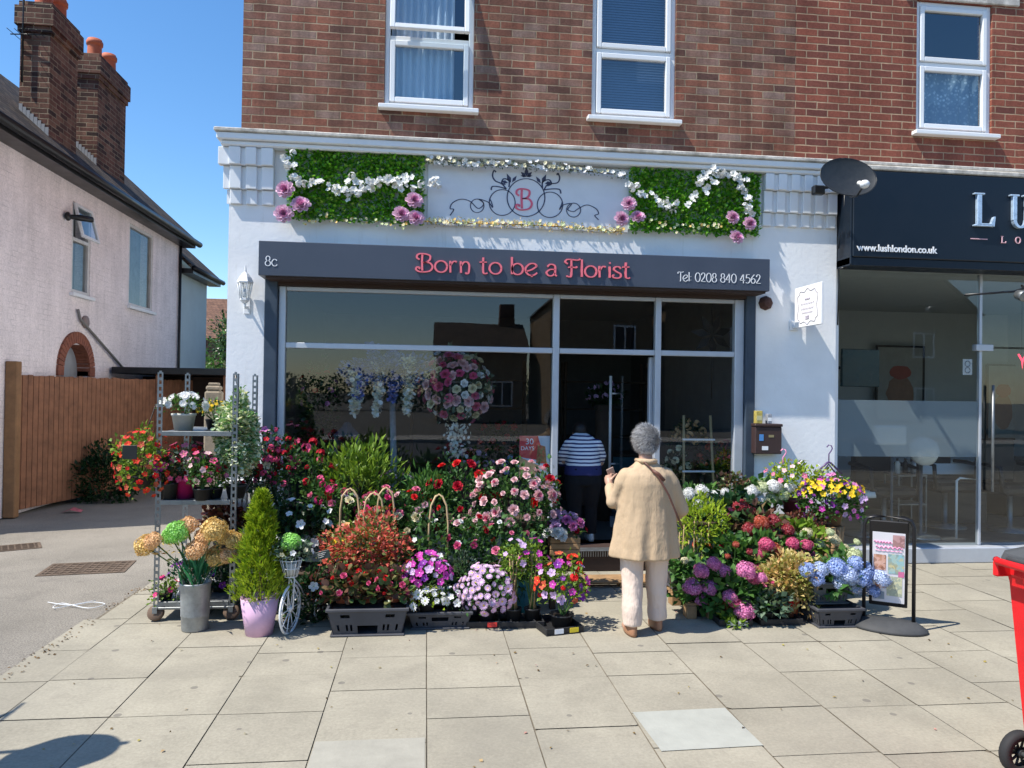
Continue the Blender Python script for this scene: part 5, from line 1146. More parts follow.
# arched wicker handles of gift baskets
def basket(label, cx, cy_top, w_px, h_px, Y, base):
    k = PXM(Y); x, z = at(cx, cy_top, Y); hw_ = w_px/2/k; hh_ = h_px/k
    t = thing('wicker_basket', label, 'basket', (x, Y, base), 0, 'wicker baskets with arched handles')
    q = MB(); q.lathe([(hw_*.7, 0), (hw_*1.0, .12), (hw_*1.05, .125), (hw_*.95, .12), (hw_*.7, .02)], n=16); q.build('bowl', M_cane, t)
    q = MB(); z1 = z-base; pts = [(-hw_, 0, .1), (-hw_, 0, z1-hh_*.45), (-hw_*.8, 0, z1-hh_*.16), (-hw_*.35, 0, z1-.012), (0, 0, z1), (hw_*.35, 0, z1-.012), (hw_*.8, 0, z1-hh_*.16), (hw_, 0, z1-hh_*.45), (hw_, 0, .1)]
    q.tube(pts, .008, 6); q.tube([(p[0], .012+.006*math.sin(i*2.2), p[2]+.004) for i, p in enumerate(pts)], .006, 5); q.build('handle', mat('pale_wicker', (.55, .40, .22), .7), t)
for a in ((350, 489, 18, 44, -1.28, 'leftmost'), (374, 493, 19, 45, -1.3, 'second from the left'), (386, 488, 16, 40, -1.22, 'third from the left, partly hidden behind the second'), (439, 495, 19, 66, -1.44, 'rightmost and tallest, among the rose leaves')):
    basket('wicker basket with an arched handle, '+a[5], a[0], a[1], a[2], a[3], a[4], .32)
# slate price labels on sticks
def price(label, px_, py_, Y, lean):
    x, z = at(px_, py_, Y); t = thing('price_sign', label, 'price label', (x, Y, z)); q = MB(); M_ = Matrix.Rotation(lean, 4, 'Y')
    q.bbox(-.05, .05, -.003, .003, -.03, .03, .003, M=M_); q.build('slate', mat('slate_grey', (.04, .06, .06), .5), t); q = MB(); q.tube([M_ @ Vector((0, .004, 0)), (.06*(1 if lean > 0 else -1), .02, -.22)], .003, 4); q.build('stick', M_cane, t)
    q = MB()
    for k_ in range(3): q.tube([M_ @ Vector((-.035+i*.01, -.0045, .014-k_*.013+.002*math.sin(i*2+k_))) for i in range(7-k_)], .0012, 4)
    q.build('chalk_writing', M_whitel, t)
price('small slate price label on a stick left of the coral red shrub', 323, 555, -1.72, -.25)

# ------------------------------------------------------------------ plants right of the door
PL('deep red small roses among the red hydrangeas', 712, 545, 20, 18, -1.2, .3, L_rose, 260, .045, heads=[rose('crimson', .03), rose('brick', .03)], nf=9, name='rose_bush')
PL('pink geranium low between the mauve hydrangea and the golden bush', 765, 588, 16, 16, -1.72, .014, L_mid, 260, .045, heads=[tuft('pink', .032), tuft('rosepink', .03)], nf=8, name='geranium', potr=.06)
PL('tall leafy green plants tied to bamboo canes beside the walking woman', 700, 525, 27, 34, -1.25, .14, L_yel, 900, .05, .35, BLADE, name='caned_plant', up=.7, low=-.8, poth=.16, potr=.1)
q = MB(); t = thing('cane_bundle', 'bamboo canes standing in the green plants beside the walking woman', 'canes', (at(690, 575, -1.36)[0], -1.36, .12))
for i in range(12): a = -.16+i*.03; q.tube([(a, random.uniform(-.03, .03), 0), (a+random.uniform(-.02, .02), random.uniform(-.03, .03), random.uniform(.42, .6))], .004, 5)
q.build('canes', M_cane, t)
crate('plastic_crate', 'grey mesh crate on a pallet at the foot of the caned plants', at(690, 575, -1.3)[0], -1.3, .34, .42, .15, z=.125)
xp = at(700, 600, -1.45)[0]
t = thing('wooden_pallet', 'pale wooden pallet on the paving right of the woman', 'pallet', (xp, -1.30, 0)); q = MB()
for i in range(5): q.bbox(-.21, .21, -.42+i*.18, -.29+i*.18, .10, .12, .003)
q.build('deck_boards', M_wood, t)
for a in (-.17, 0, .17):
    for b_ in (-.38, -.02, .36): MB().bbox(a-.04, a+.04, b_-.05, b_+.05, 0, .099, .004).build('block', M_wood, t)
def HY(label, cx, cy_, hw_, hh_, Y, base, col, pts, r_=.075, leaf=L_mid, n=260, potm=M_potblk, **k):
    """hydrangea: the heads sit where the photograph shows them on this plant"""
    kk = PXM(Y); x, z = at(cx, cy_, Y); t = thing('hydrangea', label, 'hydrangea', (x, Y, base)); ry = min(hw_/kk, .2)
    foliage(t, (0, 0, z-base), (hw_/kk, ry, hh_/kk), n, .075, .68, leaf, LEAF, -.8, .35, .2, .2)
    hs = min(.14, max(.06, z-base)); pot(t, .085, hs, potm)
    q = MB()
    for i, (a, b_, s) in enumerate(pts):
        xx, zz = at(a, b_, Y); e_ = Vector((xx-x, -ry*random.uniform(.55, 1.0), zz-base)); c_ = col[i % len(col)]
        dd = Vector((e_.x*1.2, -.55, .75)).normalized()
        put('flower_head', hyd(c_, .075, .75), t, e_, (dd.to_track_quat('Z', 'Y') @ Euler((0, 0, random.uniform(0, 6))).to_quaternion()).to_euler(), s*r_/.075*.88)
        q.tube([(0, 0, hs*.9), e_*.6+Vector((0, 0, .01)), e_-dd*.02], .004, 5, cap=False)
    q.build('stems', M_stem, t); return t
HY('white hydrangea nearest the right window frame behind the woman', 700, 500, 24, 14, -.60, .6, ['white'], [(683, 491, .9), (697, 489, 1), (710, 493, .9), (690, 501, .8), (705, 503, .8), (718, 490, .7), (676, 498, .7)], .07)
t = PL('bronze leaved plant between the two white hydrangeas', 733, 488, 17, 15, -.58, .6, L_bronze, 260, .05, .7, name='foliage_plant')
HY('creamy white hydrangea in front of the white wall', 762, 494, 28, 18, -.60, .6, ['white', 'creamgreen'], [(744, 489, .9), (756, 485, .9), (766, 484, 1), (775, 492, 1), (752, 497, .9), (742, 496, .9), (782, 486, .8), (765, 496, .9)], .075)
HY('dark red lacecap hydrangea above the red ones', 732, 508, 22, 16, -.95, .62, ['dustyred', 'rosepink'], [(735, 504, 1.1), (724, 511, .8), (744, 508, .8)], .068, L_dark)
HY('large dusty dark red hydrangea in the middle of the right display', 756, 530, 33, 22, -1.15, .3, ['dustyred', 'brick', 'dustyred'], [(740, 525, .9), (752, 519, 1), (767, 518, .9), (778, 526, .9), (748, 532, .8), (762, 529, 1), (735, 535, .7)], .07, L_bronze)
HY('brick red and green hydrangea low beside the caned plants', 732, 558, 28, 26, -1.40, 0, ['brick', 'dustyred'], [(727, 540, .6), (742, 548, .7), (718, 551, .5)], .05, L_mid, 420)
HY('rose pink hydrangea pair left of the blue ones', 762, 558, 26, 24, -1.40, .0, ['rosepink', 'scarlet2'] if 'scarlet2' in P else ['rosepink', 'brick'], [(757, 540, 1), (768, 546, .9), (752, 549, .7), (760, 557, .7), (750, 562, .6), (772, 559, .6)], .068, L_mid, 420)
HY('pink hydrangea between the rose pink and the cream ones', 790, 553, 20, 20, -1.35, .0, ['pinkhyd'] if 'pinkhyd' in P else ['rosepink'], [(785, 540, .9), (797, 541, .8), (803, 552, .9), (793, 551, .8)], .068, L_mid, 300)
HY('lime cream hydrangea behind the pink ones', 800, 538, 28, 16, -1.10, .3, ['creamgreen', 'cream'], [(781, 530, .8), (800, 530, .9), (818, 528, .7), (827, 537, 1), (812, 541, .9), (835, 545, .8), (845, 538, .6)], .06, L_lime)
HY('bright blue hydrangea in the upper crate', 832, 580, 34, 22, -1.78, .20, ['blue', 'paleblue'], [(797, 565, .85), (812, 565, .85), (827, 563, 1.1), (840, 572, 1.1), (854, 566, 1.1), (866, 572, 1.0), (846, 559, .9), (829, 577, .8), (862, 586, .8), (845, 583, .7), (805, 573, .8), (836, 569, 1), (850, 573, 1)], .078, L_mid, 320)
HY('pale cream blue hydrangea head behind the blue ones', 848, 562, 16, 12, -1.55, .3, ['creamgreen'], [(846, 552, 1), (852, 556, .8)], .07, L_mid, 120)
HY('mauve pink hydrangea at the left front corner of the right display', 700, 588, 24, 26, -1.62, 0, ['mauve', 'mauvepink'], [(686, 582, 1.05), (694, 566, .9), (702, 582, 1), (706, 559, .8), (696, 596, .7), (716, 566, .8)], .074, L_mid, 420)
HY('bright pink hydrangea in a terracotta pot at the front', 733, 596, 30, 26, -1.75, .014, ['mauvepink', 'rosepink', 'mauvepink'], [(737, 565, 1.05), (747, 574, .8), (723, 592, .8), (735, 604, 1.1), (728, 598, .7), (752, 572, .6)], .074, L_mid, 480, potm=M_terra)
HY('small white bloomed hydrangea beside the mauve one', 682, 565, 12, 14, -1.5, .12, ['cream'], [(681, 558, .7)], .05, L_mid, 120)
PL('golden variegated bush spreading in the front of the right display', 789, 580, 36, 27, -1.74, .02, L_gold, 2600, .046, .6, name='golden_bush', shell=.3, low=-.85, potm=M_terra, potr=.085, poth=.14)
t = PL('green plant with one red rose bloom in the front tray', 768, 603, 22, 14, -1.86, .014, L_silver, 240, .055, .7, heads=[rose('red', .05)], nf=1, name='rose_bush', potr=.06, poth=.08)
PL('small coral red kalanchoe behind the golden bush', 785, 566, 10, 8, -1.62, .2, L_mid, 100, .035, heads=[tuft('brick', .03)], nf=5, name='kalanchoe', potr=.05)
PL('low trailing ivy on the paving at the foot of the pink hydrangea', 735, 622, 12, 8, -1.93, 0, L_lime, 130, .038, .9, name='ivy', potm=None)
PL('bushy green petunia with pale flowers hanging from pink and black hooks', 795, 482, 34, 22, -.62, .62, L_yel, 700, .045, .6, heads=[disc('palepink', .026, M_gcen), disc('white', .024, M_gcen), disc('pink', .024, M_wcen)], nf=24, name='hanging_petunia', potm=mat('plum_pot', (.18, .04, .06), .5), potr=.12, poth=.16)
t = PL('round basket of yellow and violet petunias at the right end of the display', 829, 501, 35, 26, -.78, .56, L_mid, 2000, .038, .6, heads=[disc('mauve', .023, M_dcen), disc('purple', .022, M_ycen), disc('lilac', .023, M_dcen), disc('magenta', .022, M_wcen), disc('purple', .024, M_dcen)], nf=72, name='petunia_basket', flow=-.6, potr=.13, poth=.14, potm=M_bark)
blooms(t, [disc('yellow', .025, M_ycen), disc('yellow', .022, M_ycen)], (0, -.03, at(829, 490, -.78)[1]-.56), (.29, .22, .10), 62, low=-.2)
PL('burgundy leaved plant in front of the log planter', 800, 524, 20, 13, -1.0, .3, L_burg, 300, .035, name='foliage_plant')
xw, _z = at(825, 540, -.78)
t = thing('log_planter', 'rough brown timber planter under the yellow and violet petunias', 'planter', (xw, -.78, 0)); q = MB()
for i in range(16):
    a = 2*PI*i/16; q.tube([(.10*math.cos(a), .10*math.sin(a), 0), (.145*math.cos(a), .145*math.sin(a), .555)], .024, 6)
q.build('staves', M_wood, t)
q = MB(); q.lathe([(.0, .54), (.13, .55)], n=14); q.build('lid', M_bark, t)
# coat hanger hooks
def hook(label, px_, py_, Y, m, hgt=.16, hanger=False):
    x, z = at(px_, py_, Y); t = thing('hanger_hook', label, 'hook', (x, Y, z-hgt)); q = MB()
    q.tube([(0, 0, 0), (0, 0, hgt*.5), (.02, 0, hgt*.66), (.034, 0, hgt*.82), (.022, 0, hgt*.97), (-.004, 0, hgt), (-.022, 0, hgt*.88)], .0055, 6); q.build('hook', m, t)
    if hanger: q = MB(); q.tube([(-.13, 0, -.10), (-.02, 0, .0), (.0, 0, .01), (.02, 0, .0), (.13, 0, -.10)], .010, 6); q.tube([(-.07, 0, -.10), (0, 0, -.01), (.07, 0, -.10)], .008, 6); q.build('shoulder_bar', m, t)
hook('pink plastic hook above the green petunia', 783, 449, -.62, mat('pink_plastic', (.75, .28, .45), .4)); hook('slim black hook above the green petunia', 801, 460, -.62, M_blackm, .13); hook('violet and black hanger above the yellow petunias', 829, 445, -.72, mat('violet_plastic', (.10, .05, .16), .35), .17, True)

# ------------------------------------------------------------------ trolley
XL, XR, YF, YB = -1.985, -1.44, -1.5, -.86
t = thing('plant_trolley', 'galvanised steel plant trolley with perforated posts at the left end of the shop', 'trolley', ((XL+XR)/2, (YF+YB)/2, 0)); hx, hy = (XR-XL)/2, (YB-YF)/2
for a in (-hx, hx):
    for b_ in (-hy, hy):
        q = MB(); s = 1 if a < 0 else -1
        q.box(a-.020, a-.009, b_-.002, b_+.002, .10, 1.86); q.box(a+.009, a+.020, b_-.002, b_+.002, .10, 1.86)
        for k in range(36): q.box(a-.0089, a+.0089, b_-.0019, b_+.0019, .10+k*.05, .122+k*.05)
        q.box(a-.022, a-.019, b_+.0021, b_+.02, .1, 1.86) if s > 0 else q.box(a+.019, a+.022, b_+.0021, b_+.02, .1, 1.86)
        q.build('post', M_metal, t)
for zz in (1.412, .895, .135):
    q = MB(); q.bbox(-hx+.02, hx-.02, -hy+.0, hy, zz-.004, zz+.004, .002); q.bbox(-hx+.02, hx-.02, -hy-.012, -hy-.003, zz-.028, zz+.008, .002); q.bbox(-hx+.02, hx-.02, hy+.003, hy+.012, zz-.028, zz+.008, .002)
    if zz < .2: q.bbox(-hx-.01, hx+.01, -hy-.02, hy+.02, zz-.05, zz-.03, .004)
    q.build('shelf', M_metal, t)
for a in (-hx, hx):
    for b_ in (-hy, hy):
        q = MB(); q.lathe([(.0, -.018), (.052, -.018), (.06, -.010), (.06, .010), (.052, .018), (0, .018)], (a, b_, .06), 18, M=Matrix.Rotation(R(90), 4, 'X') @ Matrix.Rotation(R(25), 4, 'X') if False else Matrix.Rotation(R(65), 4, 'X')); wo = q.build('caster_wheel', mat('brown_rubber', (.14, .09, .06), .7), t)
        q = MB(); q.bbox(a-.018, a+.018, b_-.03, b_-.026, .06, .105, .001); q.bbox(a-.018, a+.018, b_+.026, b_+.03, .06, .105, .001); q.bbox(a-.02, a+.02, b_-.03, b_+.03, .1, .106, .001); q.build('fork', M_metal, wo)
q = MB(); q.tube([(hx, -hy+.02, .9), (hx+.01, 0, .93), (hx, hy, 1.02)], .008, 6); q.build('side_bar', M_metal, t)
q = MB(); q.bbox(hx-.25, hx+.02, hy-.005, hy+.005, 1.45, 1.50, .003); q.tube([(hx-.06, hy, 1.45), (hx-.16, hy, 1.86)], .010, 6); q.build('label_rail', M_blackm, t)
SH1, SH2, SH0 = 1.417, .90, .14
wp = mat('white_pot', (.62, .62, .58), .45)
PL('white chrysanthemum in a white pot on the top trolley shelf', 184, 405, 19, 9, -1.32, SH1, L_mid, 220, .035, heads=[daisy('white', .036, M_wcen, 15)], nf=17, potm=wp, potr=.088, poth=.13, name='chrysanthemum', flow=-.3)
PL('small yellow flowered plant in a dark pot on the top trolley shelf', 215, 410, 16, 8, -1.15, SH1, L_mid, 200, .028, heads=[daisy('yellow', .017, M_ycen, 9)], nf=36, potr=.07, poth=.08, name='yellow_daisy', flow=-.3)
PL('tall column of white edged trailing leaves on the right of the trolley', 237, 441, 18, 38, -1.36, SH2, L_var, 5000, .032, .8, ROUND, name='trailing_plant', low=-.95, shell=.55, potr=.08, poth=.1, up=.1)
t = PL('round hanging ball of red busy lizzies on the left side of the trolley', 142, 463, 24, 34, -1.48, 1.0, L_lime, 900, .038, .6, heads=[disc('scarlet', .022, M_ycen), disc('brick', .022, M_ycen), disc('red', .021, M_ycen)], nf=62, name='busy_lizzie', flow=-.85, low=-.9, potr=.09, poth=.12, face=.4)
q = MB(); zc_ = at(142, 463, -1.48)[1]-1.0; q.bbox(-.05, .05, -.24, -.235, zc_+.05, zc_+.15, .004); q.build('plant_label', M_gutter, t)
q = MB(); q.tube([(0, 0, .1), (.03, 0, .42), (.09, 0, .62), (.13, 0, .60), (.128, 0, .5)], .004, 5); q.build('hanging_wire', M_blackm, t)
PL('pink and red petunias in a magenta pot on the middle trolley shelf', 186, 460, 21, 15, -1.36, SH2, L_silver, 300, .035, heads=[disc('pink', .026, M_ycen), disc('rosepink', .026, M_dcen), tuft('red', .03)], nf=17, potm=mat('magenta_pot', (.48, .02, .14), .4), potr=.095, poth=.155, name='petunia')
PL('single magenta petunia beside the left trolley post', 163, 466, 9, 10, -1.42, SH2, L_dark, 90, .035, heads=[disc('magenta', .034, M_dcen)], nf=4, name='petunia', potr=.05)
PL('trailing pink fuchsia on the middle trolley shelf', 214, 476, 16, 17, -1.38, SH2, L_lime, 420, .032, heads=[disc('pink', .018, M_ycen), disc('crimson', .018, M_ycen)], nf=14, name='fuchsia', potr=.07, poth=.08)
PL('pink ivy geranium trailing over the front edge of the middle trolley shelf', 203, 470, 15, 16, -1.48, SH2, L_mid, 380, .034, heads=[disc('rosepink', .024, M_ycen), disc('palepink', .022, M_gcen)], nf=14, name='geranium', potr=.07, poth=.09, low=-.9, flow=-.7)
PL('crimson petunias between the magenta pot and the hanging ball', 170, 470, 13, 15, -1.45, SH2, L_dark, 260, .036, heads=[disc('crimson', .028, M_dcen), disc('rosepink', .026, M_dcen)], nf=12, name='petunia', potr=.06, low=-.9, flow=-.6)
PL('dark red and cream petunias hanging at the right side of the trolley', 264, 455, 19, 25, -.75, .62, L_dark, 420, .04, heads=[disc('crimson', .030, M_ycen), disc('mauve', .03, M_dcen), disc('cream', .026, M_gcen), tuft('rosepink', .032)], nf=34, name='petunia', flow=-.7, low=-.9)
PL('deep pink geranium right of the trolley under the grey frame', 258, 482, 16, 14, -.95, .62, L_dark, 260, .04, heads=[tuft('crimson', .035), tuft('rosepink', .03)], nf=9, name='geranium')
PL('small pink flowered plant at the left of the bottom trolley shelf', 165, 592, 13, 14, -1.42, SH0, L_lime, 200, .03, heads=[disc('hotpink', .022, M_ycen)], nf=5, potr=.06, poth=.08, name='primrose')
PL('white and violet pansies on the bottom trolley shelf', 190, 574, 18, 15, -1.25, SH0, L_dark, 300, .035, heads=[disc('white', .026, M_ycen), disc('purple', .024, M_ycen)], nf=14, potr=.08, poth=.12, name='pansy')
PL('dark violet pansies at the right of the bottom trolley shelf', 220, 580, 15, 18, -1.2, SH0, L_dark, 350, .04, heads=[disc('purple', .024, M_ycen)], nf=7, potr=.07, name='pansy')
PL('dark burgundy heuchera behind the trolley', 225, 520, 20, 14, -.80, .0, L_burg, 300, .05, .9, ROUND, name='foliage_plant', poth=.5, potr=.09)
# zinc bucket of artificial hydrangeas
xb, yb = gnd(190, 634); yb += .11
t = thing('zinc_bucket', 'dented zinc bucket on the paving in front of the trolley', 'bucket', (xb, yb, 0)); q = MB(); q.lathe([(.088, 0), (.092, .01), (.095, .10), (.099, .105), (.098, .115), (.104, .32), (.112, .335), (.112, .345), (.104, .345), (.098, .30), (0, .3)], n=28); q.build('bucket_body', M_zinc, t)
q = MB(); q.tube([(-.112, 0, .28), (-.13, 0, .25), (-.128, 0, .2), (-.105, 0, .18)], .005, 6); q.build('handle', M_zinc, t)
t = thing('flower_bunch', 'bunch of peach and lime green artificial hydrangeas in the zinc bucket', 'flowers', (xb, yb, .305)); q = MB()
for i, (a, b_, c_, s) in enumerate(((145, 546, 'peach', 1.15), (153, 541, 'peachpink', .9), (177, 532, 'limegreen', 1.2), (170, 536, 'limegreen', .9), (188, 526, 'peachpink', 1.0), (214, 530, 'peach', 1.25), (204, 537, 'peachpink', 1.0), (224, 537, 'peach', .9), (196, 550, 'peachpink', 1.05), (216, 557, 'peach', 1.1), (234, 541, 'peach', 1.05), (228, 556, 'peachpink', .8))):
    Y = yb-.05+random.uniform(-.08, .06); x, z = at(a, b_, Y); e_ = Vector((x-xb, Y-yb, z-.305)); dd = Vector((e_.x*.8, -.7, .6)).normalized()
    put('flower_head', hyd(c_, .075, .75), t, e_, (dd.to_track_quat('Z', 'Y')).to_euler(), s*.88); q.tube([(e_.x*.12, e_.y*.1, .0), (e_.x*.4, e_.y*.4, e_.z*.5), e_-dd*.02], .005, 5)
q.build('stems', M_stem, t)
n = 60; p = np.stack([rng.normal(0, .045, n), rng.normal(0, .04, n), rng.uniform(0, .05, n)], axis=1); d = np.stack([rng.normal(0, .35, n), rng.normal(0, .3, n), np.ones(n)], axis=1)
put('leaf_blades', scatter_mesh('leaf_blades', BLADE, p, d, .24, .07, leafmat('teal_leaf', [(0, (.01, .13, .07)), (1, (.05, .28, .13))], .4)), t)
foliage(t, (-.05, 0, .28), (.28, .10, .09), 80, .045, .5, L_gold, name='dried_leaves')
# lime conifer in the pink pot
xb, yb = gnd(256, 638); yb += .10
t = thing('conifer', 'lime yellow cone shaped conifer in a lilac pink pot', 'conifer', (xb, yb, 0))
pot(t, .135, .265, mat('lilac_pot', (.66, .42, .60), .4), rim=False, taper=.70)
n = 9000; h = rng.uniform(0, 1, n)**.8; rr = (1-h)**.72*.160*(1+.12*np.sin(h*47+rng.uniform(0, 6)))*(.62+.38*rng.uniform(0, 1, n)**.5)+.006; an = rng.uniform(0, 2*PI, n); rr = rr*(1+.28*np.sin(an*4+h*17)+.20*np.sin(an*9-h*31)+.08*np.sin(an*17+h*60))
p = np.stack([rr*np.cos(an), rr*np.sin(an), .24+h*.76], axis=1); d = np.stack([np.cos(an)*.7, np.sin(an)*.7, np.full(n, .95)], axis=1)+rng.normal(0, .35, (n, 3))
put('foliage', scatter_mesh('foliage', BLADE, p, d, .046, .2, leafmat('conifer_needle', [(0, (.13, .24, .012)), (.5, (.30, .42, .02)), (1, (.46, .55, .03))], .55, .3)), t)
q = MB(); q.tube([(0, 0, .2), (0, 0, .9)], [.014, .004], 6); q.build('trunk', M_bark, t)
# white bicycle planter
xb, yb = gnd(289, 634); yb += .03
t = thing('bicycle_planter', 'white wire bicycle plant holder standing right of the pink pot', 'planter', (xb, yb, 0), R(76)); wr = .17; q = MB()
q.tube([(wr*math.cos(2*PI*i/28), 0, wr+wr*math.sin(2*PI*i/28)) for i in range(29)], .009, 6, cap=False); q.tube([(wr*.8*math.cos(2*PI*i/28), 0, wr+wr*.8*math.sin(2*PI*i/28)) for i in range(29)], .003, 5, cap=False)
for i in range(10): a = 2*PI*i/10; q.tube([(0, 0, wr), (wr*math.cos(a), 0, wr+wr*math.sin(a))], .0035, 5)
q.lathe([(0, -.015), (.02, -.015), (.02, .015), (0, .015)], (0, 0, wr), 10, M=Matrix.Rotation(R(90), 4, 'X')); q.build('front_wheel', M_whitep, t)
q = MB(); q.tube([(0, -.02, wr), (.02, -.02, .38), (.02, 0, .42)], .006, 6); q.tube([(0, .02, wr), (.02, .02, .38), (.02, 0, .42)], .006, 6); q.tube([(.02, 0, .40), (.18, 0, .28), (.34, 0, .10)], .006, 6); q.tube([(.0, 0, .38), (.2, 0, .12), (.34, 0, .09)], .005, 6); q.build('bicycle_frame', M_whitep, t)
for sgn in (-.08, .08):
    q = MB(); q.tube([(.34+.09*math.cos(2*PI*i/18), sgn, .092+.09*math.sin(2*PI*i/18)) for i in range(19)], .006, 5, cap=False)
    for i in range(4): a = PI*i/4; q.tube([(.34-.09*math.cos(a), sgn, .092-.09*math.sin(a)), (.34+.09*math.cos(a), sgn, .092+.09*math.sin(a))], .003, 4)
    q.build('rear_wheel', M_whitep, t)
q = MB(); zb = .405
for i in range(14):
    a = 2*PI*i/14; q.tube([(.045*math.cos(a), .045*math.sin(a), zb), (.06*math.cos(a), .06*math.sin(a), zb+.06), (.078*math.cos(a), .078*math.sin(a), zb+.12)], .0032, 4)
for (r_, z_) in ((.045, 0), (.06, .06), (.078, .12)): q.tube([(r_*math.cos(2*PI*i/18), r_*math.sin(2*PI*i/18), zb+z_) for i in range(19)], .004, 4, cap=False)
q.build('wire_basket', M_whitep, t)
t = thing('potted_hydrangea', 'lime green hydrangea over small white flowers in the bicycle basket', 'plant', (xb, yb, .412)); pot(t, .045, .09, wp, rim=False); foliage(t, (.0, 0, .16), (.15, .11, .09), 330, .04, .6, L_silver, LEAF, low=-.5)
blooms(t, [disc('white', .018, M_ycen), disc('cream', .018, M_gcen)], (0, 0, .16), (.15, .11, .09), 14)
x_, z_ = at(291, 542, yb-.03); put('flower_head', hyd('limegreen', .075, .75), t, (x_-xb, -.03, z_-.412), (.3, 0, 0), .95)
# white slatted box behind the trolley
xw, zw = at(247, 500, -.7)
t = thing('slatted_box', 'white slatted plastic box behind the trolley next to the wall', 'box', (xw-.06, -.55, 0)); q = MB()
for i in range(9): q.bbox(-.17+i*.04, -.145+i*.04, -.16, -.15, 0, .95, .003)
q.bbox(-.18, .19, -.149, -.14, .9, .95, .003); q.bbox(-.18, .19, -.149, -.14, .05, .1, .003); q.bbox(-.18, .19, -.139, .1, .0, .94, .005); q.build('slats', M_whitep, t)
# ------------------------------------------------------------------ people
def remesh(o, vox, smooth=4, bulge=0, seed=0):
    md = o.modifiers.new('r', 'REMESH'); md.mode = 'VOXEL'; md.voxel_size = vox; md.use_smooth_shade = True
    ms = o.modifiers.new('s', 'SMOOTH'); ms.iterations = smooth; ms.factor = .5
    if bulge:
        tx = bpy.data.textures.new('folds', 'CLOUDS'); tx.noise_scale = .11; tx.noise_depth = 2; dm = o.modifiers.new('d', 'DISPLACE'); dm.texture = tx; dm.strength = bulge; dm.mid_level = .5; dm.texture_coords = 'LOCAL'
    dg = bpy.context.evaluated_depsgraph_get(); me = bpy.data.meshes.new_from_object(o.evaluated_get(dg)); o.modifiers.clear(); o.data = me; return o
def loft(mb, secs, n=24, mi=0):
    """secs: (cx, cy, z, rx, ry)"""
    vs = []
    for (cx, cy_, z, rx, ry) in secs:
        for j in range(n): a = 2*PI*j/n; vs.append((cx+rx*math.cos(a), cy_+ry*math.sin(a), z))
    k = len(secs); fs = [(i*n+j, i*n+(j+1) % n, (i+1)*n+(j+1) % n, (i+1)*n+j) for i in range(k-1) for j in range(n)]
    fs += [tuple(range(n))[::-1], tuple(range((k-1)*n, k*n))]; mb.add(vs, fs, mi, True)
def chain(mb, pts, rad, n=14):
    mb.tube(pts, rad, n)
    for p, r_ in zip(pts, rad): mb.blob(p, r_, 12, 8)
def hand(mb, wrist, dirv, palmn, s=1.0, curl=.6):
    """palm, four fingers and a thumb, curled a little"""
    w_ = Vector(wrist); d = Vector(dirv).normalized(); nn = Vector(palmn).normalized(); side = d.cross(nn).normalized()
    mb.tube([w_, w_+d*.045*s, w_+d*.085*s], [.026*s, .036*s, .034*s], 12, sx=1.0)
    for i, (o, L_) in enumerate(((-.027, .062), (-.009, .072), (.009, .068), (.026, .054))):
        b_ = w_+d*.075*s+side*o*s; p1 = b_+(d*math.cos(.3)+nn*math.sin(.3))*L_*.45*s; p2 = p1+(d*math.cos(.3+curl)+nn*math.sin(.3+curl))*L_*.35*s; p3 = p2+(d*math.cos(.3+2*curl)+nn*math.sin(.3+2*curl))*L_*.28*s
        chain(mb, [b_, p1, p2, p3], [.0095*s, .0088*s, .008*s, .0068*s], 8)
    b_ = w_+d*.03*s-side*.024*s; chain(mb, [b_, b_+(d*.6-side*.8+nn*.3)*.035*s, b_+(d*.95-side*.75+nn*.6)*.058*s], [.012*s, .0105*s, .008*s], 8)
M_skin = mat('skin', (.46, .27, .19), .5, vary=.06); M_hairg = mat('grey_hair', (.30, .30, .31), .6, vary=.6, scale=26, bump=.6, bscale=70)
def cloth(name, c, v=.08, bs=8, b=.35):
    m, t, bb = newmat(name); g = N(t); tc = g.n('TexCoord').outputs['Object']; n1 = g.noise(tc, 3, 4)
    g.link(g.ramp(n1, [(.3, sc_(c, 1-v)), (.7, sc_(c, 1+v*.5))]), bb.inputs['Base Color']); bb.inputs['Roughness'].default_value = .85; bb.inputs['Specular IOR Level'].default_value = .2
    mp = g.n('Mapping'); mp.inputs['Scale'].default_value = (1.5, 1.5, .5); g.link(tc, mp.inputs[0]); g.bump(g.noise(mp.outputs[0], bs, 5, .55), b, .05, bb); return m
M_tan = cloth('tan_wool', (.49, .362, .235), .07, 5, .6); M_pinkt = cloth('pale_pink_cotton', (.68, .55, .465), .06, 9, .5); M_shoe = mat('tan_leather', (.36, .18, .10), .5)

wx, wy = 1.615, -2.02
t = thing('person', 'grey haired woman in a tan coat and pale pink trousers walking to the shop door', 'person', (wx, wy, 0)); WM = t
q = MB()
# body: head, neck, torso, arms, hands, legs as one surface (she faces +y, away from the street)
hd0 = Vector((.005, .045, 1.395)); q.blob(hd0, (.068, .086, .098), 20, 14); q.blob(hd0+Vector((0, .03, -.045)), (.05, .055, .055), 14, 10)
q.blob(hd0+Vector((0, .095, -.015)), (.012, .02, .02), 8, 6)                     # nose
for s in (-1, 1): q.blob(hd0+Vector((s*.070, -.005, -.012)), (.010, .022, .032), 10, 8); q.blob(hd0+Vector((s*.026, .073, .008)), (.013, .012, .008), 8, 6)
q.blob(hd0+Vector((0, .08, -.055)), (.024, .010, .008), 8, 6)
q.tube([(0, .0, 1.22), (.0, .02, 1.28), (.003, .035, 1.35)], [.058, .050, .048], 14)
loft(q, [(0, 0, .78, .15, .11), (0, 0, .9, .15, .105), (0, 0, 1.05, .145, .10), (0, -.01, 1.15, .155, .10), (0, -.01, 1.21, .13, .08), (0, 0, 1.25, .06, .055)])
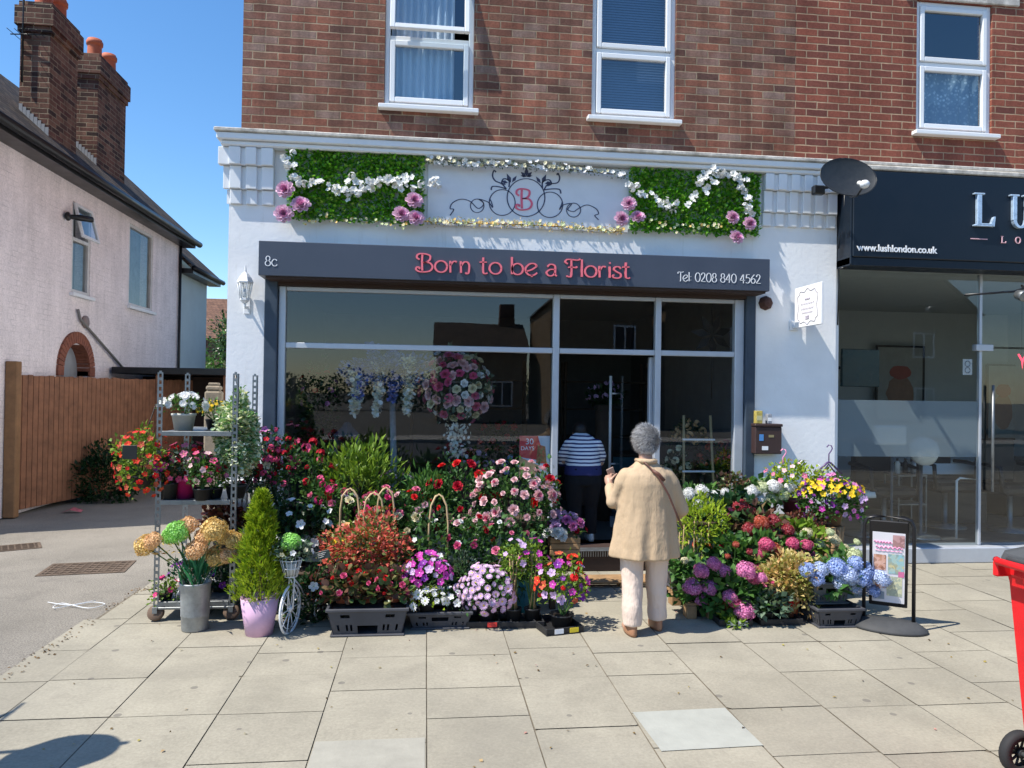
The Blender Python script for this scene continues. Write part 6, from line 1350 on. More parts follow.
LA = [(-.138, 0, 1.15), (-.225, .04, .965), (-.215, .235, 1.05)]; RA = [(.138, 0, 1.15), (.262, .03, .91), (.28, .21, .815)]
for A in (LA, RA): chain(q, A, [.040, .038, .027])
hand(q, LA[2], (.1, .75, .6), (.6, 0, -.3), 1.0, .7); hand(q, RA[2], (-.05, .9, -.2), (-.7, 0, -.3), 1.0, .5)
LLg = [(-.085, 0, .80), (-.10, .0, .45), (-.108, -.06, .085)]; RLg = [(.085, 0, .80), (.105, .05, .45), (.118, .06, .085)]
for A in (LLg, RLg): chain(q, A, [.085, .055, .036])
for s, A in ((-1, LLg), (1, RLg)): q.tube([(A[2][0], A[2][1]-.02, .05), (A[2][0]+s*.01, A[2][1]+.10, .035), (A[2][0]+s*.015, A[2][1]+.17, .028)], [.033, .036, .022], 10)
remesh(q.build('body', M_skin, t), .0065, 3)
# hair
q = MB(); q.blob(hd0+Vector((0, -.012, .020)), (.086, .099, .092), 22, 16); q.blob(hd0+Vector((-.02, -.02, .055)), (.068, .075, .055), 16, 10)
for i in range(0):
    a, b_ = random.uniform(0, 2*PI), random.uniform(-.5, 1.4); r_ = math.cos(b_); p = hd0+Vector((.083*r_*math.cos(a), -.012+.096*r_*math.sin(a), .022+.098*math.sin(b_)))
    if p.y > hd0.y+.045 and p.z < hd0.z+.05: continue
    q.blob(p, (random.uniform(.016, .022),)*3, 7, 5)
q.blob(hd0+Vector((0, -.062, -.05)), (.062, .035, .045), 14, 10)
remesh(q.build('hair', M_hairg, t), .0065, 1)
n = 9000; v = rng.normal(size=(n, 3)); v /= np.linalg.norm(v, axis=1, keepdims=True); p = v*np.array([.085, .099, .094])+np.array([hd0.x, hd0.y-.012, hd0.z+.020]); keep = ~((p[:, 1] > hd0.y+.05) & (p[:, 2] < hd0.z+.06)) & (p[:, 2] > hd0.z-.07); p, v = p[keep], v[keep]
put('hair_locks', scatter_mesh('hair_locks', BLADE, p, np.cross(v, np.array([0, .6, 1.]))*.7+v*.35+rng.normal(0, .22, v.shape), .038, .05, leafmat('grey_strand', [(0, (.20, .20, .205)), (.5, (.46, .46, .47)), (1, (.82, .82, .84))], .5, .1)), t)
# trousers
q = MB(); 
for A, s in ((LLg, -1), (RLg, 1)):
    a, b_, c = map(Vector, A); loft(q, [(c.x, c.y+.01, .075, .068, .074), (c.x, c.y+.01, .12, .072, .078), (c.x*.98, c.y+.012, .22, .073, .079), (b_.x, (b_.y+c.y)/2+.01, .33, .077, .082), (b_.x, b_.y, .46, .083, .088), (b_.x*.97, b_.y*.7, .6, .094, .10), (a.x, a.y, .76, .10, .115), (a.x*.8, 0, .84, .10, .115)])
remesh(q.build('trousers', M_pinkt, t), .010, 3, .016)
# coat: flared body plus bent sleeves
q = MB(); loft(q, [(.0, -.0, .555, .250, .175), (.0, -.0, .60, .246, .172), (0, 0, .75, .228, .162), (0, 0, .90, .212, .150), (0, -.005, 1.02, .200, .142), (0, -.012, 1.10, .192, .132), (0, -.012, 1.16, .180, .118), (0, -.005, 1.205, .135, .098), (0, .004, 1.235, .090, .078), (.0, .01, 1.265, .070, .066)], 30)
chain(q, [(-.150, -.005, 1.150), (-.180, .005, 1.09), (-.230, .035, .955), (-.218, .19, 1.03)], [.060, .062, .056, .048]); chain(q, [(.150, -.005, 1.150), (.188, .0, 1.09), (.272, .025, .90), (.285, .17, .83)], [.062, .066, .062, .054])
ct = remesh(q.build('coat', M_tan, t), .010, 7, .010)
me = ct.data; up = np.empty(len(me.vertices)*3); me.vertices.foreach_get('co', up); up = up.reshape(-1, 3)
ang = np.arctan2(up[:, 1], up[:, 0]); low_ = np.clip((1.08-up[:, 2])/.5, 0, 1); arm = np.abs(up[:, 0]) > .30
f = 1+.065*low_*np.sin(ang*6+.9+1.6*up[:, 2])+.03*low_*np.sin(ang*11-2.2*up[:, 2]); up[:, 0] *= f; up[:, 1] *= f; me.vertices.foreach_set('co', up.ravel()); me.update()
q = MB(); q.tube([(-.07, .03, 1.262), (-.05, -.058, 1.262), (0, -.075, 1.258), (.05, -.058, 1.262), (.07, .03, 1.262)], [.014, .018, .019, .018, .014], 8); q.build('collar', M_tan, ct)
q = MB(); pts = [(-.055, -.05, 1.30-.03), (-.02, -.105, 1.235), (.05, -.146, 1.15), (.12, -.158, 1.03), (.175, -.165, .90), (.235, -.14, .78)]; q.tube(pts, .008, 6, sx=.5); q.tube([(.01, -.125, 1.20), (.05, -.142, 1.175), (.09, -.148, 1.13)], .014, 6, sx=.6); q.build('bag_strap', mat('brown_strap', (.12, .05, .035), .5), t)
for s, A in ((-1, LLg), (1, RLg)):
    q = MB(); x, y = A[2][0], A[2][1]; loft(q, [(x, y+.055, .004, .040, .115), (x, y+.055, .022, .043, .118), (x, y+.05, .05, .042, .11), (x, y+.01, .085, .038, .062), (x, y-.0, .115, .040, .048)], 16); q.build('shoe', M_shoe, t)
q = MB(); Mx = Matrix.Translation((-.185, .325, 1.145)) @ Matrix.Rotation(R(-25), 4, 'Y') @ Matrix.Rotation(R(20), 4, 'X'); q.bbox(-.03, .03, -.004, .004, -.06, .03, .003, M=Mx)
t2 = q.build('leaflet', mat('card', (.42, .30, .25), .6)); t2.location = (wx, wy, 0)
tag(t2, 'folded pinkish card held up in the left hand of the woman in tan', 'card')

# assistant in the doorway
M_stripe, tt, bb = newmat('striped_jersey'); g = N(tt); tc = g.n('TexCoord').outputs['Object']; sp = g.n('SeparateXYZ'); g.link(tc, sp.inputs[0])
fz = g.math('FRACT', g.math('DIVIDE', g.math('ADD', sp.outputs[2], g.math('MULTIPLY', g.noise(tc, 4, 2), .02)), .038)); st_ = g.math('GREATER_THAN', fz, .40)
g.link(g.mix(g.math('MULTIPLY', st_, g.math('GREATER_THAN', sp.outputs[2], .795)), (.02, .022, .11), (.80, .80, .84)), bb.inputs['Base Color']); bb.inputs['Roughness'].default_value = .8
ax, ay = at(583, 480, .28)[0], .28
t = thing('person', 'person seen from behind in a navy and white striped top inside the doorway', 'person', (ax, ay, .2))
q = MB(); h0 = Vector((.01, .25, 1.125)); q.blob(h0, (.07, .085, .10), 18, 12); q.tube([(0, .08, 1.04), (0, .15, 1.08), (.005, .22, 1.10)], .046, 12)
for s in (-1, 1): q.blob(h0+Vector((s*.07, -.005, -.01)), (.01, .02, .03), 8, 6)
loft(q, [(0, 0, .68, .15, .11), (0, 0, .85, .145, .10), (0, .04, 1.0, .155, .10), (0, .06, 1.07, .07, .06)])
LA = [(-.15, .04, 1.0), (-.19, .08, .84), (-.13, .27, .78)]; RA = [(.15, .04, 1.0), (.20, .08, .82), (.12, .27, .76)]
for A in (LA, RA): chain(q, A, [.045, .04, .027])
hand(q, LA[2], (.3, .9, .1), (.6, 0, -.4)); hand(q, RA[2], (-.3, .9, .1), (-.6, 0, -.4))
LL2 = [(-.08, 0, .70), (-.085, .02, .38), (-.08, -.03, .07)]; RL2 = [(.08, 0, .70), (.09, .05, .38), (.10, .06, .07)]
for A in (LL2, RL2): chain(q, A, [.08, .052, .035])
remesh(q.build('body', M_skin, t), .0075, 3)
q = MB(); q.blob(h0+Vector((0, -.02, .025)), (.08, .09, .095), 18, 12); q.build('hair', mat('dark_hair', (.02, .013, .01), .5), t)
q = MB(); loft(q, [(0, 0, .70, .200, .155), (0, 0, .80, .185, .140), (0, .01, .90, .172, .125), (0, .04, .98, .182, .12), (0, .07, 1.05, .165, .10), (0, .10, 1.10, .11, .08), (0, .13, 1.125, .06, .05)], 26)
chain(q, [(-.15, .035, 1.01), (-.195, .07, .90), (-.195, .12, .82)], [.062, .062, .055]); chain(q, [(.15, .035, 1.01), (.20, .07, .89), (.195, .12, .81)], [.062, .062, .055])
remesh(q.build('striped_top', M_stripe, t), .011, 3, .015)
q = MB()
for A in (LL2, RL2): a, b_, c = A; loft(q, [(c[0], c[1], .08, .062, .066), (b_[0], b_[1], .36, .075, .08), (a[0], a[1], .62, .115, .125), (a[0]*.8, 0, .78, .115, .130)])
loft(q, [(0, 0, .60, .17, .135), (0, 0, .70, .175, .142), (0, 0, .80, .16, .13)])
remesh(q.build('trousers', mat('black_cotton', (.008, .008, .01), .9), t), .012, 2)
for A in (LL2, RL2):
    x, y = A[2][0], A[2][1]; q = MB(); loft(q, [(x, y+.055, .003, .042, .13), (x, y+.055, .03, .046, .132), (x, y+.04, .07, .042, .11), (x, y, .11, .042, .05)], 16); q.build('shoe', mat('white_trainer', (.62, .62, .60), .5), t)

# ------------------------------------------------------------------ pavement sign (A board)
p0 = Vector((*gnd(868, 627), 0)); p1 = Vector((*gnd(911, 630), 0)); p0, p1 = Vector((3.36, -1.97, 0)), Vector((3.645, -2.15, 0)); cc = (p0+p1)/2; an = math.atan2(p1.y-p0.y, p1.x-p0.x); hw_ = (p1-p0).length/2
t = thing('pavement_sign', 'black framed pavement sign with a poster of flower pictures right of the blue hydrangeas', 'sign', cc, an)
q = MB(); H_ = .845; q.tube([(-hw_, 0, .03), (-hw_, 0, H_-.07), (-hw_+.02, 0, H_-.02), (-hw_+.07, 0, H_), (hw_-.07, 0, H_), (hw_-.02, 0, H_-.02), (hw_, 0, H_-.07), (hw_, 0, .03)], .014, 10); q.build('tube_frame', M_blackm, t)
q = MB(); loft(q, [(0, 0, 0, hw_+.10, .17), (0, 0, .02, hw_+.10, .165), (0, 0, .05, hw_+.06, .11), (0, 0, .075, hw_+.02, .05)], 32); q.build('base', mat('grey_rubber', (.05, .052, .055), .7, vary=.3), t)
Mp = Matrix.Translation((0, 0, H_-.03)) @ Matrix.Rotation(R(13), 4, 'X'); pw_, ph_ = hw_-.035, .70
q = MB(); q.bbox(-pw_, pw_, -.010, .010, -ph_, 0, .02, M=Mp)
for a in (-.06, .06): q.tube([Mp @ Vector((a, 0, 0)), (a, 0, H_)], .006, 6)
pn = q.build('panel', M_blackm, t)
q = MB(); u0, u1, v0, v1 = -pw_+.022, pw_-.022, -ph_+.035, -.09
def R2(a, b_, c, d, y=-.0135): return [Mp @ Vector((u0+(u1-u0)*a, y, v0+(v1-v0)*c)), Mp @ Vector((u0+(u1-u0)*b_, y, v0+(v1-v0)*c)), Mp @ Vector((u0+(u1-u0)*b_, y, v0+(v1-v0)*d)), Mp @ Vector((u0+(u1-u0)*a, y, v0+(v1-v0)*d))]
q.add(R2(0, 1, 0, 1, -.0115), [(0, 1, 2, 3)]); q.build('poster', mat('poster_paper', (.86, .84, .88), .4, vary=.05), pn)
def photomat(name, stops, sc=14):
    m, t_, b_ = newmat(name); g = N(t_); tc = g.n('TexCoord').outputs['Object']; vo = g.n('TexVoronoi'); g.link(tc, vo.inputs[0]); vo.inputs['Scale'].default_value = sc*3; s_ = g.n('SeparateColor'); g.link(vo.outputs['Color'], s_.inputs[0])
    g.link(g.mix(.5, g.ramp(s_.outputs[0], stops, True), g.ramp(g.noise(tc, sc, 4), stops)), b_.inputs['Base Color']); b_.inputs['Roughness'].default_value = .35; return m
pics = [(.04, .42, .46, .68, [(0, (.15, .05, .03)), (.4, (.55, .25, .15)), (.6, (.8, .5, .4)), (1, (.3, .3, .2))]), (.48, .97, .42, .70, [(0, (.2, .3, .3)), (.4, (.7, .6, .3)), (.6, (.3, .6, .7)), (1, (.8, .5, .6))]),
        (.10, .40, .20, .40, [(0, (.3, .1, .03)), (.5, (.7, .3, .15)), (1, (.8, .7, .6))]), (.45, .92, .10, .38, [(0, (.25, .35, .35)), (.5, (.75, .75, .5)), (1, (.2, .2, .2))]), (.04, .38, .04, .15, [(0, (.2, .3, .4)), (1, (.6, .6, .65))]), (.62, .98, .80, .97, [(0, (.25, .1, .1)), (.5, (.6, .35, .35)), (1, (.8, .6, .6))])]
for i, (a, b_, c, d, s_) in enumerate(pics): MB().add(R2(a, b_, c, d), [(0, 1, 2, 3)]).build('printed_picture', photomat('flower_photo', s_), pn)
q = MB()
for z_, a_, b_ in ((.86, .05, .60), (.79, .10, .92), (.74, .08, .9)): 
    pts = [Mp @ Vector((u0+(u1-u0)*(a_+(b_-a_)*i/22), -.0145, v0+(v1-v0)*(z_+.018*math.sin(i*1.7)*(1 if z_ > .77 else .3)))) for i in range(23)]; q.tube(pts, .004 if z_ > .77 else .0018, 4)
q.build('pink_script', mat('pink_print', (.80, .30, .52), .5), pn)
MB().add(R2(.80, .98, .38, .46, -.0142), [(0, 1, 2, 3)]).build('pink_square', mat('pink_block', (.75, .2, .4), .5), pn)

# ------------------------------------------------------------------ red wheelie bin
t = thing('wheelie_bin', 'bright red wheelie bin with a grey lid at the right edge of the pavement', 'bin', (3.07, -4.40, 0), R(3)); M_redbin = mat('red_plastic', (.66, .014, .018), .45, vary=.16, scale=9, bump=.15, bscale=120)
q = MB()
def ringr(x0, x1, y0, y1, z, b_=.03): return [(x0+b_, y0, z), (x1-b_, y0, z), (x1, y0+b_, z), (x1, y1-b_, z), (x1-b_, y1, z), (x0+b_, y1, z), (x0, y1-b_, z), (x0, y0+b_, z)]
rings = [ringr(-.30, .22, -.22, .22, .04), ringr(-.305, .24, -.23, .23, .15), ringr(-.345, .34, -.285, .285, .90), ringr(-.35, .345, -.29, .29, .93), ringr(-.36, .36, -.31, .31, .94), ringr(-.36, .36, -.31, .31, 1.0)]
vs = [p for r_ in rings for p in r_]; fs = [(i*8+j, i*8+(j+1) % 8, (i+1)*8+(j+1) % 8, (i+1)*8+j) for i in range(5) for j in range(8)]+[tuple(range(8))[::-1], tuple(range(40, 48))]
q.add(vs, fs); q.build('bin_body', M_redbin, t)
q = MB(); q.tube([(-.40, -.27, 1.0), (-.44, -.22, 1.005), (-.44, .22, 1.005), (-.40, .27, 1.0)], .017, 8)
for yy in (-.25, -.08, .08, .25): q.bbox(-.43, -.33, yy-.015, yy+.015, .93, 1.0, .006)
q.build('handle', M_redbin, t)
lr = [ringr(-.38, .38, -.32, .32, 1.002, .05), ringr(-.37, .37, -.31, .31, 1.035, .05), ringr(-.28, .30, -.24, .24, 1.075, .05), ringr(-.1, .1, -.1, .1, 1.085, .03)]
q = MB(); vs = [p for r_ in lr for p in r_]; q.add(vs, [(i*8+j, i*8+(j+1) % 8, (i+1)*8+(j+1) % 8, (i+1)*8+j) for i in range(3) for j in range(8)]+[tuple(range(8))[::-1], tuple(range(24, 32))], 0, False); q.tube([(-.405, -.2, 1.02), (-.405, .2, 1.02)], .014, 8); q.build('lid', mat('grey_lid', (.07, .075, .08), .55, vary=.1), t)
for s in (-1, 1):
    q = MB(); Mw = Matrix.Rotation(R(90), 4, 'X'); q.lathe([(.062, -.022), (.088, -.026), (.1, -.015), (.1, .015), (.088, .026), (.062, .022), (.062, -.022)], (-.275, s*.265, .1), 28, M=Mw, cap=False); wo = q.build('wheel', mat('tyre_rubber', (.025, .025, .027), .8, vary=.2), t)
    q = MB(); q.lathe([(0, -.018), (.02, -.02), (.02, .02), (0, .018)], (-.275, s*.265, .1), 12, M=Mw)
    for i in range(10): a = 2*PI*i/10; q.tube([(-.275+.015*math.cos(a), s*.265, .1+.015*math.sin(a)), (-.275+.085*math.cos(a), s*.265, .1+.085*math.sin(a))], .006, 5)
    q.build('hub', M_potblk, wo)
q = MB(); q.tube([(-.275, -.27, .1), (-.275, .27, .1)], .012, 8); q.build('axle', M_metal, t)

# unseen post and shapes added to throw the shadow on the lower left slabs

def gsh(px_, py_, z): x, y = gnd(px_, py_); return Vector((x-LD.x/-LD.z*z, y-LD.y/-LD.z*z, z))
a0 = gsh(12, 712, 2.1); a1 = gsh(72, 752, 1.9); pb = Vector((min(a0.x, a1.x)-.35, min(a0.y, a1.y)-.1, 0))
t = thing('shadow_post', 'unseen grey post with a disc and a bowl added left of the camera to cast a shadow', 'post', pb)
q = MB(); q.tube([(0, 0, 0), (0, 0, 2.5)], .04, 12); q.tube([(0, 0, 2.25), (a1-pb)*.5+Vector((0, 0, 1.35)), (a1-pb)+Vector((0, 0, .35))], .018, 8); q.tube([(0, 0, 2.1), (a0-pb)], .018, 8); q.build('pole', M_metal, t)
q = MB(); q.lathe([(0, -.006), (.12, -.006), (.12, .006), (0, .006)], a0-pb, 24, M=Matrix.Rotation(R(60), 4, 'Y')); q.build('shadow_disc', M_metal, t)
q = MB(); q.lathe([(.0, -.34), (.14, -.25), (.20, -.05), (.17, .06), (.0, .1)], a1-pb, 20); q.tube([(a1-pb)+Vector((-.17, 0, 0)), (a1-pb)+Vector((0, 0, .36)), (a1-pb)+Vector((.17, 0, 0))], .005, 5); q.build('shadow_bowl', M_bark, t)
# ------------------------------------------------------------------ inside the florist
def indoor(name, label, cat, px_, py_, Y, base=.2):
    x, z = at(px_, py_, Y); return thing(name, label, cat, (x, Y, base)), z-base
M_wist = petalmat('petal_wisteria', (.16, .22, .62)); P['wist'] = M_wist
t, z = indoor('wisteria_tree', 'artificial tree of blue and hanging white wisteria inside the left shop window', 'artificial tree', 392, 385, .42)
q = MB(); q.tube([(0, 0, .02), (.03, .02, z*.5), (0, 0, z)], [.05, .035, .03], 10); q.lathe([(.16, 0), (.14, .12), (0, .12)], n=16); q.build('trunk', mat('grey_trunk', (.25, .28, .32), .8, vary=.4), t)
n = 5000; p, d = cloud(n, (.46, .22, .17), -.7, .4); put('blue_blossom', scatter_mesh('blue_blossom', ROUND, p+np.array([0, 0, z+.12]), d, .04, .8, leafmat('wisteria_blue', [(0, (.04, .08, .34)), (.5, (.14, .22, .64)), (1, (.50, .58, .85))], .7)), t)
wm = leafmat('wisteria_white', [(0, (.8, .8, .78)), (1, (.88, .88, .85))], .7); wb = leafmat('wisteria_deep', [(0, (.06, .10, .50)), (1, (.25, .34, .78))], .7)
for (a, b_, ln, m_) in ((378, 368, 40, wm), (408, 365, 42, wm), (394, 360, 36, wb), (360, 370, 26, wb), (356, 380, 30, wm), (372, 352, 26, wb)):
    k = PXM(.3); x, zz = at(a, b_, .3); L_ = ln*1.3/k; n = 520; u = rng.uniform(0, 1, n); p = np.stack([x-t.location.x+rng.normal(0, .028, n)*(1.1-u*.7)+.02*np.sin(u*4), -.12+rng.normal(0, .03, n), zz-.16-u*L_+.03], axis=1)
    put('hanging_raceme', scatter_mesh('hanging_raceme', ROUND, p, rng.normal(0, 1, (n, 3))+np.array([0, -1, 0]), .046, .9, m_), t)
t, z = indoor('rose_wreath', 'big round arrangement of pink and cream artificial roses inside the left shop window', 'flower arrangement', 456, 388, .40)
q = MB(); q.tube([(0, 0, 0), (0, 0, z)], .02, 8); q.lathe([(.15, 0), (.12, .02), (0, .03)], n=16); q.build('stand', M_blackm, t)
foliage(t, (0, 0, z), (.34, .22, .34), 1500, .06, .55, L_silver, low=-.9); blooms(t, [rose('palepink', .05), rose('pink', .045), rose('cream', .045), rose('rosepink', .04), rose('white', .035)], (0, 0, z), (.36, .24, .36), 96, low=-.9, size=(.9, 1.4))
p = np.stack([rng.normal(0, .06, 160), rng.normal(-.1, .03, 160), z-.35-rng.uniform(0, .35, 160)], axis=1); put('trailing_leaves', scatter_mesh('trailing_leaves', ROUND, p, rng.normal(0, 1, (160, 3))-np.array([0, 0, 1.]), .04, .8, wm), t)
t, z = indoor('indoor_plant', 'tall dark climbing plant in the left corner inside the shop window', 'plant', 318, 420, .6); foliage(t, (0, 0, z), (.20, .18, .55), 800, .06, .6, L_dark, low=-.95); blooms(t, [rose('crimson', .03), rose('mauve', .03)], (0, 0, z+.2), (.2, .15, .35), 12); pot(t, .12, .3, M_potblk)
t, z = indoor('lantern', 'dark arched lantern standing inside the left shop window', 'lantern', 347, 442, .45); q = MB()
q.box(-.13, .13, -.1, .1, 0, z-.15) ; q.build('stand', M_dkwood, t); q = MB()
for a in (-.11, .11):
    for b_ in (-.08, .08): q.bbox(a-.01, a+.01, b_-.01, b_+.01, z-.149, z+.06, .003)
q.bbox(-.13, .13, -.10, .10, z+.06, z+.08, .004); q.lathe([(.13, z+.08), (.05, z+.16), (.03, z+.2), (0, z+.21)], n=4, smooth=False); q.build('lantern_frame', M_navy, t)
# interior shelving and dim stock
def shelf(label, x, Y, w_, h_, n, m=M_dkwood):
    t = thing('shelving', label, 'shelves', (x, Y, .2)); q = MB()
    for i in range(n): q.bbox(-w_/2, w_/2, -.15, .15, h_*i/n+.1, h_*i/n+.125, .003)
    q.build('boards', m, t); q = MB(); [q.bbox(a-.02, a+.02, b_-.02, b_+.02, 0, h_, .003) for a in (-w_/2, w_/2) for b_ in (-.13, .13)]; q.build('uprights', m, t); return t
shelf('dark stock shelves at the back of the shop behind the rose arrangement', .6, 3.2, 1.6, 2.0, 5)
shelf('dark stock shelves at the back of the shop behind the assistant', 2.6, 3.4, 1.2, 2.0, 5)
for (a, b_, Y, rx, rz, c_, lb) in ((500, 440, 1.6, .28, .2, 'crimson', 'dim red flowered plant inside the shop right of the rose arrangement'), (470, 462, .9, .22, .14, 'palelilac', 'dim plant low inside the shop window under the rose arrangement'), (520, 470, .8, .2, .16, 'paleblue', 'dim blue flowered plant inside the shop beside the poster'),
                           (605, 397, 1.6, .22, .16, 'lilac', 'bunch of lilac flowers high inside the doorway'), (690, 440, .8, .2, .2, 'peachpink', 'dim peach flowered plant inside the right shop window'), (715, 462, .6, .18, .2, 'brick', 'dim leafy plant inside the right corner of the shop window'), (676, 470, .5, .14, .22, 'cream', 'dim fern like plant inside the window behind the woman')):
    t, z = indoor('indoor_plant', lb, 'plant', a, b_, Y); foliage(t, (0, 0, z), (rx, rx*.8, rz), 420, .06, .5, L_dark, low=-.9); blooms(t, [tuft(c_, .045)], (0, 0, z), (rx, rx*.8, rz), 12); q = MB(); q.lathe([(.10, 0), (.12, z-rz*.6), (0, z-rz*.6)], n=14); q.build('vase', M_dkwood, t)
t, z = indoor('counter', 'dull teal counter inside the doorway beyond the assistant', 'counter', 612, 455, 2.4); q = MB(); q.bbox(-.35, .45, -.25, .25, 0, z, .01); q.build('front_panel', mat('teal_panel', (.05, .14, .17), .6), t); q = MB(); q.bbox(-.38, .48, -.28, .28, z+.001, z+.04, .01); q.build('counter_top', M_dkwood, t)
t = thing('ladder_rack', 'wooden leaning rack with two pale rails inside the right shop window', 'rack', (at(698, 470, .35)[0], .35, .2)); q = MB()
k = PXM(.35)
for (a, dxx) in ((-.16, .01), (.16, .05)): q.tube([(a+dxx, 0, 0), (a-dxx*.6, .0, 1.33)], .015, 6)
q.build('poles', M_cane, t); q = MB(); [q.bbox(-.18, .18, -.02, -.005, zz, zz+.02, .003) for zz in (.72, 1.06)]; q.build('rails', M_upvc, t)
t = thing('wall_leaf_decoration', 'dark flower shaped decoration hanging in the top right corner inside the shop', 'decoration', (at(712, 335, .5)[0], .5, at(712, 335, .5)[1])); q = MB()
petal_ring(q, 6, .26, .12, R(90), 0) if False else None
for i in range(7):
    a = 2*PI*i/7+.3; ca, sa = math.cos(a), math.sin(a); pts = [(.02*ca, .02*sa), (.12*ca-.045*sa, .12*sa+.045*ca), (.25*ca, .25*sa), (.12*ca+.045*sa, .12*sa-.045*ca)]; q.poly(pts, -.004, .004)
q.tube([(0, 0, -.1), (0, 0, -.7)], .006, 5); q.tube([(0, 0, .1), (0, 0, at(712, 290, .5)[1]-at(712, 335, .5)[1]+.1)], .004, 5); q.build('petals', M_blackm, t)
# the poster in the window
x0p, z0p = at(519, 478, .10); x1p, z1p = at(550, 436, .10)
t = thing('window_poster', 'red and white 30 DAYS poster inside the shop window beside the door post', 'poster', ((x0p+x1p)/2, .10, z0p)); w_, h_ = (x1p-x0p)/2, z1p-z0p
MB().bbox(-w_, w_, 0, .004, 0, h_, .001).build('paper', mat('poster_blue', (.50, .62, .72), .5), t)
q = MB(); q.add([(-w_, -.001, h_*.5), (w_*.3, -.001, h_*.42), (w_*.45, -.001, h_*.7), (w_*.2, -.001, h_), (-w_, -.001, h_)], [(0, 1, 2, 3, 4)]); q.build('red_field', mat('poster_red', (.62, .04, .05), .5), t)
q = MB(); q.add([(-w_, -.001, 0), (w_*.0, -.001, 0), (w_*.3, -.001, h_*.3), (-w_, -.001, h_*.5)], [(0, 1, 2, 3)]); q.build('tan_field', mat('poster_tan', (.45, .30, .16), .5), t)
MB().add([(w_*.1, -.0015, h_*.35), (w_*.8, -.0015, h_*.35), (w_*.7, -.0015, h_*.75), (w_*.2, -.0015, h_*.8)], [(0, 1, 2, 3)]).build('printed_picture', photomat('basket_photo', [(0, (.05, .15, .04)), (.4, (.5, .08, .06)), (.7, (.2, .25, .1)), (1, (.6, .3, .2))], 20), t)
bfont('30', .085, -w_*.62, -.002, h_*.80, M_whitel, t, 'number_lettering', .001); bfont('DAYS', .056, -w_*.92, -.002, h_*.66, M_whitel, t, 'day_lettering', .001)
# hanging notice by the door glass
# ------------------------------------------------------------------ inside the salon
def sal(name, label, cat, a, b_, Y, base=.16): x, z = at(a, b_, Y); return thing(name, label, cat, (x, Y, base)), z-base
x, z = at(860, 368, 1.2)
t = thing('wall_screen', 'dark teal flat screen on an arm inside the salon at its left end', 'screen', (x, 1.2, z)); q = MB(); q.bbox(-.27, .27, -.02, .02, -.23, .23, .008, M=Matrix.Rotation(R(8), 4, 'Z')); q.build('screen_panel', mat('screen_teal', (.008, .04, .055), .25), t); q = MB(); q.tube([(-.2, .03, 0), (-.55, .3, 0)], .02, 6); q.build('arm', M_blackm, t)
def picture(label, a, b_, Y, w_, h_):
    x, z = at(a, b_, Y); t = thing('framed_picture', label, 'picture', (x, Y, z)); q = MB(); framebox(q, -w_, w_, -h_, h_, .03, -.02, .02); q.build('frame', M_blackm, t)
    MB().box(-w_+.031, w_-.031, .0, .01, -h_+.031, h_-.031).build('paper', mat('pale_print', (.34, .34, .32), .7), t)
    q = MB(); q.poly([(.55*w_*math.cos(k*PI/9)*(1+.08*math.sin(k*3)), -h_*.25+.48*h_*math.sin(k*PI/9)) for k in range(18)], -.006, -.001); q.build('brown_shape', mat('skin_print', (.30, .17, .12), .7), t)
    q = MB(); q.poly([(.45*w_*math.cos(k*PI/7), h_*.30+.18*h_*math.sin(k*PI/7)*(1+.1*math.sin(k*4))) for k in range(14)], -.010, -.0065); q.build('red_shape', mat('red_print', (.36, .09, .07), .7), t)
picture('black framed print of a rounded red and brown shape inside the salon near the screen', 900, 384, 3.85, .42, .62); picture('second black framed print inside the salon beyond the glass door', 1003, 402, 3.85, .30, .62)
def salon_chair(label, a, Y):
    t, z = sal('salon_chair', label, 'chair', a, 470, Y*.6); q = MB(); q.lathe([(.24, 0), (.24, .02), (.03, .05), (.03, .42), (.06, .44), (0, .44)], n=20); q.build('pedestal', M_metal, t)
    q = MB(); q.bbox(-.26, .26, -.25, .25, .45, .57, .04); q.build('seat', M_dark, t); q = MB(); q.bbox(-.25, .25, .2, .3, .57, 1.1, .04); q.build('backrest', M_dark, t)
    for s in (-1, 1): q = MB(); q.tube([(s*.29, .22, .8), (s*.30, 0, .8), (s*.29, -.2, .78), (s*.27, -.2, .5)], .025, 8); q.build('arm', M_dark, t)
salon_chair('black salon chair on a chrome pedestal nearest the left end of the salon window', 884, 1.3); salon_chair('black salon chair inside the salon just left of the glass door', 945, 2.0); salon_chair('black salon chair behind the salon glass door', 1010, 1.5)
t, z = sal('hood_dryer', 'round white hood dryer on a stand inside the salon window', 'hair dryer', 921, 452, .55); q = MB(); q.lathe([(.22, 0), (.2, .03), (.02, .06), (.02, z), (0, z)], n=18); q.build('stand', M_metal, t); q = MB(); q.lathe([(.16, 0), (.17, .05), (.13, .14), (0, .18)], (0, 0, z), 22, M=Matrix.Rotation(R(70), 4, 'X')); q.build('hood', M_upvc, t)
t, z = sal('work_lamp', 'white rectangular lamp head behind the frosted band of the salon', 'lamp', 892, 436, .5); q = MB(); q.lathe([(.2, 0), (.18, .03), (.015, .05), (.015, z)], n=14); q.build('stand', M_metal, t); q = MB(); q.bbox(-.22, .16, -.04, .04, z-.1, z+.12, .02, M=Matrix.Rotation(0, 4, 'Y')); q.build('lamp_head', M_upvc, t)
t, z = sal('reception_desk', 'black and white reception counter inside the salon', 'desk', 955, 462, 1.6); q = MB(); q.bbox(-.6, .3, -.2, .2, 0, z-.14, .01); q.build('front_panel', mat('dark_drawer', (.045, .045, .05), .4), t); q = MB(); q.bbox(-.62, .32, -.23, .23, z-.139, z, .01); q.build('counter_top', M_upvc, t)
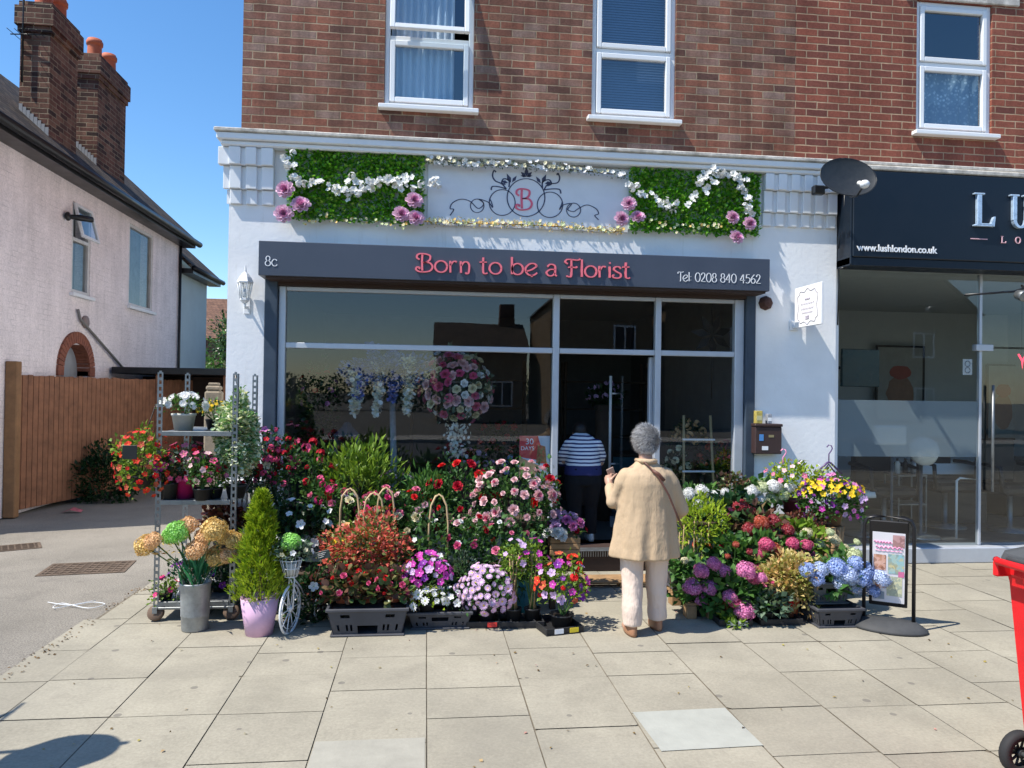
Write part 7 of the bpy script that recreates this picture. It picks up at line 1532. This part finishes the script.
t, z = sal('mirror_station', 'dark styling station running along the salon left of the door', 'dressing table', 890, 478, 2.8); q = MB(); q.bbox(-1.0, 1.2, -.2, .2, 0, z, .01); q.build('cabinet', mat('dark_cabinet', (.03, .03, .035), .4), t)
t, z = sal('barrier_frame', 'thin steel hand rail frame inside the salon beside the door', 'rail', 968, 478, .5); q = MB(); q.tube([(-.14, 0, 0), (-.14, 0, z-.03), (-.10, 0, z), (.14, 0, z-.02), (.14, 0, 0)], .013, 8); q.build('steel_tube', M_upvc, t)
t, z = sal('black_counter', 'tall black cabinet just behind the salon glass door', 'cabinet', 1010, 458, 2.2); q = MB(); q.bbox(-.30, 1.5, -.3, .3, 0, z, .01); q.build('cabinet_body', M_blackm, t)
x, z = at(968, 367, .085); t = thing('opening_sticker', 'small pale rectangular notice stuck on the salon glass', 'notice', (x, .094, z)); q = MB(); q.box(-.055, .055, -.002, .002, -.085, .085); q.build('paper', mat('grey_film', (.36, .40, .40), .6), t)
q = MB(); q.tube([(.03*math.cos(k*.5), -.004, .035+.03*math.sin(k*.5)) for k in range(13)], .003, 4); q.tube([(.03*math.cos(k*.5), -.004, -.035+.03*math.sin(k*.5)) for k in range(13)], .003, 4); q.build('printed_rings', M_sign, t)
x, z = at(1020, 362, .6); t = thing('neon_sign', 'small red neon letters hanging inside the salon glass door', 'neon sign', (x, .6, z)); m, tt, bb = newmat('red_neon'); bb.inputs['Base Color'].default_value = (.8, .02, .05, 1); bb.inputs['Emission Color'].default_value = (1, .03, .08, 1); bb.inputs['Emission Strength'].default_value = 2.2
q = MB(); q.tube([(-.02, 0, .09), (.03, 0, .01), (.03, 0, -.09)], .010, 6); q.tube([(.08, 0, .09), (.03, 0, .01)], .010, 6); q.build('letter', m, t); q = MB(); q.tube([(.03, .01, .09), (.03, .01, .9)], .003, 4); q.build('cord', M_blackm, t)
t, z = sal('product_trolley', 'small steel styling trolley with bottles inside the salon beside the frosted band', 'trolley', 905, 505, .8); q = MB()
for zz in (.02, .35, .68): q.bbox(-.18, .18, -.14, .14, zz, zz+.02, .003)
for a in (-.17, .17):
    for b_ in (-.13, .13): q.bbox(a-.008, a+.008, b_-.008, b_+.008, 0, .70, .002)
q.build('tray_rack', M_metal, t)
for i, (lb, m_) in enumerate((('leftmost white product bottle on the salon styling trolley', M_upvc), ('dark product bottle in the middle of the salon styling trolley', M_dark), ('rightmost pale blue product bottle on the salon styling trolley', M_alu))):
    b = thing('product_bottle', lb, 'bottle', (t.location.x-.1+i*.1, .8, .16+.701)); q = MB(); q.lathe([(.03, 0), (.032, .12), (.012, .15), (0, .15)], n=12); q.build('bottle_body', m_, b); q = MB(); q.lathe([(.013, .151), (.013, .18), (0, .18)], n=10); q.build('cap', M_dark, b)
t, z = sal('stool', 'round white stool on a chrome stem inside the salon below the frosted band', 'stool', 862, 500, .7); q = MB(); q.lathe([(.2, 0), (.18, .03), (.02, .05), (.02, .45), (0, .45)], n=18); q.build('base', M_metal, t); q = MB(); q.lathe([(.16, .451), (.17, .48), (.16, .52), (0, .53)], n=20); q.build('seat', M_upvc, t)
# long armed spotlight outside the salon fascia
x, z = at(1022, 291, -.55); t = thing('fascia_spotlight', 'black spotlight on a long thin arm below the salon fascia at the right edge', 'spotlight', (x, -.3, z)); x2, z2 = at(965, 295, -.45)
q = MB(); q.tube([(x2-x, -.15, z2-z), (-.05, -.20, .0), (.15, -.1, .05), (.25, .04, .1)], .012, 6); q.build('arm', M_blackm, t); q = MB(); q.lathe([(.0, 0), (.045, 0), (.055, .09), (.05, .095), (0, .08)], (-.02, -.22, -.03), 16, M=Matrix.Rotation(R(110), 4, 'X')); q.build('lamp_head', M_metal, t)
x, z = at(846, 267, -.1); t = thing('awning_stub', 'short black metal bar below the left end of the salon fascia', 'bar', (x, -.1, z)); q = MB(); q.tube([(-.06, 0, -.02), (.09, 0, .02)], .012, 6); q.tube([(.09, 0, .02), (.09, .15, .02)], .01, 6); q.build('bar_tube', M_blackm, t)

# ------------------------------------------------------------------ greenery across the road, seen only in the glass
q = MB(); P0 = []; D0 = []
for k in range(26):
    p, d = cloud(800, (3.2, 2.0, random.uniform(1.2, 2.0)), -.9, .4, .35); P0.append(p+np.array([-46+k*2.6+random.uniform(-1, 1), -58+random.uniform(-3, 3), 1.7+random.uniform(-.5, .5)])); D0.append(d)
p, d = np.concatenate(P0), np.concatenate(D0); o = put('far_trees', scatter_mesh('far_trees', LEAF, p, d+rng.normal(0, .5, d.shape), .30, .6, L_dark)); o['kind'] = 'stuff'
# ------------------------------------------------------------------ greenery and litter in the driveway
def hedge(label, x, y, z, rad, n, ls, lm, name='garden_bush'):
    t = thing(name, label, 'bush', (x, y, 0)); q = MB()
    for i in range(5): a = i*1.3; q.tube([(0, 0, 0), (rad[0]*.3*math.cos(a), rad[1]*.3*math.sin(a), z*.6), (rad[0]*.6*math.cos(a), rad[1]*.6*math.sin(a), z)], [.06, .04, .015], 6)
    q.build('trunk', M_bark, t)
    for k in range(9):
        a = rng.normal(0, .5, 3); foliage(t, (a[0]*rad[0]*.7, a[1]*rad[1]*.6, z+a[2]*rad[2]*.6), (rad[0]*.6, rad[1]*.6, rad[2]*.55), n//9, ls, .55, lm, low=-.9, shell=.3, amp=.35) if k == 0 else None
    P0 = []; D0 = []
    for k in range(12):
        a = rng.normal(0, .5, 3); p, d = cloud(n//12, (rad[0]*.5, rad[1]*.5, rad[2]*.45), -.9, .3, .35); P0.append(p+np.array([a[0]*rad[0]*.9, a[1]*rad[1]*.7, z+a[2]*rad[2]*.7])); D0.append(d)
    p, d = np.concatenate(P0), np.concatenate(D0); put('crown', scatter_mesh('crown', LEAF, p, d+rng.normal(0, .5, d.shape), ls, .55, lm), t)
hedge('dark green fir like bush between the pale extension and the white shop wall', -4.2, 13.0, 1.9, (1.1, .9, 1.3), 7000, .10, L_dark)
hedge('sunlit green hedge beyond the dark bush under the distant roof', -5.6, 19, 3.0, (1.8, 1.2, 1.6), 6000, .14, L_mid)
x, y = gnd(100, 500); t = thing('weeds', 'low dark weeds at the foot of the wooden fence', 'weeds', (x+.1, y-.1, 0)); foliage(t, (0, 0, .34), (.52, .3, .46), 2600, .07, .5, L_dark, low=-.9)
t['category'] = 'weeds'
x, y = gnd(72, 512); t = thing('crushed_packet', 'small crushed pink and red packet on the asphalt at the foot of the fence', 'litter', (x, y, -.01)); q = MB(); q.add([(-.12, -.05, .01), (0, -.07, .05), (.13, -.03, .01), (.12, .06, .03), (0, .05, .07), (-.11, .07, .01)], [(0, 1, 4, 5), (1, 2, 3, 4)]); q.build('wrapper', mat('pink_wrapper', (.45, .12, .14), .5, vary=.5, scale=20), t)
def ground_line(label, pts, m, r_, name, cat):
    q = MB(); G_ = [gnd(a, b_) for a, b_ in pts]; v = catmull(G_, k=5); q.tube([(a.x, a.y, .004+r_) for a in v], r_, 5); tag(q.build(name, m), label, cat)
ground_line('loose white string lying on the asphalt near the edge of the paving', [(48, 603), (70, 606), (92, 603), (105, 605), (88, 609), (62, 604), (55, 609), (96, 601)], M_whitep, .003, 'string', 'string')
# fallen leaves and petals on the paving
n = 90; X = rng.uniform(-2.3, 4.0, n); Yq = rng.uniform(-3.9, -1.2, n)**1; pL = np.stack([X, Yq, np.full(n, .006)], axis=1); dL = np.stack([rng.normal(0, 1, n), rng.normal(0, 1, n), np.full(n, .05)], axis=1)
o = put('fallen_leaves', scatter_mesh('fallen_leaves', LEAF, pL, dL, .022, .6, leafmat('dry_leaf', [(0, (.10, .06, .03)), (.5, (.30, .20, .06)), (.8, (.45, .40, .12)), (1, (.6, .25, .3))], .7))); o['kind'] = 'stuff'
n = 170; t_ = rng.uniform(0, 1, n); px_ = []
for i in range(n):
    a = t_[i]; gx, gy = (-2.46, -2.6+1.9*a) if i % 2 else (-2.42+.5*a*a, -.62+.12*a); px_.append((gx+rng.normal(0, .03), gy+rng.normal(0, .04), .003))
o = put('joint_debris', scatter_mesh('joint_debris', LEAF, np.array(px_), np.stack([rng.normal(0, 1, n), rng.normal(0, 1, n), np.full(n, .15)], axis=1), .02, .7, leafmat('brown_debris', [(0, (.08, .05, .03)), (1, (.28, .18, .09))], .9))); o['kind'] = 'stuff'
